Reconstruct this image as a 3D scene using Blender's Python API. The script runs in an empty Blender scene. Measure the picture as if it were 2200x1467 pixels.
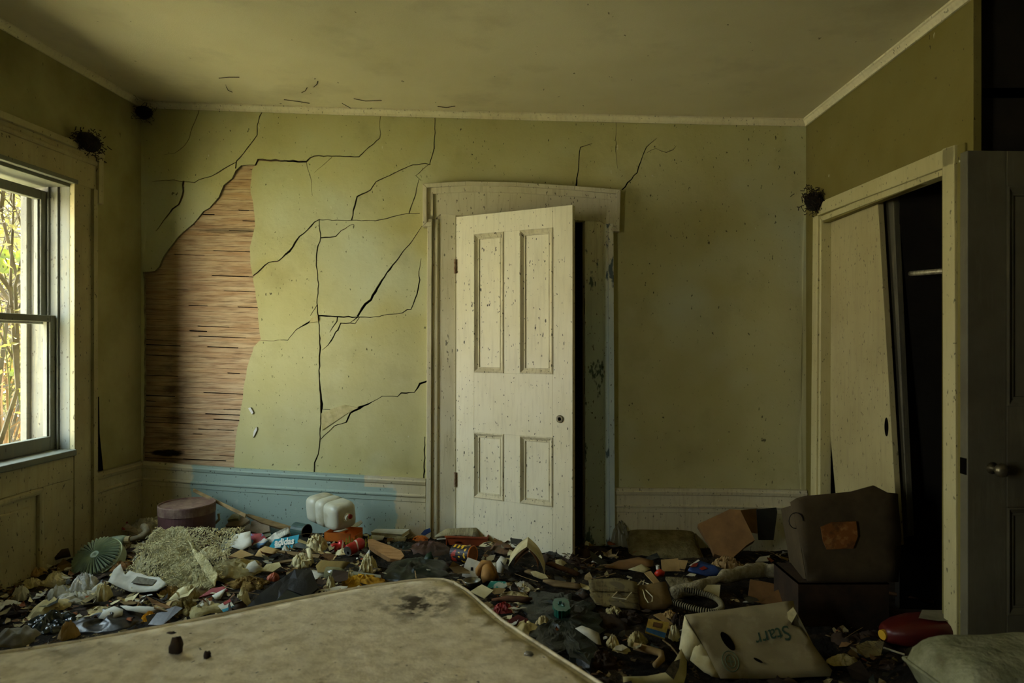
import bpy, bmesh, math, random
from mathutils import Vector, Matrix, noise
from mathutils.geometry import delaunay_2d_cdt

SC = bpy.context.scene
COL = SC.collection
PI = math.pi
F, CX, CY, CAMZ = 1466.67, 1100.0, 733.5, 1.33
CAM = Vector((0, 0, CAMZ))

# ------------------------------------------------------------------ camera
cd = bpy.data.cameras.new('camera')
cd.lens = 24
cd.sensor_width = 36
cd.clip_start = 0.02
cd.dof.use_dof = True
cd.dof.focus_distance = 3.9
cd.dof.aperture_fstop = 3.5
cam = bpy.data.objects.new('camera', cd)
cam.location = CAM
cam.rotation_euler = (PI / 2, 0, 0)
COL.objects.link(cam)
SC.camera = cam

# ------------------------------------------------------------------ world: bright overcast sky
W = bpy.data.worlds.new('sky')
SC.world = W
W.use_nodes = True
nt = W.node_tree
nt.nodes.clear()
wo = nt.nodes.new('ShaderNodeOutputWorld')
bgd = nt.nodes.new('ShaderNodeBackground')
tc = nt.nodes.new('ShaderNodeTexCoord')
sx = nt.nodes.new('ShaderNodeSeparateXYZ')
rp = nt.nodes.new('ShaderNodeValToRGB')
rp.color_ramp.elements[0].position = 0.0
rp.color_ramp.elements[0].color = (0.97, 0.93, 0.80, 1)
rp.color_ramp.elements[1].position = 0.55
rp.color_ramp.elements[1].color = (0.70, 0.91, 1.02, 1)
nt.links.new(tc.outputs['Generated'], sx.inputs[0])
nt.links.new(sx.outputs['Z'], rp.inputs[0])
nt.links.new(rp.outputs[0], bgd.inputs['Color'])
bgd.inputs['Strength'].default_value = 12
nt.links.new(bgd.outputs[0], wo.inputs[0])

sn = bpy.data.lights.new('sun', 'SUN')
sn.energy = 34
sn.angle = math.radians(3)
sn.color = (1.0, 0.93, 0.78)
so = bpy.data.objects.new('sun', sn)
so.rotation_euler = Vector((-.14, -.80, -.62)).to_track_quat('-Z', 'Y').to_euler()
COL.objects.link(so)

SC.view_settings.view_transform = 'Standard'
SC.view_settings.look = 'None'
SC.view_settings.gamma = 1
SC.view_settings.exposure = 1.02
SC.view_settings.use_curve_mapping = False
SC.cycles.max_bounces = 10
SC.cycles.diffuse_bounces = 6
SC.cycles.glossy_bounces = 3
SC.cycles.transmission_bounces = 6
SC.cycles.transparent_max_bounces = 8
SC.cycles.caustics_reflective = False
SC.cycles.caustics_refractive = False
SC.cycles.sample_clamp_indirect = 6


def portal(name, loc, rot, sxx, syy):
    l = bpy.data.lights.new(name, 'AREA')
    l.shape = 'RECTANGLE'
    l.size, l.size_y = sxx, syy
    l.cycles.is_portal = True
    o = bpy.data.objects.new(name, l)
    o.location = loc
    o.rotation_euler = rot
    COL.objects.link(o)


# ------------------------------------------------------------------ materials
def N(nt, typ, **kw):
    n = nt.nodes.new(typ)
    for k, v in kw.items():
        setattr(n, k, v)
    return n


def srgb(r, g, b):
    f = lambda c: (c / 255 / 12.92) if c / 255 <= 0.04045 else ((c / 255 + 0.055) / 1.055) ** 2.4
    return (f(r), f(g), f(b), 1)


MATS = {}


class MatB:
    """a small chain of procedural layers on one Principled shader"""

    def __init__(s, name, base, rough=0.8, spec=0.3, metal=0.0):
        s.m = bpy.data.materials.new(name)
        s.m.use_nodes = True
        s.nt = s.m.node_tree
        s.bs = s.nt.nodes['Principled BSDF']
        s.bs.inputs['Roughness'].default_value = rough
        s.bs.inputs['Specular IOR Level'].default_value = spec
        s.bs.inputs['Metallic'].default_value = metal
        s.tc = N(s.nt, 'ShaderNodeTexCoord')
        rgb = N(s.nt, 'ShaderNodeRGB')
        rgb.outputs[0].default_value = base
        s.col = rgb.outputs[0]
        s.h = None
        s.coord = s.tc.outputs['Object']

    def vec(s, scale=(1, 1, 1), loc=(0, 0, 0), rot=(0, 0, 0)):
        mp = N(s.nt, 'ShaderNodeMapping')
        mp.inputs['Scale'].default_value = scale
        mp.inputs['Location'].default_value = loc
        mp.inputs['Rotation'].default_value = rot
        s.nt.links.new(s.coord, mp.inputs[0])
        return mp.outputs[0]

    def noise(s, sc=5, det=4, stretch=(1, 1, 1), loc=(0, 0, 0), rough=0.6, dist=0.0):
        n = N(s.nt, 'ShaderNodeTexNoise')
        n.inputs['Scale'].default_value = sc
        n.inputs['Detail'].default_value = det
        n.inputs['Roughness'].default_value = rough
        n.inputs['Distortion'].default_value = dist
        s.nt.links.new(s.vec(stretch, loc), n.inputs['Vector'])
        return n.outputs['Fac']

    def ramp(s, fac, a, b):
        r = N(s.nt, 'ShaderNodeMapRange')
        r.inputs['From Min'].default_value = a
        r.inputs['From Max'].default_value = b
        s.nt.links.new(fac, r.inputs['Value'])
        return r.outputs[0]

    def math(s, op, a, b=None):
        n = N(s.nt, 'ShaderNodeMath', operation=op)
        for i, v in enumerate((a, b)):
            if v is None:
                continue
            if isinstance(v, (int, float)):
                n.inputs[i].default_value = v
            else:
                s.nt.links.new(v, n.inputs[i])
        return n.outputs[0]

    def xyz(s):
        n = N(s.nt, 'ShaderNodeSeparateXYZ')
        s.nt.links.new(s.coord, n.inputs[0])
        return n.outputs

    def band(s, v, lo, hi, soft=0.01):
        return s.math('MULTIPLY', s.ramp(v, lo - soft, lo + soft), s.ramp(v, hi + soft, hi - soft))

    def mix(s, fac, color, amt=1.0, mode='MIX'):
        mx = N(s.nt, 'ShaderNodeMix', data_type='RGBA', blend_type=mode)
        f = s.math('MULTIPLY', fac, amt) if not isinstance(fac, (int, float)) else fac * amt
        if isinstance(f, (int, float)):
            mx.inputs[0].default_value = f
        else:
            s.nt.links.new(f, mx.inputs[0])
        s.nt.links.new(s.col, mx.inputs[6])
        if isinstance(color, tuple):
            mx.inputs[7].default_value = color
        else:
            s.nt.links.new(color, mx.inputs[7])
        s.col = mx.outputs[2]
        return s

    def var(s, color, sc=5, amt=1.0, lo=0.4, hi=0.65, det=4, stretch=(1, 1, 1), loc=(0, 0, 0), dist=0.0):
        return s.mix(s.ramp(s.noise(sc, det, stretch, loc, dist=dist), lo, hi), color, amt)

    def bump(s, fac, strength=0.3, dist=0.01):
        b = N(s.nt, 'ShaderNodeBump')
        b.inputs['Strength'].default_value = strength
        b.inputs['Distance'].default_value = dist
        s.nt.links.new(fac, b.inputs['Height'])
        if s.h is not None:
            s.nt.links.new(s.h, b.inputs['Normal'])
        s.h = b.outputs[0]
        return s

    def done(s):
        s.nt.links.new(s.col, s.bs.inputs['Base Color'])
        if s.h is not None:
            s.nt.links.new(s.h, s.bs.inputs['Normal'])
        return s.m


def plain(name, rgb, rgb2=None, rough=0.8, sc=12, bump=0.25, spec=0.3, dirt=0.25, metal=0.0, lo=0.4, hi=0.65, stretch=(1, 1, 1)):
    if name in MATS:
        return MATS[name]
    b = MatB(name, srgb(*rgb), rough, spec, metal)
    if rgb2:
        b.var(srgb(*rgb2), sc, 0.9, lo, hi, 4, stretch)
    if dirt:
        b.var(srgb(48, 40, 24), sc * 2.3, dirt, 0.5, 0.75, 5, loc=(3, 1, 2))
    if bump:
        b.bump(b.noise(sc * 6, 4), bump, 0.004)
    MATS[name] = b.done()
    return MATS[name]


# ------------------------------------------------------------------ mesh helpers
class MB:
    def __init__(s):
        s.v, s.f = [], []

    def add(s, vs, fs):
        o = len(s.v)
        s.v += [Vector(v) for v in vs]
        s.f += [tuple(i + o for i in f) for f in fs]
        return s

    def hexa(s, p):   # p: 4 bottom + 4 top, both ccw seen from the top
        return s.add(p, [(3, 2, 1, 0), (4, 5, 6, 7), (0, 1, 5, 4), (1, 2, 6, 5), (2, 3, 7, 6), (3, 0, 4, 7)])

    def box(s, x0, x1, y0, y1, z0, z1):
        return s.hexa([(x0, y0, z0), (x1, y0, z0), (x1, y1, z0), (x0, y1, z0), (x0, y0, z1), (x1, y0, z1), (x1, y1, z1), (x0, y1, z1)])

    def quadprism(s, q, d0, d1):
        """wall-frame prism: q four (u,z) ccw seen from the room; d0<d1 towards the room (local y = -d)"""
        return s.poly(q, d0, d1)

    def poly(s, pts, d0, d1):
        n = len(pts)
        vs = [(u, -d0, z) for u, z in pts] + [(u, -d1, z) for u, z in pts]
        fs = [tuple(range(n - 1, -1, -1)), tuple(range(n, 2 * n))]
        fs += [(i, (i + 1) % n, n + (i + 1) % n, n + i) for i in range(n)]
        return s.add(vs, fs)

    def sweep(s, path, prof, closed=True):
        """prof: list of (a,b); path: list of frames (origin, A, B)"""
        k = len(prof)
        base = len(s.v)
        for o, A, B in path:
            for a, b in prof:
                s.v.append(Vector(o) + Vector(A) * a + Vector(B) * b)
        kk = k if closed else k - 1
        for i in range(len(path) - 1):
            for j in range(kk):
                j2 = (j + 1) % k
                s.f.append((base + i * k + j, base + i * k + j2, base + (i + 1) * k + j2, base + (i + 1) * k + j))
        if closed:
            s.f.append(tuple(base + j for j in range(k - 1, -1, -1)))
            e = base + (len(path) - 1) * k
            s.f.append(tuple(e + j for j in range(k)))
        return s

    def tube(s, pts, r, n=8, cap=True):
        pts = [Vector(p) for p in pts]
        rs = r if isinstance(r, (list, tuple)) else [r] * len(pts)
        base = len(s.v)
        up = Vector((0, 0, 1))
        A = None
        for i, p in enumerate(pts):
            t = (pts[min(i + 1, len(pts) - 1)] - pts[max(i - 1, 0)]).normalized()
            if A is None:
                A = t.cross(up if abs(t.dot(up)) < 0.9 else Vector((1, 0, 0))).normalized()
            else:
                A = (A - t * A.dot(t)).normalized()
            B = t.cross(A)
            for j in range(n):
                a = 2 * PI * j / n
                s.v.append(p + (A * math.cos(a) + B * math.sin(a)) * rs[i])
        for i in range(len(pts) - 1):
            for j in range(n):
                j2 = (j + 1) % n
                s.f.append((base + i * n + j, base + i * n + j2, base + (i + 1) * n + j2, base + (i + 1) * n + j))
        if cap:
            s.f.append(tuple(base + j for j in range(n - 1, -1, -1)))
            e = base + (len(pts) - 1) * n
            s.f.append(tuple(e + j for j in range(n)))
        return s

    def lathe(s, prof, n=24, sq=None):
        """prof: (r,z) list from bottom to top, closed onto the axis by end caps; sq = (exponent) for a squarish section"""
        base = len(s.v)
        for r, z in prof:
            for j in range(n):
                a = 2 * PI * j / n
                c, si = math.cos(a), math.sin(a)
                k = 1.0
                if sq:
                    k = (abs(c) ** sq + abs(si) ** sq) ** (-1 / sq)
                s.v.append(Vector((r * c * k, r * si * k, z)))
        for i in range(len(prof) - 1):
            for j in range(n):
                j2 = (j + 1) % n
                s.f.append((base + i * n + j, base + i * n + j2, base + (i + 1) * n + j2, base + (i + 1) * n + j))
        s.f.append(tuple(base + j for j in range(n - 1, -1, -1)))
        e = base + (len(prof) - 1) * n
        s.f.append(tuple(e + j for j in range(n)))
        return s

    def mesh(s, name, mat=None, smooth=False):
        me = bpy.data.meshes.new(name)
        me.from_pydata([tuple(v) for v in s.v], [], s.f)
        me.update()
        if mat is not None:
            me.materials.append(mat)
        if smooth:
            me.polygons.foreach_set('use_smooth', [True] * len(me.polygons))
        return me


def obj(name, mb, mat=None, parent=None, smooth=False, mw=None, loc=None, label=None, bevel=0, subsurf=0, fix=True):
    me = mb.mesh(name, mat, smooth) if isinstance(mb, MB) else mb
    if fix and isinstance(mb, MB):
        bm = bmesh.new()
        bm.from_mesh(me)
        bmesh.ops.recalc_face_normals(bm, faces=bm.faces)
        bm.to_mesh(me)
        bm.free()
    o = bpy.data.objects.new(name, me)
    COL.objects.link(o)
    if parent:
        o.parent = parent
    if mw is not None:
        o.matrix_world = mw
    if loc is not None:
        o.location = loc
    if bevel:
        b = o.modifiers.new('bevel', 'BEVEL')
        b.width = bevel
        b.segments = 2
        b.limit_method = 'ANGLE'
    if subsurf:
        b = o.modifiers.new('sub', 'SUBSURF')
        b.levels = b.render_levels = subsurf
    if label:
        o['label'] = label
    return o


def tag(o, label, cat, group=None):
    o['label'] = label
    o['category'] = cat
    if group:
        o['group'] = group
    return o


def struct(o, label=None, cat=None):
    o['kind'] = 'structure'
    if label:
        o['label'] = label
    if cat:
        o['category'] = cat
    return o


def stuff(o, label, cat=None):
    o['kind'] = 'stuff'
    o['label'] = label
    if cat:
        o['category'] = cat
    return o


# ------------------------------------------------------------------ wall frames: local x = u along the wall, local y = out of the room, z up
class Wall:
    def __init__(s, o, e):
        s.o = Vector((o[0], o[1], 0))
        d = Vector((e[0] - o[0], e[1] - o[1], 0))
        s.len = d.length
        s.U = d.normalized()
        s.Y = Vector((0, 0, 1)).cross(s.U)
        s.M = Matrix(((s.U.x, s.Y.x, 0, s.o.x), (s.U.y, s.Y.y, 0, s.o.y), (0, 0, 1, 0), (0, 0, 0, 1)))

    def px(s, x, y, d=0.0):
        """the point of the plane d in front of the wall that the photograph shows at pixel x, y -> (u, z)"""
        r = Vector(((x - CX) / F, 1, -(y - CY) / F))
        n = s.Y
        p0 = s.o - n * d
        t = (p0 - CAM).dot(n) / r.dot(n)
        p = CAM + r * t
        return ((p - s.o).dot(s.U), p.z)

    def pts(s, L, d=0.0):
        return [s.px(x, y, d) for x, y in L]


WB = Wall((-2.39, 4.398), (1.82, 4.225))        # back wall
_l0 = -2.39 + 0.068 * (-1.6 - 4.398)
WL = Wall((_l0, -1.6), (-2.39, 4.398))           # left wall, u runs to the back
WR = Wall((1.82, 4.225), (1.79, 2.648))          # right wall, u runs to the front


def ceil_z(x, y=0):
    t = (x + 2.39) / 4.21
    return 2.872 + (2.70 - 2.872) * t - 0.04 * max(0.0, t * (1 - t)) * 1.0


def floor_z(x):
    return 0.10 - 0.10 * (x + 2.39) / 4.21
# ================================================================== materials of the shell
def paint_wall(name, seed, c=(191, 188, 141)):
    b = MatB(name, srgb(*c), 0.85, 0.2)
    b.var(srgb(c[0] - 16, c[1] - 20, c[2] - 34), 1.3, 0.8, 0.35, 0.7, 3, loc=(seed, 0, 0))
    if c[0] > 180:
        b.var(srgb(198, 208, 184), 0.9, 0.7, 0.50, 0.72, 3, loc=(seed + 5, 0, 2))
    b.var(srgb(120, 106, 58), 3.0, 0.35, 0.55, 0.8, 6, loc=(seed, 3, 0))
    b.var(srgb(44, 40, 22), 46, 0.8, 0.70, 0.725, 2, (1, 1, 0.5), loc=(seed, 1, 1))
    b.var(srgb(60, 52, 28), 95, 0.7, 0.70, 0.73, 2, (1, 1, 0.4), loc=(seed, 4, 1))
    b.var(srgb(214, 214, 190), 24, 0.6, 0.735, 0.75, 2, (1, 1, 0.5), loc=(seed, 8, 1))
    b.bump(b.noise(9, 3), 0.25, 0.02)
    b.bump(b.noise(140, 3), 0.18, 0.004)
    return b.done()


M_plaster = paint_wall('green_wall_paint', 0)
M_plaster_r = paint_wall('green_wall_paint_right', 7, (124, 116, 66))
M_broken = plain('broken_plaster_edge', (140, 132, 100), (96, 84, 60), 0.95, 30)
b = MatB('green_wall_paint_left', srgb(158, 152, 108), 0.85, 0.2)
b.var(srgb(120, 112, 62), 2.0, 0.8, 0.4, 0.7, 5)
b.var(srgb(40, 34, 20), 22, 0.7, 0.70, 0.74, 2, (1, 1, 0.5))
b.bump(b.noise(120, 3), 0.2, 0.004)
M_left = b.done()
b = MatB('ceiling_paint', srgb(216, 208, 178), 0.9, 0.2)
b.var(srgb(200, 190, 154), 0.9, 0.9, 0.35, 0.7, 4)
b.var(srgb(110, 92, 66), 2.4, 0.3, 0.55, 0.8, 6, loc=(4, 0, 0))
b.var(srgb(60, 48, 34), 30, 0.7, 0.74, 0.76, 2, (1, 0.5, 1))
b.bump(b.noise(160, 3), 0.3, 0.004)
M_ceil = b.done()


def cream(name, c=(212, 206, 176), c2=(194, 185, 148), speck=0.7, seed=0, streak=0.4, blue=None, th=.705):
    b = MatB(name, srgb(*c), 0.62, 0.35)
    b.var(srgb(*c2), 2.2, 0.8, 0.4, 0.68, 4, loc=(seed, 0, 0))
    b.var(srgb(150, 138, 100), 9, streak, 0.5, 0.75, 4, (6, 6, 0.6), loc=(seed, 2, 0))
    if blue:
        blue(b)
    b.var(srgb(40, 34, 22), 58, speck, th + .006, th + 0.026, 2, (1, 1, 0.36), loc=(seed, 0, 0))
    b.var(srgb(50, 42, 26), 78, speck, 0.70, 0.725, 1, (1, 1, .5), loc=(seed, 5, 0))
    b.bump(b.noise(18, 3, (5, 5, 0.5)), 0.15, 0.004)
    b.bump(b.noise(150, 3), 0.15, 0.002)
    return b.done()


M_cream = cream('cream_gloss_paint')
M_door = cream('cream_door_paint', (234, 228, 198), (222, 214, 178), 0.9, 3, .22, th=.672)
M_crown = cream('crown_cream_paint', (226, 218, 188), (206, 196, 160), .6, 21, .3)
M_trimdark = cream('grimy_cream_paint', (170, 160, 122), (136, 124, 86), 0.8, 6, 0.7)


def blue_low(b):
    z = b.xyz()[2]
    low = b.ramp(z, 1.85, 1.35)
    b.mix(low, srgb(206, 224, 226), 0.9)
    b.var(srgb(58, 84, 96), 11, 0.9, 0.60, 0.63, 5, (1, 1, 0.35), loc=(2, 0, 0))


M_bluecasing = cream('bluish_worn_paint', (232, 230, 210), (214, 208, 184), 0.8, 9, 0.4, blue_low)


def blue_board(b):
    x, y, z = b.xyz()
    wob = b.math('ADD', x, b.math('MULTIPLY', b.math('SUBTRACT', b.noise(14, 3), 0.5), 0.08))
    hi = b.math('SUBTRACT', z, b.math('MULTIPLY', x, -0.035))
    u0, u1, u2 = WB.px(416, 1010)[0], WB.px(785, 1030)[0], WB.px(852, 1110)[0]
    top = b.ramp(hi, 0.462, 0.466)
    lowm = b.band(wob, u0, u2, 0.006)
    topm = b.band(wob, u0, u1, 0.006)
    mx = N(b.nt, 'ShaderNodeMix', data_type='FLOAT')
    b.nt.links.new(top, mx.inputs[0])
    b.nt.links.new(lowm, mx.inputs[2])
    b.nt.links.new(topm, mx.inputs[3])
    b.mix(mx.outputs[0], srgb(150, 170, 158), 1.0)
    b.var(srgb(200, 205, 192), 8, 0.45, 0.60, 0.72, 5, loc=(1, 0, 3))


M_baseblue = cream('blue_patched_baseboard_paint', (196, 188, 156), (178, 168, 128), 0.7, 1, 0.3, blue_board)

b = MatB('old_lath_wood', srgb(206, 184, 148), 0.85, 0.2)
b.var(srgb(170, 136, 102), 4, 0.9, 0.35, 0.65, 5, (1, 1, 9))
b.var(srgb(196, 158, 112), 3, 0.8, 0.5, 0.75, 4, (0.7, 1, 6), loc=(2, 0, 1))
b.var(srgb(164, 128, 96), 1.6, 0.3, 0.5, 0.7, 3, loc=(0, 0, 4))
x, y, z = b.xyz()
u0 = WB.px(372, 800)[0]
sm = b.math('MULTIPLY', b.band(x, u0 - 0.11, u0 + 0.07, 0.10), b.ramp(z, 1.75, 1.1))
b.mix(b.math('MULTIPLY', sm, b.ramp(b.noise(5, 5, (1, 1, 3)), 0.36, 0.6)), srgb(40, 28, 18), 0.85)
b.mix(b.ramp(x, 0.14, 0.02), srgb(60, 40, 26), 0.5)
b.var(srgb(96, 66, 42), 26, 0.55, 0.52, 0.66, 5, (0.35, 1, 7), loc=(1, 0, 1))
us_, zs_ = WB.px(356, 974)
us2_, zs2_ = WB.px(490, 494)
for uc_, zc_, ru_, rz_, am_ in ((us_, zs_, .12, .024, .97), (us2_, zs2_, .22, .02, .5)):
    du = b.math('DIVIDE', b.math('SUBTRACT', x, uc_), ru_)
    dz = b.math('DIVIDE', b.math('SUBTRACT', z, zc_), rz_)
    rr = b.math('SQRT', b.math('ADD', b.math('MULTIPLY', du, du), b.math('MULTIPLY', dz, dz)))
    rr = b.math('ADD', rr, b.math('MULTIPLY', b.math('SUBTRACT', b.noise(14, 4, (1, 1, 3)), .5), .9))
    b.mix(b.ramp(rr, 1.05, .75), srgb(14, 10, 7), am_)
b.bump(b.noise(30, 4, (0.3, 1, 6)), 0.4, 0.004)
M_lath = b.done()
M_crownwhite = plain('bare_white_scrape', (214, 212, 204), None, .9, 9, 0, .2, 0)
M_dark = plain('cavity_black', (14, 12, 9), None, 1.0, 5, 0, 0, 0)  # near-black paints the shade in cavities, holes and slots; also the latch plate
M_floor = plain('dusty_floor_boards', (70, 56, 38), (44, 34, 22), 0.9, 4, 0.3)
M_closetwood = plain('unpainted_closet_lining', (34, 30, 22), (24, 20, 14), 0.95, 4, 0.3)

# ================================================================== ceiling, floor, shell walls
XL, XR, YF, YB = -3.2, 3.6, -1.6, 4.5
mb = MB()
nx, ny = 30, 24
for j in range(ny + 1):
    for i in range(nx + 1):
        x = XL + (XR - XL) * i / nx
        y = YF + (YB - YF) * j / ny
        mb.v.append(Vector((x, y, ceil_z(x, y))))
for j in range(ny):
    for i in range(nx):
        a = j * (nx + 1) + i
        mb.f.append((a, a + nx + 1, a + nx + 2, a + 1))
base = len(mb.v)
mb.box(XL, XR, YF, YB, 3.1, 3.15)
o = obj('ceiling', mb, M_ceil, smooth=True, fix=False)
M_web = plain('sooty_cobweb', (70, 58, 42), (50, 42, 30), 1, 20, 0)
for L in (((470, 168), (492, 166), (514, 166)), ((486, 186), (490, 194), (499, 198)), ((648, 199), (656, 195), (660, 188)), ((674, 187), (681, 181), (683, 174)), ((735, 222), (760, 236), (771, 248), (785, 240), (799, 232)),
          ((760, 212), (785, 217), (820, 216)), ((610, 214), (640, 218), (665, 222)), ((940, 229), (960, 231), (978, 228))):
    pp = []
    for px_, py_ in L:
        r = Vector(((px_ - CX) / F, 1, -(py_ - CY) / F))
        y_ = 2.5
        while CAMZ + r.z * y_ < ceil_z(r.x * y_) - .004 and y_ < 4.33 - .041 * r.x * y_:
            y_ += .01
        pp.append(CAM + r * (y_ - .01))
    obj('cobweb_strand', MB().tube(pp, .0022, 4, False), M_web, parent=o)
struct(o, 'stained cream plaster ceiling sloping down to the right')
mb = MB()
for i in range(12):          # floor boards, nearly all under litter
    pass
mb.hexa([(XL, YF, floor_z(XL) - .1), (XR, YF, floor_z(XR) - .1), (XR, YB + 1.3, floor_z(XR) - .1), (XL, YB + 1.3, floor_z(XL) - .1),
         (XL, YF, floor_z(XL)), (XR, YF, floor_z(XR)), (XR, YB + 1.3, floor_z(XR)), (XL, YB + 1.3, floor_z(XL))])
struct(obj('floor', mb, M_floor), 'dark dusty wooden floor under the litter')


# ------------------------------------------------------------------ back wall: cracked plaster sheet over wooden laths
def crack_line(rng, pts, ws):
    """ragged version of a crack: (u,z,width)"""
    out = []
    for (a, wa), (c, wc) in zip(zip(pts, ws), zip(pts[1:], ws[1:])):
        L = math.dist(a, c)
        k = max(1, int(L / 9))
        for i in range(k):
            t = i / k
            j = 0 if i == 0 else 1.1
            out.append((a[0] + (c[0] - a[0]) * t + rng.uniform(-j, j), a[1] + (c[1] - a[1]) * t + rng.uniform(-j, j), (wa + (wc - wa) * t) * rng.uniform(0.75, 1.25)))
    out.append((pts[-1][0], pts[-1][1], ws[-1]))
    return out


CR = [
    ([(429, 232), (422, 254), (413, 274), (407, 296), (395, 314), (375, 329), (352, 332)], [1.6, 2, 2, 1.7, 1.5, 1.1, .6]),
    ([(566, 236), (558, 251), (553, 270), (553, 290), (539, 309), (523, 330), (508, 346), (506, 362)], [2.4, 2.6, 2.6, 3, 3, 3, 3.5, 3.5]),
    ([(508, 348), (492, 356), (469, 370), (452, 379), (426, 386), (417, 392), (395, 390), (372, 386), (326, 390)], [2, 2.5, 3.4, 1.8, 2.6, 2, 2, 1.6, .8]),
    ([(394, 388), (392, 418), (383, 439), (369, 449), (357, 465), (334, 496)], [6.5, 7, 6, 4.5, 3.5, 1.5]),
    ([(548, 356), (555, 343), (658, 347), (666, 339), (675, 335), (771, 337), (816, 297), (818, 287), (816, 273), (818, 248)], [5, 6.5, 6, 4.5, 3.5, 3, 2.4, 1.6, 1.3, 1.2]),
    ([(713, 338), (675, 371)], [1.4, .6]),
    ([(658, 349), (668, 385), (671, 420)], [1.2, 1.2, .6]),
    ([(934, 248), (935, 285), (933, 319), (928, 336), (923, 354)], [2.2, 2.6, 3.2, 3, 2.5]),
    ([(925, 354), (914, 351), (887, 354), (837, 377), (808, 390), (796, 408), (767, 422), (762, 442), (755, 473)], [2, 2.2, 2.4, 2.6, 2.8, 3.6, 3.6, 4.4, 4]),
    ([(900, 385), (890, 426), (879, 458)], [1.4, 2.8, 3]),
    ([(902, 458), (873, 459), (841, 466), (807, 474), (755, 473), (684, 472)], [1.4, 2.2, 2.2, 2, 1.6, 1.8]),
    ([(687, 471), (676, 477), (661, 494), (644, 508), (635, 521), (623, 540), (598, 562), (578, 564), (538, 598)], [3, 4, 4.6, 5, 5.4, 6, 4, 2.5, 6.5]),
    ([(686, 472), (689, 511), (682, 538), (680, 571), (685, 610), (681, 650), (684, 680)], [2, 2.4, 3.4, 2.8, 2.4, 2.6, 3]),
    ([(689, 511), (721, 508), (733, 495), (758, 481)], [3.4, 3.4, 3, 1]),
    ([(684, 678), (766, 681), (796, 682), (841, 675), (865, 672), (875, 665), (883, 665), (896, 632), (902, 601), (900, 583), (905, 555)], [4, 3.4, 2.2, 2, 2.6, 3, 3.2, 4, 3.6, 2.4, 1]),
    ([(907, 485), (880, 525), (862, 546), (831, 586), (816, 610), (797, 644), (785, 653), (768, 680)], [1.6, 3, 3.8, 5.5, 6.5, 7.5, 7.5, 6.5]),
    ([(768, 681), (753, 692)], [4, 1.4]),
    ([(772, 682), (763, 695), (732, 694), (726, 709), (721, 713), (712, 731), (704, 742), (692, 752)], [2.6, 3, 3.6, 4, 3.6, 4, 2.6, 1]),
    ([(725, 679), (724, 690), (714, 704), (708, 714)], [3.6, 3.6, 2.4, 1]),
    ([(684, 678), (684, 689), (688, 746), (686, 776), (686, 814), (689, 847), (691, 868), (689, 901), (688, 940), (684, 975), (676, 994), (676, 1022)], [3, 3, 4.4, 4.8, 3.6, 5, 8, 5, 4.2, 4.2, 4, 3.4]),
    ([(684, 680), (664, 692), (648, 701), (636, 708), (621, 726), (618, 731), (556, 732)], [10, 6, 2.6, 1.8, 1.6, 1.6, 1.3]),
    ([(682, 654), (667, 678)], [2.4, 1.5]),
    ([(744, 907), (753, 887), (772, 876), (800, 863), (821, 851), (854, 852), (862, 844), (890, 843), (902, 824), (922, 816)], [4, 6, 9, 2, 2.4, 2.6, 4.5, 2.4, 6, 5]),
    ([(744, 907), (718, 915), (704, 929), (689, 944)], [3, 2, 1.8, 1.4]),
    ([(772, 877), (748, 880), (726, 887), (718, 880), (690, 879)], [6, 2.5, 3, 2.6, 1]),
    ([(919, 738), (918, 817)], [2.5, 4]),
    ([(913, 938), (911, 1040)], [3, 5]),
    ([(1272, 308), (1247, 316), (1244, 340), (1242, 370), (1237, 405)], [1, 2.4, 3, 3.6, 6]),
    ([(1324, 262), (1323, 325), (1327, 362)], [1.2, 1.6, .8]),
    ([(1411, 297), (1389, 316), (1380, 337), (1369, 371), (1336, 408)], [.9, 2.4, 2.8, 3.4, 3.6]),
    ([(1390, 328), (1409, 319), (1431, 328), (1446, 322), (1453, 313)], [.8, 1.4, 1.4, 1.6, .8]),
    ([(923, 352), (893, 377), (905, 388)], [1.6, 1.4, 1.4]),
]
HOLE = [(549, 354), (541, 365), (540, 383), (538, 414), (543, 432), (547, 466), (548, 485), (543, 506), (537, 531), (538, 552), (543, 592), (549, 623),
        (553, 652), (556, 696), (560, 729), (545, 745), (537, 769), (530, 791), (525, 821), (521, 858), (515, 891), (508, 931), (504, 972), (502, 1030),
        (306, 1015), (311, 821), (309, 600), (307, 584), (333, 582), (342, 572), (352, 549), (371, 523), (389, 501), (415, 479), (436, 453), (449, 446),
        (469, 423), (480, 397), (498, 383), (506, 366), (518, 355)]

DOORHOLE = [(960, 1300), (960, 440), (1290, 440), (1290, 1300)]
uL, uR = -0.01, WB.len + 0.01


def wbz(u, side):
    p = WB.o + WB.U * u
    return ceil_z(p.x) if side else floor_z(p.x)


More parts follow.
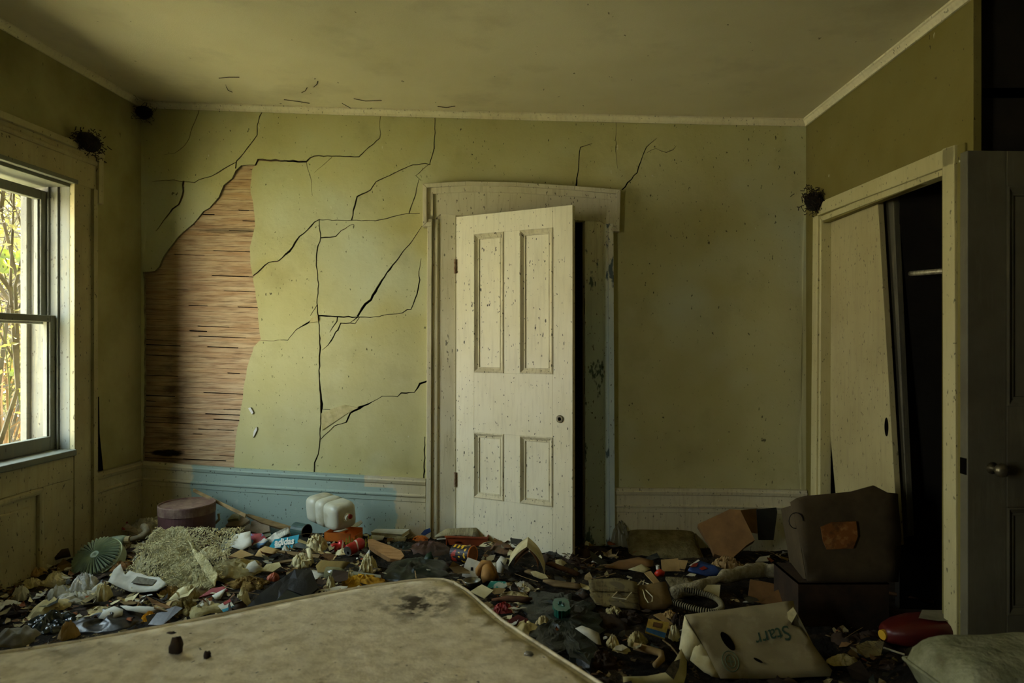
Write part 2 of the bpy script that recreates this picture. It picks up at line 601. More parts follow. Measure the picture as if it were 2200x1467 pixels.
def build_plaster():
    rng = random.Random(5)
    V, Fc = [], []

    def face(pts):
        if sum(a[0] * c[1] - c[0] * a[1] for a, c in zip(pts, list(pts[1:]) + [pts[0]])) < 0:
            pts = list(pts)[::-1]
        i = len(V)
        V.extend(Vector(p) for p in pts)
        Fc.append(list(range(i, i + len(pts))))
        return len(Fc) - 1
    uc = WB.px(300, 600)[0]
    outer = face([(uL, 0), (uR, 0)] + [(uR - (uR - uL) * k / 8, wbz(uR - (uR - uL) * k / 8, 1) + .01) for k in range(9)])
    drop = set()
    h = []
    for a, c in zip(HOLE, HOLE[1:] + HOLE[:1]):
        k = max(1, int(math.dist(a, c) / 12))
        for i in range(k):
            t = i / k
            j = 0 if i == 0 else 1.3
            h.append((a[0] + (c[0] - a[0]) * t + rng.uniform(-j, j), a[1] + (c[1] - a[1]) * t + rng.uniform(-j, j)))
    drop.add(face(WB.pts(h)[::-1]))
    drop.add(face(WB.pts(DOORHOLE)))
    for pts, ws in CR:
        L = crack_line(rng, pts, ws)
        left, right = [], []
        for i, (x, y, w) in enumerate(L):
            x0, y0, _ = L[max(i - 1, 0)]
            x1, y1, _ = L[min(i + 1, len(L) - 1)]
            dx, dy = x1 - x0, y1 - y0
            n = math.hypot(dx, dy) or 1
            nx_, ny_ = -dy / n * w * .33, dx / n * w * .33
            left.append((x + nx_, y + ny_))
            right.append((x - nx_, y - ny_))
        for i in range(len(L) - 1):
            drop.add(face(WB.pts([left[i], left[i + 1], right[i + 1], right[i]])))
    # inner grid points so that the sheet can warp
    for gx in range(40):
        for gz in range(26):
            V.append(Vector((uL + (uR - uL) * (gx + .5) / 40 + rng.uniform(-.02, .02), 0.3 + 2.45 * (gz + .5) / 26 + rng.uniform(-.02, .02))))
    v, e, f, ov, oe, of = delaunay_2d_cdt([p.to_2d() for p in V], [], Fc, 0, 1e-5, True)
    keep = [t for t, src in zip(f, of) if outer in src and not (drop & set(src))]
    # connected pieces
    em = {}
    for ti, t in enumerate(keep):
        for a, c in ((t[0], t[1]), (t[1], t[2]), (t[2], t[0])):
            em.setdefault((min(a, c), max(a, c)), []).append(ti)
    comp = [-1] * len(keep)
    nc = 0
    for s0 in range(len(keep)):
        if comp[s0] >= 0:
            continue
        st = [s0]
        comp[s0] = nc
        while st:
            q = st.pop()
            t = keep[q]
            for a, c in ((t[0], t[1]), (t[1], t[2]), (t[2], t[0])):
                for r in em[(min(a, c), max(a, c))]:
                    if comp[r] < 0:
                        comp[r] = nc
                        st.append(r)
        nc += 1
    pieces = []
    for ci in range(nc):
        tris = [keep[i] for i in range(len(keep)) if comp[i] == ci]
        area = sum(abs((v[t[1]] - v[t[0]]).cross(v[t[2]] - v[t[0]])) / 2 for t in tris)
        if area < 2e-4:
            continue
        pieces.append((area, tris))
    pieces.sort(key=lambda p: -p[0])
    res = []
    for k, (area, tris) in enumerate(pieces):
        used = sorted({i for t in tris for i in t})
        ix = {i: n for n, i in enumerate(used)}
        cu = sum(v[i].x for i in used) / len(used)
        cz = sum(v[i].y for i in used) / len(used)
        tu, tz, off = (0, 0, 0) if k == 0 else (rng.uniform(-.012, .012), rng.uniform(-.012, .012), rng.uniform(-.001, .005))
        mb = MB()
        top, bot = [], []
        for i in used:
            p = v[i]
            d = off + tu * (p.x - cu) + tz * (p.y - cz) + 0.010 * noise.noise(Vector((p.x * 1.6, p.y * 1.6, 3)))
            top.append((p.x, -d, p.y))
            bot.append((p.x, -d + 0.02, p.y))
        mb.v = [Vector(p) for p in top + bot]
        n = len(used)
        cnt = {}
        for t in tris:
            mb.f.append((ix[t[0]], ix[t[1]], ix[t[2]]))
            for a, c in ((t[0], t[1]), (t[1], t[2]), (t[2], t[0])):
                cnt[(a, c)] = 1
        ntop = len(mb.f)
        for (a, c) in cnt:
            if (c, a) not in cnt:
                mb.f.append((ix[a], n + ix[a], n + ix[c], ix[c]))
        res.append((mb, ntop, area))
    return res


mb = MB()
mb.poly([(-.3, 0), (WB.px(985, 700)[0], 0), (WB.px(985, 700)[0], 2.95), (-.3, 2.95)], -.16, -.06)
mb.poly([(WB.px(1250, 700)[0], 0), (WB.len + .3, 0), (WB.len + .3, 2.95), (WB.px(1250, 700)[0], 2.95)], -.16, -.06)
mb.poly([(WB.px(985, 700)[0], WB.px(1100, 470)[1]), (WB.px(1250, 700)[0], WB.px(1100, 470)[1]), (WB.px(1250, 700)[0], 2.95), (WB.px(985, 700)[0], 2.95)], -.16, -.06)
wall_back = obj('wall_back', mb, M_dark, mw=WB.M)
struct(wall_back, 'cracked green plaster wall facing the camera with a bare patch of wooden laths')
for k, (mb, ntop, area) in enumerate(build_plaster()):
    o = obj('plaster_piece', mb, M_plaster, parent=wall_back, fix=False)
    o.data.materials.append(M_broken)
    for i, p in enumerate(o.data.polygons):
        if i >= ntop:
            p.material_index = 1

M_flake = plain('pale_bare_plaster', (194, 184, 134), (170, 160, 106), .95, 16, .3)
for nm, L in (('plaster_flake', [(690, 888), (716, 877), (740, 870), (770, 876), (752, 884), (728, 900), (692, 924)]), ('plaster_flake', [(664, 694), (668, 684), (682, 676), (683, 690)]),
              ('paint_scrape', [(533, 877), (538, 875), (544, 886), (541, 890)]), ('paint_scrape', [(545, 926), (551, 917), (552, 923), (545, 938), (543, 940)])):
    obj(nm, MB().poly(WB.pts(L, .009)[::-1], .000, .009 if 'flake' in nm else .0085), M_flake if 'flake' in nm else M_crownwhite, parent=wall_back)

# laths
rng = random.Random(11)
z = WB.px(320, 1040)[1]
ztop = WB.px(530, 330)[1]
u0, u1 = 0.005, WB.px(600, 800)[0]
slope = -0.035
k = 0
while z < ztop + 0.12:
    hgt = 0.0325 + rng.uniform(-.002, .002)
    open_p = 0.42 if z < 0.95 else 0.13
    top = [(u0, z + hgt), ]
    pts = []
    u = u0
    g = 0.0008
    while u < u1:
        L = rng.uniform(.06, .30)
        e = min(u + L, u1)
        gap = 0.0062 * rng.uniform(.6, 1.1) if rng.random() < open_p else 0.0011
        pts += [(u, z + gap + slope * u), (e, z + gap * rng.uniform(.7, 1) + slope * e)]
        u = e
    y0 = rng.uniform(-.002, .002)
    poly = pts + [(u1, z + hgt + slope * u1), (u0, z + hgt + slope * u0)]
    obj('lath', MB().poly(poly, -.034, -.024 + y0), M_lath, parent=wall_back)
    z += hgt + 0.0005
    k += 1

# ------------------------------------------------------------------ left wall with window opening
zt_w, zb_w = 2.20, 0.737
uw1 = WL.px(150, 700)[0]         # far jamb of the visible window
uw0 = uw1 - 1.02
LZ = 2.95
# off-frame windows of the same wall (near the camera)
uo1, uo0 = 1.35, 0.50


def wall_with_holes(u0, u1, z0, z1, holes, d0, d1):
    mb = MB()
    us = sorted({u0, u1} | {h[0] for h in holes} | {h[1] for h in holes})
    for a, c in zip(us, us[1:]):
        hs = [h for h in holes if h[0] <= a and h[1] >= c]
        if not hs:
            mb.poly([(a, z0), (c, z0), (c, z1), (a, z1)], d0, d1)
        else:
            h = hs[0]
            if h[2] > z0:
                mb.poly([(a, z0), (c, z0), (c, h[2]), (a, h[2])], d0, d1)
            mb.poly([(a, h[3]), (c, h[3]), (c, z1), (a, z1)], d0, d1)
    return mb


wall_left = obj('wall_left', wall_with_holes(-.2, WL.len + .02, -.1, LZ, [(uw0, uw1, zb_w - .02, zt_w), (uo0, uo1, zb_w - .02, zt_w)], -.22, 0), M_left, mw=WL.M)
struct(wall_left, 'shadowed green plaster wall on the left around the window')

obj('torn_gap', MB().poly(WL.pts([(206, 856), (213, 852), (214, 930), (222, 1010), (221, 1100), (207, 1100)], .003)[::-1], -.01, .003), M_dark, parent=wall_left)

# ------------------------------------------------------------------ right wall with closet opening
uc0, uc1 = WR.px(1764, 700)[0], WR.px(2024, 700)[0]
zc = WR.px(2023, 378)[1]
mb = wall_with_holes(-.02, WR.len, -.1, LZ, [(uc0, uc1, -.1, zc)], -.03, 0)
wall_right = obj('wall_right', mb, M_plaster_r, mw=WR.M)
struct(wall_right, 'olive green plaster wall on the right around the closet opening')
# walls out of view that close the room
mb = MB()
mb.box(XL - .2, XR + .2, YF - .1, YF, -.1, LZ)
struct(obj('wall_front', mb, M_closetwood), 'dark wall behind the camera')
mb = MB()
mb.box(XR, XR + .1, YF, 5.2, -.1, LZ)
mb.box(1.93, XR, 3.40, 3.44, -.1, LZ)
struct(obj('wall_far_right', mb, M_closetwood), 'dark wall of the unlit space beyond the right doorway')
# closet and the unlit room behind the back door
mb = MB()
mb.box(1.86, 2.55, 4.30, 4.36, -.1, LZ)
mb.box(2.50, 2.56, 2.7, 4.3, -.1, LZ)
mb.box(1.84, 2.5, 2.72, 2.76, -.1, LZ)
mb.box(1.83, 2.56, 2.72, 4.36, 2.3, 2.34)
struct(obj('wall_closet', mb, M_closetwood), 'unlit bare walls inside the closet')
mb = MB()
mb.box(-1.0, 1.0, 5.5, 5.56, -.1, LZ)
mb.box(-1.06, -1.0, 4.45, 5.56, -.1, LZ)
mb.box(1.0, 1.06, 4.45, 5.56, -.1, LZ)
mb.box(-1.06, 1.06, 4.40, 5.56, 2.6, 2.66)
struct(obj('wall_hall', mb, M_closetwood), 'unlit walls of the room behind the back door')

# ------------------------------------------------------------------ crown mouldings
def crown_prof(s=1.0):
    return [(0, 0), (0, -.042 * s), (.010 * s, -.042 * s), (.013 * s, -.030 * s), (.024 * s, -.014 * s), (.030 * s, -.010 * s), (.030 * s, 0)]


def crown(name, wall, u0, u1, label):
    mb = MB()
    path = []
    n = 14
    for i in range(n + 1):
        u = u0 + (u1 - u0) * i / n
        p = wall.o + wall.U * u
        path.append(((u, 0, ceil_z(p.x) + .002), (0, -1, 0), (0, 0, 1)))
    mb.sweep(path, crown_prof())
    struct(obj(name, mb, M_crown, mw=wall.M), label)


crown('trim_1', WB, 0, WB.len, 'thin cream crown moulding along the top of the cracked wall')
crown('trim_2', WL, 0, WL.len, 'thin crown moulding above the window wall')
crown('trim_3', WR, 0, WR.len, 'thin cream crown moulding above the closet wall')

# ------------------------------------------------------------------ baseboards
def base_prof(h):
    """(depth, height) profile: tall board with cap moulding"""
    return [(0, 0), (.022, 0), (.022, h - .150), (.027, h - .147), (.027, h - .122), (.022, h - .119), (.034, h - .116), (.036, h - .108),
            (.026, h - .098), (.023, h - .045), (.030, h - .038), (.036, h - .020), (.030, h - .012), (.030, h), (0, h)]


def baseboard(name, wall, ptsuz, m, label):
    mb = MB()
    path = []
    H = 0.52
    for u, z in ptsuz:
        path.append(((u, 0, z - H), (0, -1, 0), (0, 0, 1)))
    mb.sweep(path, base_prof(H))
    struct(obj(name, mb, m, mw=wall.M), label)


L = WB.pts([(300, 991), (503, 1006), (676, 1016), (914, 1029)], .03)
baseboard('baseboard_back', WB, L, M_baseblue, 'tall moulded baseboard below the cracked wall, patchily painted pale blue')
L = WB.pts([(1321, 1049), (1560, 1050), (1734, 1054)], .03)
baseboard('baseboard_right', WB, L, M_cream, 'grimy tall baseboard right of the open door')
L = WL.pts([(206, 1017), (309, 990)], .03)
baseboard('baseboard_left', WL, L, M_trimdark, 'grimy tall baseboard between window casing and corner')
# ================================================================== back door casing
def px_poly(wall, L, d):
    return [wall.px(x, y, d) for x, y in L]


casing = bpy.data.objects.new('trim_4', None)
COL.objects.link(casing)
casing.matrix_world = WB.M
struct(casing, 'wide cream door casing with a bowed eared head board around the open door')


def strip(name, wall, q, d0, d1, m, parent, bevel=0.003):
    """board whose room-side face covers the pixel quad q (tl, tr, br, bl)"""
    tl, tr, br, bl = [wall.px(x, y, d1) for x, y in q]
    return obj(name, MB().poly([bl, br, tr, tl], d0, d1), m, parent=parent, bevel=bevel)


# side boards run to the floor
strip('side_casing', WB, [(940, 455), (979, 459), (979, 1200), (938, 1200)], -.03, .030, M_cream, casing)
strip('side_casing', WB, [(1257, 470), (1297, 472), (1299, 1230), (1257, 1230)], -.03, .030, M_bluecasing, casing)
strip('side_backband', WB, [(918, 470), (928, 470), (925, 1200), (915, 1200)], -.03, .052, M_cream, casing)
strip('side_backband', WB, [(929, 470), (942, 470), (940, 1200), (926, 1200)], -.03, .040, M_cream, casing, .008)
strip('side_backband', WB, [(1307, 480), (1318, 480), (1322, 1230), (1311, 1230)], -.03, .050, M_bluecasing, casing)
strip('side_backband', WB, [(1296, 480), (1307, 480), (1311, 1230), (1299, 1230)], -.03, .038, M_bluecasing, casing, .008)
# head board with ears
hd = [(916, 478), (930, 476), (945, 461), (1255, 474), (1292, 476), (1312, 492), (1328, 492), (1329, 412), (1240, 406), (1120, 398), (1000, 396), (916, 400)]
pts = px_poly(WB, hd, .034)
obj('head_board', MB().poly(pts[::-1] if False else pts, -.03, .034), M_cream, parent=casing, bevel=.003)


def ribbon(path_px, w_px, d0, d1, name, m, bevel=.003):
    """mitred moulding that follows a pixel polyline, w_px to its inner side (right of travel)"""
    n = len(path_px)
    inn = []
    for i, (x, y) in enumerate(path_px):
        dirs = []
        if i > 0:
            dirs.append(Vector((x - path_px[i - 1][0], y - path_px[i - 1][1])).normalized())
        if i < n - 1:
            dirs.append(Vector((path_px[i + 1][0] - x, path_px[i + 1][1] - y)).normalized())
        ns = [Vector((-d.y, d.x)) for d in dirs]
        m_ = sum(ns, Vector((0, 0)))
        m_ = m_ / m_.dot(ns[0])
        inn.append((x + m_.x * w_px, y + m_.y * w_px))
    mb = MB()
    for i in range(n - 1):
        q = [path_px[i], path_px[i + 1], inn[i + 1], inn[i]]
        p = px_poly(WB, q, d1)
        mb.poly([p[3], p[2], p[1], p[0]], d0, d1)
    return obj(name, mb, m, parent=casing, bevel=bevel)


outer = [(928, 485), (908, 487), (908, 394), (1000, 389), (1110, 391), (1235, 399), (1334, 407), (1331, 497), (1314, 496)]
ribbon(outer, 9, 0, .060, 'head_backband', M_cream)
inner = [(927, 476), (917, 477), (917, 404), (1000, 399), (1110, 401), (1235, 409), (1324, 417), (1322, 486), (1310, 486)]
ribbon(inner, 13, 0, .046, 'head_cove', M_cream, .010)
# jamb lining of the opening
mb = MB()
uj0, uj1, zj = WB.px(980, 700)[0], WB.px(1257, 700)[0], WB.px(1100, 470)[1]
mb.poly([(uj0 - .03, 0), (uj0, 0), (uj0, zj), (uj0 - .03, zj)], -.17, .028)
mb.poly([(uj1, 0), (uj1 + .03, 0), (uj1 + .03, zj), (uj1, zj)], -.17, .028)
mb.poly([(uj0 - .03, zj), (uj1 + .03, zj), (uj1 + .03, zj + .03), (uj0 - .03, zj + .03)], -.17, .028)
mb.poly([(uj1 - .012, 0), (uj1, 0), (uj1, zj), (uj1 - .012, zj)], -.10, -.02)
obj('door_jamb', mb, M_trimdark, parent=casing)
# strike plates and old hinge scars on the right jamb
for z_ in (1.55, 1.05):
    obj('strike_plate', MB().box(uj1 - .003, uj1 + .001, -.012, .02, z_ - .05, z_ + .05), plain('rusty_iron', (60, 44, 30), (34, 28, 22), .7, 30, .3, .4, .2, .4), parent=casing)

# ================================================================== four-panel door, standing open into the room
H0 = Vector((-.349, 4.262, 0))
H1 = Vector((.346, 3.900, 0))
WD = Wall(H0, H1)
door = bpy.data.objects.new('door_1', None)
COL.objects.link(door)
door.matrix_world = WD.M
struct(door, 'cream four panel wooden door standing ajar, specked with dirt')
TH = .036
M_doorm = cream('grimy_moulding_paint', (216, 208, 174), (180, 169, 130), .9, 31, .6, th=.69)


def dq(*L):
    return [WD.px(x, y, 0) for x, y in L]


top_l, top_r = WD.px(981, 466), WD.px(1230, 440)
bot_l, bot_r = WD.px(981, 1180), WD.px(1230, 1208)
wd = WD.len
zT = lambda u: top_l[1] + (top_r[1] - top_l[1]) * u / wd
zB = lambda u: 0.075
panels_px = [((1018, 500), (1082, 500), (1082, 801), (1018, 798)), ((1115, 494), (1188, 490), (1188, 806), (1116, 803)),
             ((1018, 926), (1082, 931), (1082, 1077), (1018, 1068)), ((1118, 937), (1187, 942), (1187, 1090), (1118, 1080))]
rect = []
for q in panels_px:
    p = dq(*q)
    rect.append((min(a[0] for a in p), max(a[0] for a in p), (p[2][1] + p[3][1]) / 2, (p[0][1] + p[1][1]) / 2))
ua, ub = (rect[0][0] + rect[2][0]) / 2, (rect[0][1] + rect[2][1]) / 2
uc, ud = (rect[1][0] + rect[3][0]) / 2, (rect[1][1] + rect[3][1]) / 2
zA0, zA1 = rect[0][2], rect[0][3]
zB0, zB1 = rect[2][2], rect[2][3]
zA0 = (rect[0][2] + rect[1][2]) / 2
zA1 = (rect[0][3] + rect[1][3]) / 2
zB0 = (rect[2][2] + rect[3][2]) / 2
zB1 = (rect[2][3] + rect[3][3]) / 2


def leafbox(name, u0, u1, z00, z01, z10, z11, d0=-TH, d1=0, m=None, bevel=.0012):
    return obj(name, MB().poly([(u0, z00), (u1, z10), (u1, z11), (u0, z01)], d0, d1), m or M_door, parent=door, bevel=bevel)


leafbox('stile', 0, ua, zB(0), zT(0), zB(ua), zT(ua))
leafbox('stile', ud, wd, zB(0), zT(ud), zB(wd), zT(wd))
e = .0004
leafbox('rail', ua + e, ud - e, zA1, zT(ua), zA1, zT(ud))
leafbox('rail', ua + e, ud - e, zB1, zA0, zB1, zA0)
leafbox('rail', ua + e, ud - e, zB(0), zB0, zB(0), zB0)
leafbox('mullion', ub, uc, zA0 + e, zA1 - e, zA0 + e, zA1 - e)
leafbox('mullion', ub, uc, zB0 + e, zB1 - e, zB0 + e, zB1 - e)
for (a, c, z0, z1) in ((ua, ub, zA0, zA1), (uc, ud, zA0, zA1), (ua, ub, zB0, zB1), (uc, ud, zB0, zB1)):
    obj('panel', MB().poly([(a, z0), (c, z0), (c, z1), (a, z1)], -.026, -.014), M_door, parent=door)
    mb = MB()
    prof = [(0, -.016), (0, .004), (.006, .006), (.010, .002), (.024, -.009), (.027, -.007), (.032, -.008), (.034, -.016)]
    cn = [(a, z0, 1, 1), (c, z0, -1, 1), (c, z1, -1, -1), (a, z1, 1, -1)]
    rings = [[(x + sx_ * p, -d, z_ + sz_ * p) for p, d in prof] for x, z_, sx_, sz_ in cn]
    for i in range(4):
        r0, r1 = rings[i], rings[(i + 1) % 4]
        kk = len(prof)
        mb.add(r0 + r1, [(j, j + 1, kk + j + 1, kk + j) for j in range(kk - 1)])
    obj('panel_moulding', mb, M_doorm, parent=door)
hm = plain('painted_hinge', (178, 158, 128), (130, 98, 70), .6, 40, .4)
for y_ in (572, 1030):
    z_ = WD.px(985, y_)[1]
    mb = MB().tube([(-.004, -.008, z_ - .045), (-.004, -.008, z_ + .045)], .007, 10)
    mb.box(-.004, .010, -.002, .001, z_ - .043, z_ + .043)
    obj('hinge', mb, hm, parent=door)
uk, zk = WD.px(1203, 900)
mb = MB().lathe([(.021, 0), (.023, .002), (.020, .005), (.012, .006), (.010, .004), (.0095, -.004)], 20)
ros = obj('knob_rosette', mb, plain('rosette_metal', (150, 140, 108), (100, 90, 66), .5, 60, .2, .5), parent=door, smooth=False)
ros.matrix_local = Matrix.Translation((uk, -.002, zk)) @ Matrix.Rotation(PI / 2, 4, 'X')
hole = obj('spindle_hole', MB().lathe([(.0085, 0), (.0085, .0045)], 14), M_dark, parent=door)
hole.matrix_local = Matrix.Translation((uk, -.002, zk)) @ Matrix.Rotation(PI / 2, 4, 'X')

# ================================================================== window in the left wall
win = bpy.data.objects.new('window_1', None)
COL.objects.link(win)
win.matrix_world = WL.M
struct(win, 'tall sash window with cream frame, wild branches outside')
M_win = cream('window_paint', (116, 118, 106), (102, 100, 86), .7, 12, .3)
M_winshade = M_trimdark


def wpoly(name, u0, u1, z0, z1, d0, d1, m, bevel=.003, parent=None):
    return obj(name, MB().poly([(u0, z0), (u1, z0), (u1, z1), (u0, z1)], d0, d1), m, parent=parent or win, bevel=bevel)


zl, zh = zb_w, zt_w
zm = 1.455
# casing: boards left/right run to the floor, head with ears
uo = WL.px(204, 700, .03)[0]
for a, c in ((uw1, uo), (uw0 - (uo - uw1), uw0)):
    wpoly('side_casing', a, c, 0, zh + .015, 0, .028, M_trimdark)
for a, c in ((uo - .028, uo + .006), (uw0 - (uo - uw1) - .006, uw0 - (uo - uw1) + .028)):
    wpoly('side_backband', a, c, 0, zh, 0, .045, M_trimdark)
wpoly('head_casing', uw0 - .24, uo + .03, zh, zh + .20, 0, .030, M_trimdark)
wpoly('head_backband', uw0 - .27, uo + .055, zh + .19, zh + .225, 0, .052, M_trimdark)
wpoly('head_cove', uw0 - .25, uo + .035, zh + .135, zh + .165, 0, .040, M_trimdark, .01)
wpoly('head_ear', uo + .010, uo + .050, zh - .075, zh + .19, 0, .048, M_trimdark)
wpoly('head_ear', uw0 - .27, uw0 - .22, zh - .075, zh + .19, 0, .048, M_trimdark)
wpoly('head_bead', uw0 - .02, uw1 + .02, zh - .002, zh + .022, 0, .036, M_win)
# jambs
mb = MB()
M_out = cream('darkened_outer_paint', (104, 102, 90), (84, 80, 68), .8, 25, .5)  # window paint copy, darkened to offset the strong sky light outside
wpoly('side_jamb', uw1 - .001, uw1 + .02, zl, zh, -.118, .0, M_win)
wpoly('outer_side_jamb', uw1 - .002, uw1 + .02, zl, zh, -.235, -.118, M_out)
wpoly('side_jamb', uw0 - .02, uw0 + .001, zl, zh, -.235, .0, M_win)
wpoly('head_jamb', uw0, uw1, zh - .02, zh, -.235, .0, M_win)
# stops
for d0, d1 in ((-.072, -.060), (-.125, -.113)):
    wpoly('parting_bead', uw1 - .014, uw1, zl, zh - .02, d0, d1, M_win, .002)
    wpoly('parting_bead', uw0, uw0 + .014, zl, zh - .02, d0, d1, M_win, .002)
M_glass = bpy.data.materials.new('dusty_window_glass')
M_glass.use_nodes = True
g = M_glass.node_tree
gb = g.nodes['Principled BSDF']
gt = N(g, 'ShaderNodeBsdfTransparent')
gg = N(g, 'ShaderNodeBsdfGlossy')
gg.inputs['Roughness'].default_value = .05
gm = N(g, 'ShaderNodeMixShader')
gm.inputs[0].default_value = .05
gd = N(g, 'ShaderNodeBsdfDiffuse')
gd.inputs[0].default_value = srgb(190, 188, 170)
gm2 = N(g, 'ShaderNodeMixShader')
gn = N(g, 'ShaderNodeTexNoise')
gn.inputs['Scale'].default_value = 9
gr = N(g, 'ShaderNodeMapRange')
gr.inputs['From Min'].default_value = .45
gr.inputs['From Max'].default_value = .9
gr.inputs['To Max'].default_value = .10
g.links.new(gn.outputs[0], gr.inputs[0])
g.links.new(gt.outputs[0], gm.inputs[1])
g.links.new(gg.outputs[0], gm.inputs[2])
g.links.new(gr.outputs[0], gm2.inputs[0])
g.links.new(gm.outputs[0], gm2.inputs[1])
g.links.new(gd.outputs[0], gm2.inputs[2])
g.links.new(gm2.outputs[0], g.nodes['Material Output'].inputs[0])


def sash(z0, z1, d0, d1, bot, top, name):
    s = bpy.data.objects.new(name, None)
    COL.objects.link(s)
    s.parent = win
    a, c = uw0 + .002, uw1 - .002
    sw = .048
    wpoly('stile', a, a + sw, z0, z1, d0, d1, M_win, .004, s)
    wpoly('stile', c - sw, c, z0, z1, d0, d1, M_win, .004, s)
    wpoly('rail', a + sw, c - sw, z0, z0 + bot, d0, d1, M_win, .004, s)
    wpoly('rail', a + sw, c - sw, z1 - top, z1, d0, d1, M_win, .004, s)
    g0 = d0 + .013
    wpoly('glazing_bead', c - sw - .012, c - sw, z0 + bot, z1 - top, d0 + .006, d1 - .010, M_win, .002, s)
    wpoly('glazing_bead', a + sw, a + sw + .012, z0 + bot, z1 - top, d0 + .006, d1 - .010, M_win, .002, s)
    wpoly('pane', a + sw - .004, c - sw + .004, z0 + bot - .004, z1 - top + .004, g0, g0 + .003, M_glass, 0, s)
    return s


sash(zl + .002, zm + .018, -.112, -.074, .075, .036, 'lower_sash')
sash(zm - .030, zh - .045, -.163, -.127, .036, .052, 'upper_sash')
# outside frame seen through the glass
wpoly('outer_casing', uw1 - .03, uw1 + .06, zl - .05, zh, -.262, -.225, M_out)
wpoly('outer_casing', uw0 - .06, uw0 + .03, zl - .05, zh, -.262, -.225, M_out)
wpoly('stool', uw0 - .02, uw1 + .004, zl - .034, zl + .0, -.115, .040, M_win, .006)
wpoly('outer_sill', uw0 - .06, uw1 + .06, zl - .06, zl - .02, -.30, -.112, M_win)
# panelled apron below
wpoly('apron', uw0, uw1, 0, zl - .034, -.0, .010, M_trimdark)
wpoly('apron_rail', uw0, uw1, zl - .16, zl - .036, 0, .022, M_trimdark)
wpoly('apron_stile', uw1 - .22, uw1, 0, zl - .16, 0, .022, M_trimdark)
wpoly('apron_stile', uw0, uw0 + .22, 0, zl - .16, 0, .022, M_trimdark)
wpoly('apron_moulding', uw0 + .22, uw1 - .22, zl - .195, zl - .16, 0, .030, M_trimdark, .012)
wpoly('apron_moulding', uw1 - .255, uw1 - .22, 0, zl - .16, 0, .030, M_trimdark, .012)
wpoly('apron_panel', uw0 + .27, uw1 - .30, 0, zl - .24, 0, .020, M_trimdark, .008)
win2 = bpy.data.objects.new('window_2', None)
COL.objects.link(win2)
win2.matrix_world = WL.M
struct(win2, 'second tall window of the left wall beside the camera')
for nm, a, c, z0, z1, d0, d1 in (('side_casing', uo0 - .15, uo0, 0, zh + .2, 0, .03), ('side_casing', uo1, uo1 + .15, 0, zh + .2, 0, .03), ('head_casing', uo0, uo1, zh, zh + .2, 0, .03),
                                 ('stool', uo0, uo1, zl - .05, zl - .01, -.1, .04), ('meeting_rail', uo0, uo1, zm - .02, zm + .02, -.12, -.08)):
    wpoly(nm, a, c, z0, z1, d0, d1, M_trimdark, .003, win2)
for (a, c) in ((uw0, uw1), (uo0, uo1)):
    p = WL.o + WL.U * ((a + c) / 2) + WL.Y * .24
    portal('window_portal', (p.x, p.y, (zl + zh) / 2), (PI / 2, 0, math.atan2(WL.U.y, WL.U.x) - PI), c - a, zh - zl)

# ================================================================== closet trim and sliding doors in the right wall
clo = bpy.data.objects.new('trim_5', None)
COL.objects.link(clo)
clo.matrix_world = WR.M
struct(clo, 'plain cream trim around the closet opening')
M_clo = cream('closet_trim_paint', (190, 182, 132), (172, 162, 110), .7, 15, .3)


def rstrip(name, q, d0, d1, m, parent=None, bevel=.003):
    return strip(name, WR, q, d0, d1, m, parent or clo, bevel)


rstrip('head_casing', [(1768, 431), (2050, 311), (2050, 352), (1755, 463)], 0, .022, M_clo)
rstrip('head_jamb', [(1757, 467), (2024, 357), (2024, 377), (1765, 475)], -.05, .008, M_clo)
rstrip('side_casing', [(2024, 320), (2049, 312), (2055, 1430), (2027, 1420)], 0, .022, M_clo)
rstrip('side_casing', [(1746, 466), (1757, 463), (1752, 1200), (1740, 1200)], 0, .026, M_clo)
rstrip('side_casing', [(1757, 463), (1764, 472), (1761, 1200), (1752, 1200)], -.05, .014, M_clo)
rstrip('edge_strip', [(2056, 312), (2072, 306), (2074, 1430), (2058, 1430)], 0, .012, M_plaster_r)


def slide(name, q, d0, d1, m, label):
    t = bpy.data.objects.new(name, None)
    COL.objects.link(t)
    t.matrix_world = WR.M
    struct(t, label)
    rstrip('leaf', q, d0, d1, m, t)
    return t


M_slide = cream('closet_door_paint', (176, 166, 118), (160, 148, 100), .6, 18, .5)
M_slide2 = cream('shaded_closet_door_paint', (84, 80, 62), (70, 66, 50), .4, 20, .3)  # darker copy of the door paint, shade of the rear leaf painted in
s1 = slide('door_2', [(1742, 462), (1885, 428), (1929, 1170), (1806, 1190)], -.075, -.045, M_slide, 'cream sliding closet door hanging tilted off its track')
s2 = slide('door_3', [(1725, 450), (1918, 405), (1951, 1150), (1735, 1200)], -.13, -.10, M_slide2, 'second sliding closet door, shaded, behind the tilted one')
a_, z_ = WR.px(1905, 917, -.045)
pl = obj('finger_pull', MB().lathe([(.0, -.002), (.016, 0.0), (.018, .0012), (.012, .0016)], 20), M_dark, parent=s1)
pl.matrix_local = Matrix.Translation((a_, .0445, z_)) @ Matrix.Rotation(PI / 2, 4, 'X') @ Matrix.Diagonal((1, 2.6, 1, 1))
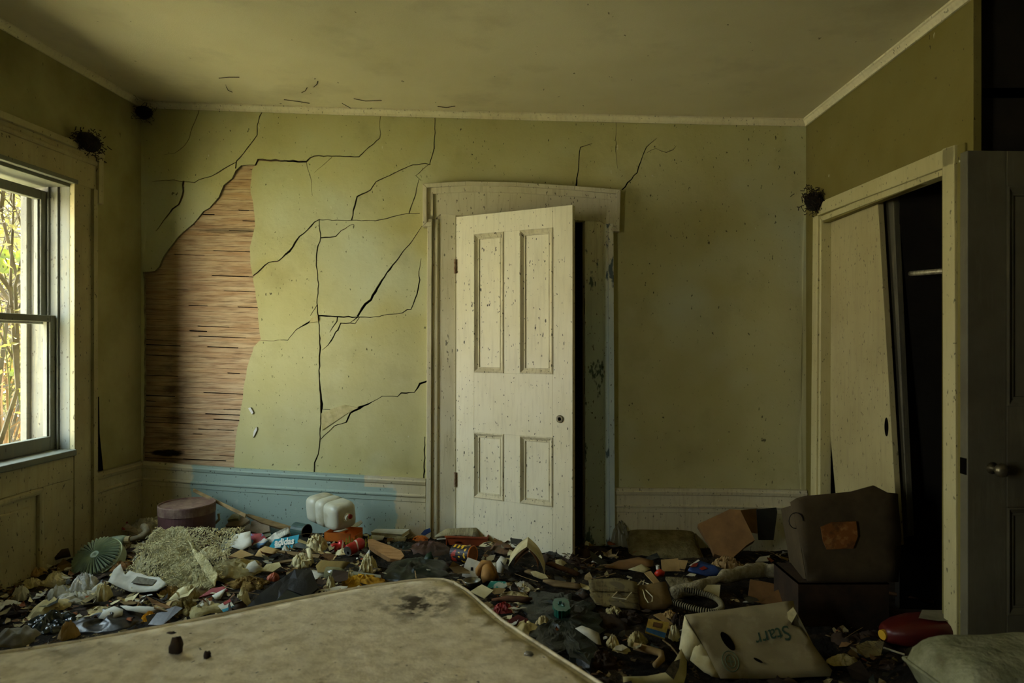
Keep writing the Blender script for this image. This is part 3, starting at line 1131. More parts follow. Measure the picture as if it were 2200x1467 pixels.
# closet rod
y_c = 3.52
p0 = CAM + Vector(((1900 - CX) / F, 1, -(611 - CY) / F)) * 3.75
p1 = CAM + Vector(((2060 - CX) / F, 1, -(597 - CY) / F)) * 3.05
t = bpy.data.objects.new('closet_rod', None)
COL.objects.link(t)
q0, q1 = Vector((1.985, 4.28, 1.715)), Vector((1.985, 2.78, 1.635))
t.location = q0
tag(t, 'thin pale metal clothes rod across the dark closet', 'rod')
obj('pole', MB().tube([(0, 0, 0), tuple(q1 - q0)], .013, 12), plain('rod_metal', (190, 184, 150), (120, 112, 90), .4, 40, .2, .5, .2, .6), parent=t, smooth=True)
obj('rod_socket', MB().tube([(0, 0, 0), (0, -.015, 0)], .026, 14), plain('rusty_iron', (60, 44, 30)), parent=t)

# ================================================================== dark door on the right, standing open into the room
HX0 = Vector((1.668, 2.50, 0))
HX1 = Vector((2.49, 2.53, 0))
WX = Wall(HX0, HX1)
d4 = bpy.data.objects.new('door_4', None)
COL.objects.link(d4)
d4.matrix_world = WX.M
struct(d4, 'dark grimy panelled door at the right edge of the picture')
b = MatB('dark_door_paint', srgb(98, 94, 72), .6, .35)
b.var(srgb(74, 67, 48), 3, .8, .4, .7, 4)
b.var(srgb(118, 114, 88), 7, .4, .55, .7, 5, (4, 4, .5))
b.bump(b.noise(40, 4, (4, 4, .5)), .2, .003)
M_dd = b.done()
tz = WX.px(2090, 323)[1]


def xb(name, u0, u1, z0, z1, d0=-.04, d1=0, m=None, bevel=.003):
    return obj(name, MB().poly([(u0, z0), (u1, z0), (u1, z1), (u0, z1)], d0, d1), m or M_dd, parent=d4, bevel=bevel)


us = WX.px(2163, 700)[0]
zz = [WX.px(2170, y)[1] for y in (1322, 1090, 872, 400)]
xb('stile', 0, us, .08, tz)
xb('stile', WX.len - us, WX.len, .08, tz)
um = WX.len / 2
xb('mullion', um - .05, um + .05, .08, tz)
for z0, z1 in ((.08, zz[0]), (zz[1], zz[2]), (zz[3], tz)):
    xb('rail', us, um - .05, z0, z1)
    xb('rail', um + .05, WX.len - us, z0, z1)
for a, c in ((us, um - .05), (um + .05, WX.len - us)):
    for z0, z1 in ((zz[0], zz[1]), (zz[2], zz[3])):
        xb('panel', a, c, z0, z1, -.03, -.016)
        mb = MB()
        cn = [(a, z0, 1, 1), (c, z0, -1, 1), (c, z1, -1, -1), (a, z1, 1, -1)]
        rings = [[(x + sx_ * p, -d, z_ + sz_ * p) for p, d in prof] for x, z_, sx_, sz_ in cn]
        for i in range(4):
            r0, r1 = rings[i], rings[(i + 1) % 4]
            kk = len(prof)
            mb.add(r0 + r1, [(j, j + 1, kk + j + 1, kk + j) for j in range(kk - 1)])
        obj('panel_moulding', mb, M_dd, parent=d4)
uk, zk = WX.px(2130, 1005)
kn = obj('knob', MB().lathe([(.020, 0), (.022, .004), (.009, .010), (.008, .030), (.020, .038), (.026, .050), (.022, .062), (.008, .068)], 20),
         plain('dull_brass', (120, 112, 84), (70, 62, 40), .35, 40, .1, .5, .3, .7), parent=d4, smooth=True)
kn.matrix_local = Matrix.Translation((uk, 0, zk)) @ Matrix.Rotation(PI / 2, 4, 'X')
z_ = WX.px(2080, 1003)[1]
obj('latch_plate', MB().box(-.003, .001, .004, .036, z_ - .03, z_ + .03), M_dark, parent=d4)
# ================================================================== outside the window
gm_ = MatB('dry_grass_ground', srgb(232, 214, 164), .95, .1)
gm_.var(srgb(208, 190, 134), 1.5, .8)
mb = MB()
mb.box(-16, -3.05, -10, 16, -.75, -.70)
struct(obj('ground', mb, gm_.done()), 'dry grass ground outside the window')
# outside: thicket of bare branches and dry stalks, a few green leaves
M_branch = plain('grey_branch_bark', (88, 80, 62), (54, 48, 36), .9, 9, .2)
M_stalk = plain('dry_tan_stalk', (112, 84, 46), (84, 66, 34), .9, 6, .2)
M_stalk2 = plain('olive_stalk', (84, 86, 40), (66, 64, 32), .9, 6, .2)


def leafmat(name, c, tr):
    m = bpy.data.materials.new(name)
    m.use_nodes = True
    t = m.node_tree
    bs = t.nodes['Principled BSDF']
    bs.inputs['Base Color'].default_value = c
    bs.inputs['Roughness'].default_value = .6
    tl = N(t, 'ShaderNodeBsdfTranslucent')
    tl.inputs[0].default_value = tr
    mx = N(t, 'ShaderNodeMixShader')
    mx.inputs[0].default_value = .45
    t.links.new(bs.outputs[0], mx.inputs[1])
    t.links.new(tl.outputs[0], mx.inputs[2])
    t.links.new(mx.outputs[0], t.nodes['Material Output'].inputs[0])
    return m


M_leafg = leafmat('green_leaf', srgb(78, 92, 26), srgb(112, 122, 26))
M_leafy = leafmat('yellow_leaf', srgb(104, 100, 44), srgb(128, 118, 48))


def outside(px, y, dist):
    """point on the ray through a pixel of the window, dist metres of depth"""
    r = Vector(((px - CX) / F, 1, -(y - CY) / F))
    return CAM + r * dist


rng = random.Random(21)


TO = Vector((0, 0, 0))


def twig(mb, p, d, L, r, depth):
    pts, n = [p.copy()], 5
    q = p.copy()
    for i in range(n):
        d = (d + Vector((rng.uniform(-.28, .28), rng.uniform(-.28, .28), rng.uniform(-.24, .24)))).normalized()
        q = q + d * L / n
        if (q + TO).x > -3.05:
            q.x = -3.05 - TO.x - rng.uniform(0, .05)
        pts.append(q.copy())
        if depth > 0 and rng.random() < .75:
            dd = (d + Vector((rng.uniform(-1, 1), rng.uniform(-1, 1), rng.uniform(-.7, .9)))).normalized()
            twig(mb, q.copy(), dd, L * rng.uniform(.45, .75), r * .62, depth - 1)
    mb.tube(pts, [r * (1 - .7 * i / n) for i in range(n + 1)], 4, False)


for k, (px, dep, hh, lab) in enumerate([(-60, 5.2, 2.6, 'leafless tangled grey shrub behind the left of the window pane'), (18, 4.7, 2.9, 'leafless tangled grey shrub nearest the window glass'),
                                        (70, 5.9, 2.8, 'leafless tangled grey shrub beside the right window edge')]):
    p = outside(px, 900, dep)
    p.z = -.7
    e_ = bpy.data.objects.new('shrub', None)
    COL.objects.link(e_)
    e_.location = p
    TO = p
    tag(e_, lab, 'shrub')
    mb = MB()
    for s_ in range(6):
        twig(mb, Vector((rng.uniform(-.15, .15), rng.uniform(-.15, .15), 0)), Vector((rng.uniform(-.35, .35), rng.uniform(-.35, .35), 1)), hh * rng.uniform(.9, 1.35), .024, 4)
    obj('branches', mb, M_branch, parent=e_, fix=False)['kind'] = 'stuff'
    lf = MB()
    for s_ in range(1500):
        c = Vector((min(rng.gauss(0, .55), -3.05 - p.x), rng.gauss(0, .55), rng.uniform(1.5, 3.7)))
        a = Vector((rng.uniform(-1, 1), rng.uniform(-1, 1), rng.uniform(-.6, .6))).normalized()
        b_ = a.cross(Vector((rng.uniform(-1, 1), rng.uniform(-1, 1), 1))).normalized()
        w = rng.uniform(.010, .022)
        lf.add([c - a * w * 1.6, c + b_ * w, c + a * w * 1.6, c - b_ * w], [(0, 1, 2, 3)])
    obj('foliage', lf, M_leafy, parent=e_, fix=False)['kind'] = 'stuff'
# big round leaves of a nearer plant
e_ = bpy.data.objects.new('vine', None)
COL.objects.link(e_)
c0 = outside(20, 565, 4.35)
e_.location = (c0.x, c0.y, -.7)
tag(e_, 'vine with a few big round green leaves close behind the glass', 'plant')
mb = MB()
for px, y, r in ((6, 570, .06), (52, 552, .062), (62, 574, .05), (-20, 555, .06), (10, 545, .04), (30, 800, .03)):
    c = outside(px, y, 4.3 + rng.uniform(-.05, .05)) - e_.location
    a = Vector((1, .2, rng.uniform(-.3, .3))).normalized()
    b_ = Vector((rng.uniform(-.2, .2), .35, 1)).normalized()
    lm = MB()
    ring = []
    for j in range(14):
        t = 2 * PI * j / 14
        rr = r * (1 + .18 * math.cos(t))
        ring.append(c + a * rr * math.cos(t) * 1.2 + b_ * rr * .8 * math.sin(t) + Vector((0, .012 * math.cos(2 * t), 0)))
    lm.add([c + Vector((0, .012, 0))] + ring, [(0, 1 + j, 1 + (j + 1) % 14) for j in range(14)])
    obj('leaf', lm, M_leafg, parent=e_, smooth=True, fix=False)
    mb.tube([c, c + Vector((.03, .05, -.3)), Vector((0, 0, max(0.2, c.z - .8))), Vector((0, 0, 0))], .004, 4, False)
obj('stem', mb, M_stalk2, parent=e_, fix=False)
# clumps of dry stalks
M_st = (M_stalk, M_stalk, M_stalk2)
for q_, (px0, dep0, lab) in enumerate([(20, 4.9, 'clump of tall dry tan reeds close behind the lower window pane'), (70, 6.3, 'clump of dry reeds standing further back behind the lower window pane')]):
    p = outside(px0, 900, dep0)
    p.z = -.7
    e_ = bpy.data.objects.new('reed_clump', None)
    COL.objects.link(e_)
    e_.location = p
    tag(e_, lab, 'reeds')
    for k in range(17):
        mb = MB()
        h = rng.uniform(1.75, 2.35)
        r0 = Vector((rng.uniform(-.55, min(.55, -3.2 - p.x)), rng.uniform(-.5, .5), 0))
        lean = Vector((rng.uniform(-.3, .05), rng.uniform(-.25, .25), 0))
        pts = [r0 + lean * (t * t) + Vector((rng.uniform(-.03, .03), rng.uniform(-.03, .03), h * t)) for t in (0, .25, .5, .75, 1)]
        w = rng.uniform(.009, .026)
        mb.tube(pts, [w, w, w * .9, w * .8, w * .4], 6)
        for s_ in range(6):
            t = rng.uniform(.3, .95)
            q = r0 + lean * (t * t) + Vector((0, 0, h * t))
            d = Vector((rng.uniform(-1, .2), rng.uniform(-1, 1), rng.uniform(-.9, .5)))
            mb.tube([q, q + d * .22, q + d * .4 + Vector((0, 0, -.12))], [.007, .006, .002], 4, False)
        obj('stalk', mb, M_st[k % 3], parent=e_, fix=False)

# dense sunlit hedge further back
M_hedge = leafmat('hedge_leaf', srgb(112, 106, 44), srgb(128, 120, 40))
M_hedge2 = leafmat('hedge_tan_leaf', srgb(124, 92, 50), srgb(124, 92, 44))
for q_, (px0, dep0, lab) in enumerate([(-40, 8.5, 'broad yellow-green bush filling the left of the window view'), (95, 11.0, 'broad yellow-green bush further back at the right of the window view')]):
    p = outside(px0, 800, dep0)
    p.z = -.7
    e_ = bpy.data.objects.new('bush', None)
    COL.objects.link(e_)
    e_.location = p
    tag(e_, lab, 'bush')
    for nm, m_, z0, z1, nn_ in (('foliage', M_hedge, 1.6, 5.6, 1500), ('dry_foliage', M_hedge2, 0, 2.6, 1300)):
        lf = MB()
        for s_ in range(nn_):
            c = Vector((rng.gauss(0, 1.0), rng.gauss(0, .5), rng.uniform(z0, z1)))
            a = Vector((rng.uniform(-1, 1), rng.uniform(-1, 1), rng.uniform(-.6, .6))).normalized()
            b_ = a.cross(Vector((rng.uniform(-1, 1), rng.uniform(-1, 1), 1))).normalized()
            w = rng.uniform(.05, .11)
            lf.add([c - a * w * 1.6, c + b_ * w, c + a * w * 1.6, c - b_ * w], [(0, 1, 2, 3)])
        obj(nm, lf, m_, parent=e_, fix=False)['kind'] = 'stuff'
    mb = MB()
    for s_ in range(9):
        b0_ = Vector((rng.uniform(-.8, .8), rng.uniform(-.3, .3), 0))
        mb.tube([b0_, b0_ + Vector((rng.uniform(-.2, .2), 0, 2)), b0_ + Vector((rng.uniform(-.5, .5), 0, 4))], [.04, .03, .01], 6, False)
    obj('stems', mb, M_branch, parent=e_, fix=False)['kind'] = 'stuff'
# ================================================================== litter field
def heap_z(x, y):
    h = 0.035
    h += 0.075 * math.exp(-((x + 1.35) / .75) ** 2 - ((y - 3.35) / .55) ** 2)
    h += 0.05 * math.exp(-((x + .45) / .6) ** 2 - ((y - 3.6) / .45) ** 2)
    h += 0.05 * math.exp(-((x - .25) / .5) ** 2 - ((y - 2.9) / .6) ** 2)
    h += 0.03 * math.exp(-((x - 1.0) / .5) ** 2 - ((y - 3.2) / .5) ** 2)
    h += 0.20 * math.exp(-((x - 1.75) / .42) ** 2 - ((y - 2.1) / .48) ** 2)
    h += 0.022 * noise.noise(Vector((x * 3.1, y * 3.1, 7)))
    return floor_z(x) + max(0.012, h)


def gpt(px, py):
    """the point of the litter field that the photograph shows at pixel px, py"""
    r = Vector(((px - CX) / F, 1, -(py - CY) / F))
    y = 1.2
    while y < 4.3:
        p = CAM + r * y
        if p.z <= heap_z(p.x, p.y):
            return p
        y += 0.01
    p = CAM + r * 4.2
    return p


M_heap = MatB('matted_dark_litter', srgb(30, 25, 17), .95, .15)
M_heap.var(srgb(60, 50, 32), 9, .8, .45, .62, 5)
M_heap.var(srgb(20, 17, 12), 5, .9, .45, .6, 4, loc=(3, 3, 0))
M_heap.var(srgb(112, 96, 62), 24, .7, .60, .66, 4, loc=(1, 7, 0))
M_heap.bump(M_heap.noise(30, 5), .9, .02)
M_heap = M_heap.done()
mb = MB()
nx, ny = 170, 130
x0, x1, y0, y1 = -2.62, 2.5, .6, 4.36
for j in range(ny + 1):
    for i in range(nx + 1):
        y = y0 + (y1 - y0) * j / ny
        lo_ = -2.685 + .068 * y + .01
        hi_ = 1.80 if y > 2.62 else 2.5
        x = lo_ + (hi_ - lo_) * i / nx
        y = min(y, 4.295 - .041 * x)
        mb.v.append(Vector((x, y, heap_z(x, y) + .014 * noise.noise(Vector((x * 14, y * 14, 1))) + .008 * noise.noise(Vector((x * 40, y * 40, 2))))))
for j in range(ny):
    for i in range(nx):
        a = j * (nx + 1) + i
        mb.f.append((a, a + 1, a + nx + 2, a + nx + 1))
stuff(obj('matted_litter', mb, M_heap, smooth=True, fix=False), 'matted dark litter covering the whole floor', 'litter')


KEEP = []


def fit(x0, y0, x1, y1, D=None, k=.9):
    g = gpt((x0 + x1) / 2, y1)
    w = (x1 - x0) * g.y / F
    D = D or w * k
    s = (y1 - CY) / F
    H = max(.02, (y1 - y0) * g.y / F - D * s * .95)
    g = Vector((CAM.x + ((x0 + x1) / 2 - CX) / F * (g.y + D / 2), g.y + D / 2, 0))
    g.z = heap_z(g.x, g.y)
    return g, w, D, H


def root(name, label, cat, loc, rz=0, group=None):
    e = bpy.data.objects.new(name, None)
    COL.objects.link(e)
    e.location = loc
    e.rotation_euler = (0, 0, rz)
    tag(e, label, cat, group)
    return e


def lump(name, label, cat, bb, m, D=None, k=.9, seed=0, fold=1.0, freq=7.0, p=2.8, sq=2.6, smooth=True, rag=.16, sink=.03, hm=.85, group=None, parent=None, nr=20, na=64):
    g, w, D, H = fit(*bb, D=D, k=k)
    H *= hm
    KEEP.append((bb[0] + 3, bb[1] + 2, bb[2] - 3, bb[3] - 1))
    mb = MB()
    s = Vector((seed * 3.7, seed * 1.3, seed * 2.1))
    f = freq
    mb.v.append(Vector((0, 0, H * (.85 + .2 * noise.noise(s)))))
    sc = max(w, D)
    for i in range(1, nr + 1):
        r = i / nr
        for j in range(na):
            a = 2 * PI * j / na
            c, si = math.cos(a), math.sin(a)
            R = (abs(c) ** sq + abs(si) ** sq) ** (-1 / sq) * (1 + rag * noise.noise(Vector((c * 2, si * 2, 0)) + s) + rag * .5 * noise.noise(Vector((c * 7, si * 7, 3)) + s))
            x, y = c * R * r * w / 2, si * R * r * D / 2
            q = Vector((x / sc * f, y / sc * f, 0)) + s
            rd = 1 - 2.2 * abs(noise.noise(q + Vector((0, 0, 5)) + 1.1 * noise.noise_vector(q * .8)))
            rd2 = 1 - 2 * abs(noise.noise(q * 2.6))
            rd3 = 1 - 2 * abs(noise.noise(q * 5.5))
            h = H * (1 - r ** p) * (.78 + fold * (.30 * rd + .13 * rd2 + .06 * rd3)) + (.012 * fold * rd * (1 - r) if fold else 0)
            if i == nr:
                h = -sink
            elif h > 0:
                x += fold * sc * .03 * noise.noise(q * 1.7 + Vector((9, 0, 0)))
                y += fold * sc * .03 * noise.noise(q * 1.7 + Vector((0, 9, 0)))
            mb.v.append(Vector((x, y, h)))
    for j in range(na):
        mb.f.append((0, 1 + j, 1 + (j + 1) % na))
    for i in range(nr - 1):
        for j in range(na):
            a, b_ = 1 + i * na + j, 1 + i * na + (j + 1) % na
            mb.f.append((a, a + na, b_ + na, b_))
    mb.f.append(tuple(1 + (nr - 1) * na + j for j in range(na - 1, -1, -1)))
    o = obj(name, mb, m, smooth=smooth, loc=g, fix=False)
    return tag(o, label, cat, group)


class Plane:
    def __init__(s, g, alpha, yaw=0):
        a, y = math.radians(alpha), math.radians(yaw)
        s.g = g
        s.X = Vector((math.cos(y), math.sin(y), 0))
        s.V = Vector((-math.sin(y) * math.cos(a), math.cos(y) * math.cos(a), math.sin(a)))
        s.n = s.X.cross(s.V)
        s.M = Matrix(((s.X.x, s.V.x, s.n.x, g.x), (s.X.y, s.V.y, s.n.y, g.y), (s.X.z, s.V.z, s.n.z, g.z), (0, 0, 0, 1)))

    def px(s, x, y):
        r = Vector(((x - CX) / F, 1, -(y - CY) / F))
        t = (s.g - CAM).dot(s.n) / r.dot(s.n)
        p = CAM + r * t - s.g
        return Vector((p.dot(s.X), p.dot(s.V)))


def sheet_mesh(pts, th, amp=0.0, sub=.03, seed=0, freq=9, curl=0.0, fine=0.0):
    """plate with outline pts (local x,y), thickness th (downwards), surface waviness amp"""
    if sum(a[0] * c[1] - c[0] * a[1] for a, c in zip(pts, list(pts[1:]) + [pts[0]])) < 0:
        pts = list(pts)[::-1]
    V = []
    for a, c in zip(pts, list(pts[1:]) + [pts[0]]):
        k = max(1, int(math.dist(a, c) / sub)) if amp or curl else 1
        for i in range(k):
            V.append(Vector((a[0] + (c[0] - a[0]) * i / k, a[1] + (c[1] - a[1]) * i / k)))
    nb = len(V)
    loop = list(range(nb))
    if amp or curl:
        ax, bx = min(v.x for v in V), max(v.x for v in V)
        ay, by = min(v.y for v in V), max(v.y for v in V)
        for i in range(1, int((bx - ax) / sub)):
            for j in range(1, int((by - ay) / sub)):
                V.append(Vector((ax + i * sub + .2 * sub * math.sin(i * 7 + j * 3), ay + j * sub + .2 * sub * math.cos(i * 5 + j))))
    v, e, f, ov, oe, of = delaunay_2d_cdt(V, [], [loop], 0, 1e-6, True)
    f = [t for t, src in zip(f, of) if src]
    n = len(v)
    mb = MB()
    R = max(1e-3, max(p.length for p in v))
    zs = []
    for p in v:
        q = Vector((p.x * freq, p.y * freq, seed * 2.3))
        zs.append(amp * (noise.noise(q) + .7 * (1 - 2 * abs(noise.noise(q * 1.6 + Vector((4, 4, 4)))))) + curl * (p.length / R) ** 2
                  + (fine * (noise.noise(q * 5) + .8 * noise.noise(Vector((p.x * 150, p.y * 40, 4))) + .6 * (1 - 2 * abs(noise.noise(q * 2.3)))) if fine else 0))
    mb.v = [Vector((p.x, p.y, z)) for p, z in zip(v, zs)] + [Vector((p.x, p.y, z - th)) for p, z in zip(v, zs)]
    cnt = set()
    for t in f:
        mb.f.append(tuple(t))
        mb.f.append(tuple(n + i for i in reversed(t)))
        for a, c in zip(t, list(t[1:]) + [t[0]]):
            cnt.add((a, c))
    for a, c in cnt:
        if (c, a) not in cnt:
            mb.f.append((a, n + a, n + c, c))
    return mb


def plate(name, label, cat, outline, m, alpha=22, base=None, yaw=0, th=.003, amp=0.0, seed=0, lift=.012, group=None, sub=.03, freq=9, curl=0.0, smooth=None, fine=0.0):
    if base is None:
        base = (sum(p[0] for p in outline) / len(outline), max(p[1] for p in outline))
    g = gpt(*base)
    g.z += lift
    g = CAM + (g - CAM)
    P = Plane(g, alpha, yaw)
    pts = [P.px(*p) for p in outline]
    KEEP.append((min(p[0] for p in outline), min(p[1] for p in outline), max(p[0] for p in outline), max(p[1] for p in outline) + 2))
    o = obj(name, sheet_mesh(pts, th, amp, sub, seed, freq, curl, fine), m, mw=P.M, smooth=bool(amp) if smooth is None else smooth)
    tag(o, label, cat, group)
    o['_p'] = 0
    del o['_p']
    return o, P


def text_mesh(body, size, m, shear=0.0, extrude=.0004, bold=0.0):
    cu = bpy.data.curves.new('lettering', 'FONT')
    cu.body = body
    cu.size = size
    cu.shear = shear
    cu.extrude = extrude
    cu.offset = bold
    cu.align_x = 'CENTER'
    cu.align_y = 'CENTER'
    cu.resolution_u = 3
    to = bpy.data.objects.new('lettering', cu)
    me = bpy.data.meshes.new_from_object(to)
    bpy.data.objects.remove(to)
    bpy.data.curves.remove(cu)
    me.materials.clear()
    me.materials.append(m)
    return me


def lettering(parent, body, size, x, y, m, rot=0, z=.001, **kw):
    o = bpy.data.objects.new('lettering', text_mesh(body, size, m, **kw))
    COL.objects.link(o)
    o.parent = parent
    o.matrix_local = Matrix.Translation((x, y, z)) @ Matrix.Rotation(math.radians(rot), 4, 'Z')
    return o


# ------------------------------------------------------------------ materials of the litter
def newsprint(name, c=(176, 168, 134), s=1.0, dark=(62, 58, 46)):
    if name in MATS:
        return MATS[name]
    b = MatB(name, srgb(*c), .9, .15)
    x, y, z = b.xyz()
    ln = b.math('FRACT', b.math('MULTIPLY', y, 150 * s))
    row = b.math('MULTIPLY', b.ramp(ln, .45, .55), b.ramp(b.noise(90 * s, 2, (1, .2, 1)), .40, .50))
    col = b.ramp(b.math('FRACT', b.math('MULTIPLY', x, 14 * s)), .06, .10)
    blk = b.ramp(b.noise(9 * s, 1), .42, .46)
    b.mix(b.math('MULTIPLY', b.math('MULTIPLY', row, col), blk), srgb(*dark), .75)
    pic = b.ramp(b.noise(7 * s, 1, loc=(5, 2, 0)), .62, .64)
    b.mix(pic, srgb(86, 80, 64), .6)
    b.var(srgb(120, 104, 66), 5, .5, .45, .7)
    MATS[name] = b.done()
    return MATS[name]


def plastic(name, c, alpha=.5, rough=.25):
    if name in MATS:
        return MATS[name]
    m = bpy.data.materials.new(name)
    m.use_nodes = True
    t = m.node_tree
    bs = t.nodes['Principled BSDF']
    bs.inputs['Base Color'].default_value = srgb(*c)
    bs.inputs['Roughness'].default_value = rough
    bs.inputs['Specular IOR Level'].default_value = .8
    tr = N(t, 'ShaderNodeBsdfTransparent')
    tr.inputs[0].default_value = (.85, .9, .88, 1)
    mx = N(t, 'ShaderNodeMixShader')
    mx.inputs[0].default_value = alpha
    t.links.new(tr.outputs[0], mx.inputs[1])
    t.links.new(bs.outputs[0], mx.inputs[2])
    t.links.new(mx.outputs[0], t.nodes['Material Output'].inputs[0])
    MATS[name] = m
    return m


def fuzzy(name, c, c2, sc=60, st=1.0, stretch=(1, 1, 1)):
    if name in MATS:
        return MATS[name]
    b = MatB(name, srgb(*c), .98, .05)
    b.var(srgb(*c2), sc * .3, .9, .38, .62, 5, stretch)
    b.var(srgb(70, 58, 34), sc * .12, .5, .56, .72, 5, loc=(4, 0, 0))
    b.bump(b.noise(sc, 6, stretch), st, .02)
    MATS[name] = b.done()
    return MATS[name]


P_white = plain('dirty_white_paper', (222, 220, 204), (194, 188, 162), .85, 7, .2)
P_grey = plain('grey_paper', (196, 196, 184), (162, 158, 138), .85, 7, .25)
P_cream = plain('yellowed_cream_paper', (214, 204, 160), (182, 168, 118), .88, 7, .25)
C_cream = fuzzy('cream_cloth', (214, 202, 158), (184, 170, 122), 26, .5)
C_olive = fuzzy('olive_beige_cloth', (190, 178, 132), (154, 142, 96), 26, .5)
C_shag = fuzzy('shaggy_cream_pile', (232, 222, 172), (200, 186, 128), 110, 1.0)
C_wool = fuzzy('knobbly_grey_wool', (192, 184, 150), (128, 118, 84), 50, 1.0)
C_cotton = fuzzy('white_cotton', (230, 230, 226), (176, 174, 160), 40, .6)
C_brown = plain('brown_cardboard', (132, 98, 56), (104, 76, 42), .9, 6, .3)
C_tan = plain('tan_card', (176, 148, 96), (150, 122, 74), .9, 6, .3)
C_dark = plain('dark_brown_stuff', (58, 42, 26), (36, 28, 18), .85, 8, .4)
K_black = plain('black_plastic_sheet', (18, 19, 17), (34, 34, 28), .35, 6, .3, .5, .15)
K_green = plain('black_green_plastic', (12, 22, 16), (18, 34, 26), .42, 7, .4, .4, .1)
K_teal = plain('teal_plastic_film', (24, 104, 84), (14, 60, 50), .3, 9, .3, .6, .1)
K_slate = plain('glossy_slate_plastic', (44, 54, 52), (26, 32, 30), .22, 6, .3, .7, .1)
R_red = plain('faded_red_print', (150, 40, 28), (116, 30, 24), .5, 9, .1, .4, .2)
B_blue = plain('blue_print', (36, 66, 120), (26, 46, 86), .45, 7, .1, .4, .15)
T_teal = plain('teal_print', (22, 142, 160), (18, 118, 136), .55, 5, .05, .3, .12)
O_orange = plain('orange_plastic', (206, 112, 28), (176, 90, 24), .5, 7, .1, .4, .2)
O_terra = plain('terracotta_plastic', (156, 72, 30), (124, 56, 26), .6, 7, .1, .4, .25)
Y_cloth = plain('yellow_knit', (196, 150, 34), (150, 108, 22), .95, 14, .5)
G_pale = plain('pale_green_enamel', (168, 184, 158), (140, 158, 132), .45, 6, .1, .5, .3)
W_wood = plain('weathered_wood', (140, 118, 80), (104, 84, 54), .9, 5, .4, .2, .4, 0, .4, .65, (1, 6, 6))
M_metal = plain('dull_steel', (150, 150, 138), (96, 94, 84), .35, 9, .1, .5, .25, .8)
L_white = plain('white_lettering', (226, 226, 210), None, .7, 9, 0, .2, .1)
L_dark = plain('black_lettering', (28, 27, 24), None, .8, 9, 0, .2, 0)
NEWS = newsprint('old_newsprint')
NEWS2 = newsprint('dim_newsprint', (128, 116, 78), .9, (48, 42, 30))

# ------------------------------------------------------------------ mattress in the foreground
mz = .50


def mpt(px, py, z=mz):
    y = (CAMZ - z) * F / (py - CY)
    return Vector(((px - CX) / F * y, y))


edge = [mpt(*p) for p in ((0, 1398), (170, 1374), (330, 1345), (470, 1318), (600, 1290), (710, 1269), (800, 1255), (870, 1246), (920, 1241), (955, 1242), (980, 1249), (1010, 1267),
                          (1045, 1297), (1085, 1330), (1140, 1366), (1200, 1404), (1300, 1467))]
edge = [Vector((-1.86, 1.47))] + edge + [Vector((.47, 1.20)), Vector((-1.16, .27))]
dense = []
for a, c in zip(edge, edge[1:] + edge[:1]):
    k = max(1, int((c - a).length / .05))
    dense += [a + (c - a) * (i / k) for i in range(k)]
if sum(a.x * c.y - c.x * a.y for a, c in zip(dense, dense[1:] + dense[:1])) < 0:
    dense.reverse()
n = len(dense)
nor = []
for i in range(n):
    t = (dense[(i + 1) % n] - dense[i - 1]).normalized()
    nor.append(Vector((t.y, -t.x)))
M0 = Vector((-.55, 1.45, .10))
e_ = root('mattress', 'stained beige mattress with rounded corner filling the foreground', 'mattress', M0)


def ringz(inset, z):
    return [Vector((dense[i].x - nor[i].x * inset, dense[i].y - nor[i].y * inset, z)) - M0 for i in range(n)]


b = MatB('stained_ticking', srgb(222, 211, 180), .92, .15)
b.var(srgb(186, 172, 138), 24, .7, .42, .62, 8)
b.var(srgb(238, 228, 200), 18, .7, .5, .66, 4, loc=(2, 1, 0))
b.var(srgb(104, 86, 54), 15, .55, .62, .72, 5, loc=(5, 1, 0))
x, y, z = b.xyz()
for (sx_, sy_, rad, amt) in ((905, 1298, .17, .95), (150, 1400, .10, .35), (1150, 1385, .07, .4)):
    c = mpt(sx_, sy_)
    dx = b.math('SUBTRACT', x, c.x - M0.x)
    dy = b.math('SUBTRACT', y, c.y - M0.y)
    dd = b.math('SQRT', b.math('ADD', b.math('MULTIPLY', dx, dx), b.math('MULTIPLY', dy, dy)))
    b.mix(b.math('MULTIPLY', b.ramp(dd, rad, rad * .3), b.ramp(b.noise(15, 6, loc=(sx_, 0, 0)), .44, .56)), srgb(58, 48, 30), amt)
b.var(srgb(44, 34, 22), 42, .8, .70, .73, 2)
b.bump(b.noise(9, 4), .35, .02)
b.bump(b.noise(120, 3), .3, .003)
M_tick = b.done()
topv = [Vector((p.x, p.y)) for p in ringz(.035, 0)]
mb = sheet_mesh([tuple(p) for p in topv], .02, .006, .06, 3, 3)
for v in mb.v:
    v.z += mz - M0.z
obj('top_panel', mb, M_tick, parent=e_, smooth=True)
mb = MB()
rings = [ringz(.040, mz - .004), ringz(.018, mz - .002), ringz(.006, mz - .012), ringz(0, mz - .030), ringz(0, .30), ringz(.01, .12), ringz(.05, .105)]
for r in rings:
    mb.v += r
for k in range(len(rings) - 1):
    for i in range(n):
        mb.f.append((k * n + i, k * n + (i + 1) % n, (k + 1) * n + (i + 1) % n, (k + 1) * n + i))
obj('side_border', mb, M_tick, parent=e_, smooth=True)
pr = [Vector((dense[i].x - nor[i].x * .010, dense[i].y - nor[i].y * .010, mz - .001)) - M0 for i in range(n)]
obj('piping', MB().tube(pr + pr[:2], .005, 8, False), M_tick, parent=e_, smooth=True)


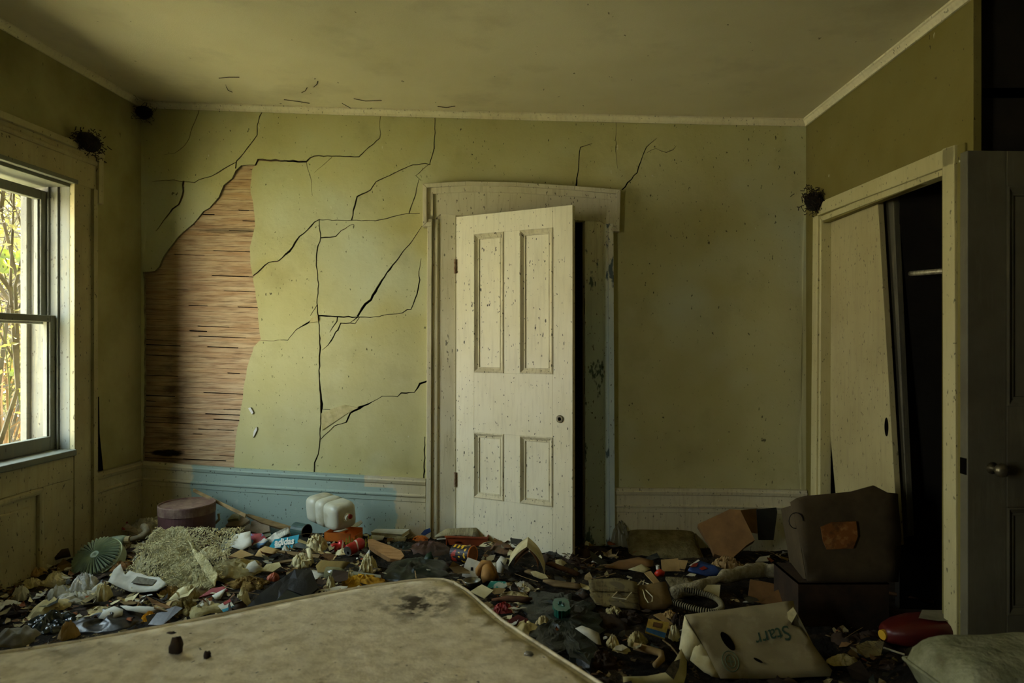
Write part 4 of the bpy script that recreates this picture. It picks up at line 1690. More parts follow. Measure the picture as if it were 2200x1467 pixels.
def crumb(px, py, r, label, m, sq=(1, 1, 1), cat='dirt'):
    c = mpt(px, py)
    mb = MB()
    for i in range(7):
        t = PI * i / 6
        for j in range(10):
            a = 2 * PI * j / 10
            d = Vector((math.sin(t) * math.cos(a), math.sin(t) * math.sin(a), math.cos(t)))
            mb.v.append(d * r * (1 + .5 * noise.noise(d * 2 + Vector((px, py, 0)))))
    for i in range(6):
        for j in range(10):
            mb.f.append((i * 10 + j, (i + 1) * 10 + j, (i + 1) * 10 + (j + 1) % 10, i * 10 + (j + 1) % 10))
    o = obj('dirt_clod' if cat == 'dirt' else 'glass_bead', mb, m, smooth=True, loc=(c.x, c.y, mz + r * sq[2] * .7))
    o.scale = sq
    tag(o, label, cat)


crumb(378, 1402, .019, 'dark crumbly clod on the left part of the mattress', C_dark, (1, 1, 1.3))
crumb(445, 1413, .010, 'small dark clod right of the bigger clod on the mattress', C_dark)
crumb(368, 1362, .007, 'tiny brown crumb behind the bigger clod on the mattress', C_dark, (2, 1, .6))
crumb(1136, 1410, .0105, 'shiny glassy bead near the right edge of the mattress', plain('glassy_bead', (120, 116, 100), (60, 56, 44), .08, 50, 0, .9, .2), (1.3, 1, .8), 'bead')
# ================================================================== litter, left part (under the window)
V2 = lambda o, pts: [o + Vector(p) for p in pts]
lump('plastic_bag', 'clear bluish crinkled plastic bag nearest the window wall', 'bag', (86, 1118, 170, 1186), plastic('clear_blue_film', (120, 150, 156), .45, .16), seed=1, fold=1.7, freq=5, rag=.3)
lump('plastic_bag', 'crumpled dark plastic bag behind the pale green ribbed dish', 'bag', (172, 1124, 228, 1168), K_slate, seed=2, fold=1.6, freq=6, rag=.3)
plate('cloth_strip', 'pale frayed cloth strip lying behind the ribbed dish', 'cloth', [(191, 1116), (233, 1116), (265, 1122), (294, 1138), (302, 1156), (282, 1146), (221, 1133)], plain('pale_lace', (186, 176, 158), (140, 128, 108), .95, 40, .8, .2, .3, 0, .4, .65, (1, 6, 1)), 24, amp=.014, seed=2, lift=.05)
lump('stuffing', 'long white fluffy roll of stuffing in front of the round tin', 'stuffing', (262, 1112, 398, 1150), C_cotton, D=.16, seed=3, fold=1.3, freq=9, rag=.4)
e_ = root('clothes_hanger', 'red bent plastic hanger between dark bag and green handle', 'hanger', gpt(250, 1160))
g = e_.location
obj('bar', MB().tube([Vector((-.05, .0, .03)), Vector((0, .05, .085)), Vector((.03, .07, .09))], .006, 6), R_red, parent=e_)
obj('bar', MB().tube([Vector((-.02, .03, .09)), Vector((.05, .02, .05))], .006, 6), R_red, parent=e_)

# pale green ribbed dish with handle
g = gpt(208, 1228)
Y_ = g.y
cen = CAM + Vector(((208 - CX) / F, 1, -(1197 - CY) / F)) * (Y_ + .05)
e_ = root('ribbed_dome', 'pale green round ribbed dome with handle and bent grey hose', 'appliance', cen)
R_ = 52 * Y_ / F
nrm = Vector((-.08, -.60, .78)).normalized()
ax = nrm.cross(Vector((0, 0, 1))).normalized() * -1
ay = nrm.cross(ax)
mb = MB()
NA, RR = 216, [0, .10, .16, .2, .4, .6, .8, .93, .97, 1.0, 1.0]
GR = []
mb.v = []
for k, r in enumerate(RR):
    for j in range(NA):
        t = 2 * PI * j / NA
        rib = (.5 + .5 * math.cos(t * 36)) ** .7
        h = .026 * (1 - r * r)
        if .16 < r < .95:
            h += .016 * rib * min(1, r * 2.2)
        if r < .16:
            h -= .012 * (1 - r / .16) ** 2
        if k == len(RR) - 1:
            h = -.05
        mb.v.append(nrm * h * R_ / .115 + (ax * math.cos(t) + ay * math.sin(t)) * r * R_)
for k in range(len(RR) - 1):
    for j in range(NA):
        j2 = (j + 1) % NA
        mb.f.append((k * NA + j, k * NA + j2, (k + 1) * NA + j2, (k + 1) * NA + j))
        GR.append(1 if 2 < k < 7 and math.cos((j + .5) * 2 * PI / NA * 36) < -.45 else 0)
dome = obj('dome', mb, G_pale, parent=e_, smooth=False, fix=False)
dome.data.materials.append(plain('shaded_green_groove', (60, 70, 52), (44, 52, 38), .8, 9))  # shade between the ribs painted in as a darker green
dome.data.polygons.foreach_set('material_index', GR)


def rp(px, py, dep):
    return CAM + Vector(((px - CX) / F, 1, -(py - CY) / F)) * dep - cen


hp = [rp(222, 1170, Y_ + .17), rp(240, 1163, Y_ + .2), rp(262, 1160, Y_ + .22), rp(270, 1160, Y_ + .22)]
obj('handle', MB().tube(hp, [.022, .026, .027, .024], 12), G_pale, parent=e_, smooth=True)
obj('collar', MB().tube([rp(269, 1160, Y_ + .22), rp(280, 1159, Y_ + .22)], .021, 12), plain('beige_collar', (166, 152, 112)), parent=e_)
mb = MB()
pp = [rp(279, 1159, Y_ + .22), rp(296, 1155, Y_ + .24), rp(309, 1150, Y_ + .25), rp(317, 1142, Y_ + .26), rp(314, 1134, Y_ + .28), rp(308, 1130, Y_ + .30)]
obj('hose', mb.tube(pp, [.014, .015, .021, .023, .021, .017], 12), plain('grey_hose', (124, 112, 82), (96, 84, 58), .7, 40), parent=e_, smooth=True)

rug, P = plate('pile_rug', 'shaggy cream pile rug crumpled in the middle of the left litter', 'rug', [(319, 1155), (338, 1140), (392, 1134), (404, 1143), (424, 1187), (466, 1232), (459, 1264), (441, 1261), (395, 1255), (348, 1246), (354, 1212), (326, 1187)], C_shag, 22, amp=.013, seed=5, freq=8, th=.02, lift=.045, sub=.010, fine=.0025)
rg = random.Random(77)
mb = MB()
tops = [v.co for v in rug.data.vertices][:len(rug.data.vertices) // 2]
for i in range(5200):
    c = rg.choice(tops) + Vector((rg.uniform(-.006, .006), rg.uniform(-.006, .006), .001))
    a_ = 2.2 * noise.noise(Vector((c.x * 6, c.y * 6, 2))) - 1.2 + rg.uniform(-.5, .5)
    d = Vector((math.cos(a_), math.sin(a_), 0)) * rg.uniform(.012, .034)
    w_ = Vector((-d.y, d.x, 0)).normalized() * .0016
    m_ = c + d * .55 + Vector((0, 0, rg.uniform(.004, .012)))
    e2 = c + d + Vector((0, 0, rg.uniform(-.002, .008)))
    mb.add([c - w_, c + w_, m_ + w_, m_ - w_, e2], [(0, 1, 2, 3), (3, 2, 4)])
a = obj('pile', mb, C_shag, parent=rug, fix=False)
a['kind'] = 'stuff'
plate('rug_edge', 'yellowed folded hem strip along the right of the shaggy rug', 'cloth', [(404, 1160), (425, 1190), (440, 1195), (468, 1233), (462, 1262), (448, 1240), (420, 1200)], C_shag, 30, amp=.012, seed=8, th=.008, lift=.07, sub=.008, fine=.004)
lump('wool_lump', 'knobbly grey wool lump left of the shaggy rug', 'stuffing', (286, 1180, 353, 1238), C_wool, seed=6, fold=1.3, freq=13, rag=.3)
lump('cotton_tuft', 'white cotton tuft below the ribbed dome', 'stuffing', (150, 1229, 210, 1274), C_cotton, seed=7, fold=1.2, freq=9, rag=.5)
o, P = plate('paper_sheet', 'big torn pale grey paper in front of the ribbed dome', 'paper', [(235, 1256), (248, 1234), (262, 1220), (270, 1240), (280, 1231), (343, 1243), (363, 1266), (339, 1277), (285, 1272)], P_grey, 27, amp=.008, seed=3, lift=.04, curl=.03)
q = P.px(312, 1250)
a = obj('printed_patch', sheet_mesh([(q.x - .055, q.y - .015), (q.x + .05, q.y - .03), (q.x + .055, q.y + .002), (q.x - .045, q.y + .022)], .001), plain('grey_print', (112, 108, 92), (80, 76, 62), .9, 60, 0), parent=o)
a.location.z = .012

# round tin by the corner
g = gpt(402, 1128)
Y_ = 4.02
cen = CAM + Vector(((402 - CX) / F, 1, -(1080 - CY) / F)) * Y_
R_ = 57 * Y_ / F
e_ = root('round_tin', 'round purple-brown lidded tin against the corner baseboard', 'tin', (cen.x, cen.y, heap_z(cen.x, cen.y) - .01))
hh = cen.z - e_.location.z
M_tin = plain('plum_tin', (94, 62, 58), (72, 46, 42), .6, 7, .15, .4, .3)
M_tinlid = plain('dusty_plum_lid', (112, 86, 76), (140, 118, 98), .85, 14, .4, .2, .4)
obj('body', MB().lathe([(R_ * .98, 0), (R_ * .985, hh - .05)], 48), M_tin, parent=e_, smooth=False)
obj('lid', MB().lathe([(R_, hh - .055), (R_ * 1.005, hh - .006), (R_ * .99, hh), (R_ * .965, hh - .001), (R_ * .955, hh - .008), (R_ * .9, hh - .008)], 48), M_tinlid, parent=e_)
e_ = root('clothes_hanger', 'pale bent plastic hanger hook in front of the round tin', 'hanger', gpt(452, 1134))
g = e_.location
obj('hook', MB().tube([Vector((-.05, 0, .045)), Vector((-.02, .0, .012)), Vector((.02, .0, .02)), Vector((.05, .01, .05)), Vector((.045, .01, .085))], .008, 8), plain('bone_plastic', (170, 156, 116)), parent=e_, smooth=True)

lump('paper_bag', 'crumpled beige paper bag right in front of the round tin', 'bag', (398, 1114, 447, 1150), P_cream, seed=9, fold=1.4, freq=5, smooth=False)
lump('plastic_cup', 'crushed translucent cup between beige bag and olive cloth', 'cup', (419, 1131, 468, 1172), plastic('milky_cup', (176, 164, 128), .6, .3), seed=10, fold=.9, freq=4, smooth=True)
lump('cloth', 'small crumpled cream cloth right of the shaggy rug', 'cloth', (422, 1168, 478, 1202), C_cream, seed=11)
lump('cloth', 'olive beige cloth heaped right of the rug and before the white papers', 'cloth', (446, 1194, 566, 1250), C_olive, seed=12, freq=4, fold=1.3)
lump('plastic_sheet', 'glossy slate plastic sheet near the left picture edge', 'plastic', (58, 1302, 162, 1364), K_slate, seed=13, fold=1.2, freq=3.2, smooth=False, rag=.35)
lump('cloth', 'grey folded fabric at the left picture edge beside the mattress', 'cloth', (-12, 1332, 78, 1396), plain('grey_fabric', (126, 122, 106), (104, 98, 82), .95, 9, .4), seed=14, fold=.8, freq=2.5)
lump('cardboard_scrap', 'torn tan cardboard scrap at the left edge of the mattress', 'cardboard', (128, 1340, 168, 1380), C_tan, seed=15, fold=1.5, freq=3, smooth=False)
lump('black_bag', 'black plastic bag along the left edge of the mattress', 'bag', (155, 1322, 313, 1364), K_black, D=.3, seed=16, fold=1.2, freq=4)
plate('paper_strip', 'grey torn paper left of a darker one behind the black bag', 'paper', [(211, 1329), (222, 1312), (245, 1302), (264, 1308), (262, 1320), (240, 1330)], P_grey, 25, amp=.008, seed=5, lift=.04)
plate('paper_strip', 'long grey torn paper behind the black bag', 'paper', [(258, 1300), (300, 1304), (340, 1305), (343, 1312), (315, 1320), (272, 1311)], P_grey, 25, amp=.008, seed=6, lift=.04)
e_ = root('cable_loop', 'pale plastic hoop standing up near the mattress edge', 'hoop', gpt(377, 1318))
s_ = e_.location.y / F
obj('hoop', MB().tube([Vector((x * s_, 0, z * s_)) for x, z in ((-14, 0), (-12, 16), (-6, 27), (2, 29), (10, 24), (13, 10), (14, 0))], .005, 7), plain('bone_plastic', (170, 156, 116)), parent=e_, smooth=True)
lump('plastic_scrap', 'bright yellow plastic scrap near the mattress edge', 'plastic', (303, 1320, 337, 1340), plain('yellow_plastic', (214, 158, 26), None, .4, 9, 0, .4, .1), seed=17, fold=1.6, freq=5, smooth=False)
lump('raffia', 'cream raffia tangle beside the pale hoop', 'raffia', (362, 1287, 430, 1324), fuzzy('raffia', (188, 170, 110), (140, 120, 66), 60, 1, (1, 6, 1)), seed=18, fold=1.7, freq=10, rag=.5)
for k, (x_, y_, dx_, dy_) in enumerate(((318, 1338, 24, -10), (334, 1342, 22, -12), (350, 1338, 20, -12), (362, 1330, 18, -10))):
    g = gpt(x_, y_)
    s_ = g.y / F
    o = obj('bone_stick', MB().tube([Vector((0, 0, .02)), Vector((dx_ * s_, .02, .022 - dy_ * s_ * .5))], .008, 7), P_cream, loc=g, smooth=True)
    tag(o, ('pale short stick nearest the yellow plastic scrap', 'second pale short stick from the yellow scrap', 'third pale short stick from the yellow scrap', 'pale short stick nearest the raffia tangle')[k], 'stick')
plate('flat_box', 'red and white flattened box leaning in front of the olive cloth', 'box', [(427, 1283), (454, 1264), (481, 1259), (489, 1267), (456, 1275)], R_red, 40, lift=.03, th=.012)
plate('card', 'white torn card against the red flattened box', 'card', [(455, 1279), (486, 1264), (474, 1286), (462, 1287)], P_white, 45, lift=.03, amp=.004)
o, P = plate('card', 'small white card with red top and teal foot near the mattress edge', 'card', [(468, 1301), (494, 1287), (506, 1306), (480, 1315)], P_white, 35, lift=.03)
for nm, L, mm in (('red_band', [(479, 1295), (494, 1287), (497, 1292), (482, 1300)], R_red), ('teal_band', [(476, 1310), (503, 1301), (506, 1306), (480, 1315)], T_teal)):
    a = obj(nm, sheet_mesh([tuple(P.px(*p)) for p in L], .001), mm, parent=o)
    a.location.z = .0015
plate('board', 'dark rotten board at the far left of the litter', 'board', [(47, 1207), (70, 1194), (110, 1186), (147, 1178), (150, 1190), (100, 1204), (62, 1214)], C_dark, 30, lift=.05, th=.02, amp=.006)
for k, (bb, lab, mm) in enumerate((
        ((92, 1228, 146, 1262), 'crumpled brownish paper left of the cotton tuft', P_cream), ((100, 1258, 152, 1292), 'crumpled grey paper below the cotton tuft', P_grey),
        ((26, 1262, 62, 1294), 'small crumpled pale paper near the left picture edge', P_grey), ((122, 1276, 202, 1302), 'long crumpled grey paper above the slate plastic sheet', P_grey),
        ((44, 1240, 90, 1266), 'crumpled tan paper under the dark rotten board', P_cream), ((205, 1256, 240, 1292), 'crumpled pale paper left of the big torn sheet', P_cream),
        ((60, 1218, 100, 1240), 'small crumpled tan paper below the dark board', C_tan), ((0, 1300, 50, 1330), 'crumpled dark paper at the left picture edge', C_dark),
        ((344, 1262, 392, 1290), 'crumpled brown paper below the shaggy rug', C_tan), ((392, 1262, 430, 1290), 'grey cloth scrap left of the red flattened box', C_olive),
        ((232, 1206, 286, 1226), 'dried brown leaf pile right of the ribbed dome', C_brown), ((420, 1290, 462, 1318), 'crumpled white paper left of the small red and teal card', P_white))):
    lump('paper_wad', lab, 'paper', bb, mm, seed=30 + k, fold=1.5, freq=5, smooth=False, rag=.4, nr=8, na=26)

# ================================================================== litter below the cracked wall
for k, (L, lab) in enumerate((([(484, 1128), (500, 1112), (524, 1109), (537, 1118), (520, 1130)], 'pinkish grey plaster slab furthest back under the leaning slat'),
                              ([(503, 1143), (510, 1129), (519, 1120), (537, 1126), (549, 1143), (525, 1147)], 'pointed pinkish plaster chunk behind the white box'),
                              ([(536, 1140), (540, 1120), (558, 1114), (578, 1124), (580, 1142), (556, 1146)], 'grey plaster chunk right of the pointed one'),
                              ([(466, 1150), (474, 1136), (492, 1129), (506, 1132), (496, 1146)], 'flat pale plaster slab left of the pointed chunk'),
                              ([(550, 1148), (556, 1134), (572, 1130), (584, 1150), (566, 1156)], 'greenish plaster slab above the striped bag'),
                              ([(488, 1116), (500, 1104), (516, 1102), (512, 1114)], 'small plaster slab tucked under the leaning slat'))):
    plate('plaster_chunk', lab, 'rubble', L, plain('plaster_rubble', (160, 144, 122), (126, 112, 90), .95, 9, .5) if k < 4 else plain('green_plaster_rubble', (150, 152, 122), (122, 118, 90), .95, 9, .5), 38, lift=.03, th=.022, amp=.004, smooth=False)
# slat leaning on the blue baseboard
pa = CAM + Vector(((416 - CX) / F, 1, -(1053 - CY) / F)) * 4.24
pb = CAM + Vector(((528 - CX) / F, 1, -(1108 - CY) / F)) * 3.98
d = (pb - pa)
mb = MB()
w_ = Vector((0, .02, .024)).normalized() * .011
t_ = d.cross(w_).normalized() * .004
mb.hexa([pa - pa - w_ - t_, pa - pa + w_ - t_, pa - pa + w_ + t_, pa - pa - w_ + t_, d - w_ - t_, d + w_ - t_, d + w_ + t_, d - w_ + t_])
tag(obj('slat', mb, W_wood, loc=pa), 'thin wooden slat leaning against the blue baseboard', 'slat')
plate('board', 'weathered board sloping down below the leaning slat', 'board', [(525, 1104), (536, 1104), (628, 1131), (630, 1140), (600, 1134), (560, 1122)], W_wood, 35, lift=.03, th=.016)

P_box = P_white
plate('flat_box', 'white opened paper box left of the striped bag', 'box', [(490, 1171), (505, 1148), (538, 1141), (541, 1171), (520, 1182)], P_box, 48, lift=.03, th=.004, amp=.004)
lump('plastic_cup', 'clear crushed cup left of the white opened box', 'cup', (473, 1154, 495, 1182), plastic('clear_cup', (176, 186, 180), .45, .2), seed=41, fold=.8, freq=4)
b = MatB('striped_bag_print', srgb(196, 196, 186), .6, .3)
b.var(srgb(70, 120, 160), 16, .9, .48, .5, 2)
b.var(srgb(150, 40, 34), 12, .9, .55, .57, 2, loc=(3, 0, 0))
plate('printed_bag', 'blue, white and red printed bag beside the white box', 'bag', [(538, 1147), (563, 1146), (578, 1163), (556, 1178), (541, 1172)], b.done(), 40, lift=.03, amp=.008)
plate('packet', 'small bright blue packet behind the white box', 'packet', [(492, 1158), (500, 1145), (511, 1146), (506, 1155)], T_teal, 40, lift=.03)
plate('newspaper', 'crumpled white newspaper left of the teal paper bag', 'newspaper', [(556, 1172), (574, 1158), (589, 1147), (606, 1139), (620, 1136), (625, 1148), (604, 1158), (588, 1164), (570, 1177)], newsprint('white_newsprint', (206, 204, 186), 1.4, (90, 90, 84)), 40, lift=.03, amp=.02, sub=.02)
plate('packet', 'blue plastic scrap behind the crumpled white newspaper', 'packet', [(566, 1148), (580, 1143), (590, 1148), (572, 1154)], T_teal, 40, lift=.035)
# teal bag with lettering
o, P = plate('paper_bag', 'bright teal paper bag with white lettering', 'bag', [(578, 1177), (590, 1159), (616, 1154), (643, 1149), (638, 1177), (610, 1178)], T_teal, 50, lift=.03, th=.003, curl=.006)
q0, q1, q2 = P.px(591, 1167), P.px(633, 1163), P.px(610, 1150)
ln = text_mesh('adidas', .035, L_white, bold=.0012)
wl = max(v.co.x for v in ln.vertices) - min(v.co.x for v in ln.vertices)
oo = bpy.data.objects.new('lettering', ln)
COL.objects.link(oo)
oo.parent = o
k_ = (q1 - q0).length / wl
oo.matrix_local = Matrix.Translation(((q0.x + q1.x) / 2, (q0.y + q1.y) / 2, .008)) @ Matrix.Rotation(math.atan2(q1.y - q0.y, q1.x - q0.x), 4, 'Z') @ Matrix.Diagonal((k_, k_ * 1.25, 1, 1))
q = P.px(597, 1173)
for i in range(3):
    a = obj('print_line', MB().box(-.014, .020, -.0022, .0022, 0, .0006), L_white, parent=o)
    a.matrix_local = Matrix.Translation((q.x, q.y - i * .0068 + .004, .008)) @ Matrix.Rotation(math.atan2(q1.y - q0.y, q1.x - q0.x), 4, 'Z')
lump('paper_wad', 'white paper wad at the lower edge of the teal bag', 'paper', (604, 1175, 622, 1190), P_white, seed=44, fold=1.6, freq=4, smooth=False)

# white jug
Yj = 4.02
fc = CAM + Vector(((745 - CX) / F, 1, -(1109 - CY) / F)) * (Yj - .12)
yaw = math.radians(-44)
axd = Vector((math.cos(yaw), math.sin(yaw), -.03)).normalized()
Lj, hw = .335, .076
e_ = root('water_jug', 'white plastic jug lying on its side by the blue baseboard', 'jug', (fc.x - axd.x * Lj / 2, fc.y - axd.y * Lj / 2, fc.z - hw))
prof = [(r_ * .88, z_) for r_, z_ in [(.050, 0), (.078, .004), (.086, .018), (.088, .040), (.088, .094), (.074, .104), (.070, .109), (.074, .114), (.088, .124), (.089, .186), (.074, .196), (.070, .201), (.074, .206), (.088, .216), (.086, .290), (.078, .318), (.060, .332), (.045, .335)]]
mb = MB().lathe(prof, 48, 5)
M_jug = MatB('cloudy_white_plastic', srgb(186, 186, 166), .4, .45)
M_jug.var(srgb(150, 144, 114), 9, .8, .5, .7)
M_jug.bs.inputs['Subsurface Weight'].default_value = .12
M_jug.bs.inputs['Subsurface Radius'].default_value = (.03, .03, .025)
M_jug = M_jug.done()
rotm = Vector((0, 0, 1)).rotation_difference(axd).to_matrix().to_4x4() @ Matrix.Rotation(math.radians(52), 4, 'Z')
body = obj('body', mb, M_jug, parent=e_, smooth=True)
jb = Matrix.Translation(-axd * (Lj / 2) + Vector((0, 0, hw))) @ rotm
body.matrix_local = jb
mb = MB().lathe([(.022, .330), (.024, .336), (.024, .345), (.019, .346), (.018, .356), (.010, .358)], 20)
c = obj('spout', mb, P_white, parent=e_, smooth=False)
c.matrix_local = jb
mb = MB().lathe([(.012, .350), (.014, .352), (.014, .366), (.009, .368)], 16)
c = obj('cap', mb, R_red, parent=e_)
c.matrix_local = jb @ Matrix.Translation((.008, .006, -.004))
plate('lid', 'flat white plastic lid under the front end of the jug', 'lid', [(716, 1141), (735, 1137), (776, 1117), (779, 1122), (770, 1129), (730, 1142)], P_white, 25, base=(745, 1146), lift=.03, th=.006)
# open dark tin, tan bits, orange box
g = gpt(645, 1168)
g = g + Vector((0, .05, .02))
e_ = root('open_tin', 'dark teal tin with a black open end left of the jug', 'tin', g)
s_ = g.y / F
c = obj('wall', MB().tube([Vector((-.055, .03, .045)), Vector((.03, -.02, .045))], .042, 20), plain('dark_teal_tin', (58, 84, 76), (40, 56, 50), .4, 9, .1, .5, .3), parent=e_, smooth=False)
obj('opening', MB().tube([Vector((.030, -.020, .045)), Vector((.0315, -.0209, .045))], .037, 20), M_dark, parent=e_)
obj('rim', MB().tube([Vector((.030 + .0, -.020 + 0, .045)) + Vector((-.507 * math.sin(a) * .042 * .0, 0, 0)) + (Vector((.507, .862, 0)) * math.cos(a) + Vector((0, 0, 1)) * math.sin(a)) * .041 for a in [i * PI / 10 for i in range(21)]], .003, 6, False), M_metal, parent=e_)
lump('cloth', 'crumpled cream cloth right of the teal bag', 'cloth', (650, 1148, 706, 1190), C_cream, seed=46, fold=1.5)
g = gpt(724, 1168)
e_ = root('cardboard_box', 'open orange cardboard box in front of the jug', 'box', g + Vector((.03, .04, .015)), math.radians(-12))
w_, d_, h_ = .20, .11, .052
for nm, bx in (('front_side', (-w_ / 2, w_ / 2 - .03, -d_ / 2, -d_ / 2 + .004, 0, h_)), ('back_side', (-w_ / 2, w_ / 2, d_ / 2 - .004, d_ / 2, 0, h_ + .012)), ('end_side', (-w_ / 2, -w_ / 2 + .004, -d_ / 2, d_ / 2, 0, h_)),
               ('end_side', (w_ / 2 - .004, w_ / 2, -d_ / 2, d_ / 2, 0, h_ - .01)), ('bottom', (-w_ / 2, w_ / 2, -d_ / 2, d_ / 2, 0, .004))):
    obj(nm, MB().box(*bx), O_orange, parent=e_)
# small picket edging
g = gpt(768, 1182)
e_ = root('picket_edging', 'little yellow-green plastic picket edging behind the red can', 'edging', g + Vector((0, .02, .01)), math.radians(8))
M_pick = plain('yellow_green_plastic', (176, 166, 62), (132, 126, 44), .6, 14, .1)
for i in range(10):
    x_ = -.07 + i * .0155
    z_ = .060 + .012 * math.sin(i * 1.7)
    obj('picket', MB().poly([(x_, 0), (x_ + .008, 0), (x_ + .008, z_ - .008), (x_ + .004, z_), (x_, z_ - .008)], -.002, .002), M_pick, parent=e_)
obj('rail', MB().box(-.075, .085, .002, .005, .022, .030), M_pick, parent=e_)
# drink cans
M_can = MatB('red_can_print', srgb(176, 34, 26), .35, .5, .2)
x, y, z = M_can.xyz()
wv = M_can.math('ADD', z, M_can.math('MULTIPLY', M_can.math('SINE', M_can.math('MULTIPLY', x, 70)), .010))
M_can.mix(M_can.band(wv, .055, .066, .001), srgb(222, 214, 200), .95)
M_can.var(srgb(96, 24, 20), 14, .6, .5, .7)
M_can = M_can.done()


def can(label, px, py, axis, lift=.032, r=.032, L=.115, dent=0.0):
    g = gpt(px, py) + Vector((0, 0, lift))
    e_ = root('drink_can', label, 'can', g)
    ax_ = Vector(axis).normalized()
    Rm = Vector((0, 0, 1)).rotation_difference(ax_).to_matrix().to_4x4()
    mb = MB().lathe([(r * .82, 0), (r * .84, .003), (r, .012), (r, L * .35), (r * (1 - dent), L * .5), (r, L * .65), (r, L - .012), (r * .86, L - .002)], 28)
    for v in mb.v:
        if dent:
            v += Vector((noise.noise(v * 30), noise.noise(v * 30 + Vector((5, 0, 0))), 0)) * dent * .03
    a = obj('can_wall', mb, M_can, parent=e_, smooth=True)
    a.matrix_local = Rm
    a = obj('can_end', MB().lathe([(r * .82, -.0025), (r * .84, .001), (r * .78, .0015), (r * .74, -.0005), (r * .3, -.0005)], 28), M_metal, parent=e_)
    a.matrix_local = Rm
    a = obj('can_opening', MB().lathe([(.009, -.0032), (.009, -.0028)], 14), M_dark, parent=e_)
    a.matrix_local = Rm @ Matrix.Translation((.008, .006, 0))
    return e_


can('crushed red drink can with its open end facing front', 747, 1197, (.42, .78, .12), lift=.034, dent=.12)
can('flattened red drink can left of the crushed one', 714, 1188, (.8, .35, .3), lift=.024, r=.026, L=.07, dent=.3)
plate('wooden_sole', 'tan wooden sole with pale side lying right of the red can', 'shoe', [(790, 1162), (800, 1160), (838, 1172), (862, 1184), (869, 1196), (860, 1205), (838, 1200), (804, 1180), (792, 1172)], plain('tan_sole', (166, 128, 82), (140, 102, 60), .85, 9, .3, .2, .3, 0, .4, .65, (1, 8, 1)), 30, lift=.05, th=.035, curl=.012, smooth=False)
g = gpt(836, 1158)
e_ = root('book', 'white paperback lying right of the jug against the baseboard', 'book', g + Vector((0, .06, .012)), math.radians(-14))
obj('cover', MB().box(-.105, .105, -.07, .07, .024, .027), P_white, parent=e_)
obj('cover', MB().box(-.105, .105, -.07, .07, 0, .003), P_white, parent=e_)
obj('page_block', MB().box(-.10, .101, -.066, .068, .003, .024), P_cream, parent=e_)
plate('magazine', 'grey pamphlet in front of the white paperback', 'magazine', [(788, 1155), (800, 1149), (826, 1152), (822, 1160), (796, 1162)], P_grey, 25, lift=.03, amp=.003)
plate('newspaper', 'striped newspaper scrap in front of the white paperback', 'newspaper', [(840, 1160), (852, 1152), (874, 1156), (868, 1167), (850, 1166)], NEWS, 25, lift=.035, amp=.006)
lump('cloth', 'dark green cloth right of the tan wooden sole', 'cloth', (824, 1158, 900, 1184), K_green, D=.16, seed=48, fold=1.2)
lump('plastic_toy', 'orange plastic scrap left of the dark brown coat', 'plastic', (884, 1148, 922, 1164), O_orange, seed=49, fold=.8, freq=3, smooth=False)
plate('packet', 'small blue and white packet beside the door casing foot', 'packet', [(904, 1147), (912, 1138), (924, 1134), (926, 1142), (912, 1150)], B_blue, 45, lift=.05)
plate('cardboard', 'brown cardboard flap in front of the white box', 'cardboard', [(493, 1193), (518, 1180), (546, 1192), (516, 1200)], C_tan, 22, lift=.05, th=.004)
plate('cardboard', 'folded brown cardboard flap below the teal bag', 'cardboard', [(547, 1193), (556, 1180), (569, 1173), (602, 1182), (588, 1190), (572, 1198)], C_tan, 30, lift=.05, th=.004, amp=.004)
plate('board', 'yellowish wooden board right of the folded brown flap', 'board', [(596, 1184), (606, 1182), (688, 1191), (684, 1198), (640, 1195)], W_wood, 30, lift=.045, th=.014)
plate('board', 'narrow wooden stick pointing at the cream paper twist', 'board', [(584, 1212), (588, 1207), (636, 1199), (634, 1204)], W_wood, 30, lift=.04, th=.008)
plate('cardboard', 'flattened olive carton below the yellowish board', 'cardboard', [(560, 1226), (572, 1212), (600, 1207), (604, 1216), (586, 1228)], C_olive, 30, lift=.04, th=.006)
lump('paper_wad', 'twisted cream paper in the middle of the litter', 'paper', (624, 1195, 669, 1224), P_cream, seed=51, fold=1.8, freq=4, smooth=False)
plate('paper_strip', 'cream paper strip standing above the twisted paper', 'paper', [(658, 1178), (666, 1176), (676, 1209), (664, 1212)], P_cream, 60, lift=.04, amp=.006)
plate('paper_bag', 'flat brown paper bag below the red cans', 'bag', [(678, 1214), (690, 1203), (720, 1208), (752, 1210), (730, 1232), (700, 1230), (682, 1226)], plain('brown_paper', (132, 112, 58), (108, 90, 44), .9, 8, .3), 28, lift=.05, amp=.012)
lump('paper_wad', 'crumpled cream paper below the tan wooden sole', 'paper', (772, 1200, 812, 1230), P_cream, seed=52, fold=2.0, freq=6, smooth=False)
plate('metal_strip', 'grey metal strip lying behind the yellow knit', 'metal strip', [(742, 1230), (748, 1225), (818, 1235), (818, 1241), (780, 1240)], plain('grey_strip', (134, 132, 108)), 30, lift=.04, th=.008)
lump('knitwear', 'bright yellow crumpled knit at the mattress corner', 'clothing', (730, 1238, 828, 1268), Y_cloth, D=.16, seed=53, fold=1.5, freq=6)
lump('cloth', 'small cream cloth behind the yellow knit', 'cloth', (732, 1230, 772, 1250), C_cream, seed=54, fold=1.4)
plate('black_case', 'broad black plastic case lid in front of the olive cloth', 'case', [(530, 1304), (560, 1275), (600, 1246), (634, 1224), (670, 1226), (684, 1262), (660, 1284), (618, 1266), (590, 1296)], K_black, 34, lift=.05, th=.012, amp=.006, smooth=False)
plate('picture_frame', 'dark wedge of a glossy framed board by the mattress edge', 'frame', [(585, 1298), (616, 1267), (660, 1284), (625, 1294)], K_slate, 30, lift=.075, th=.010)
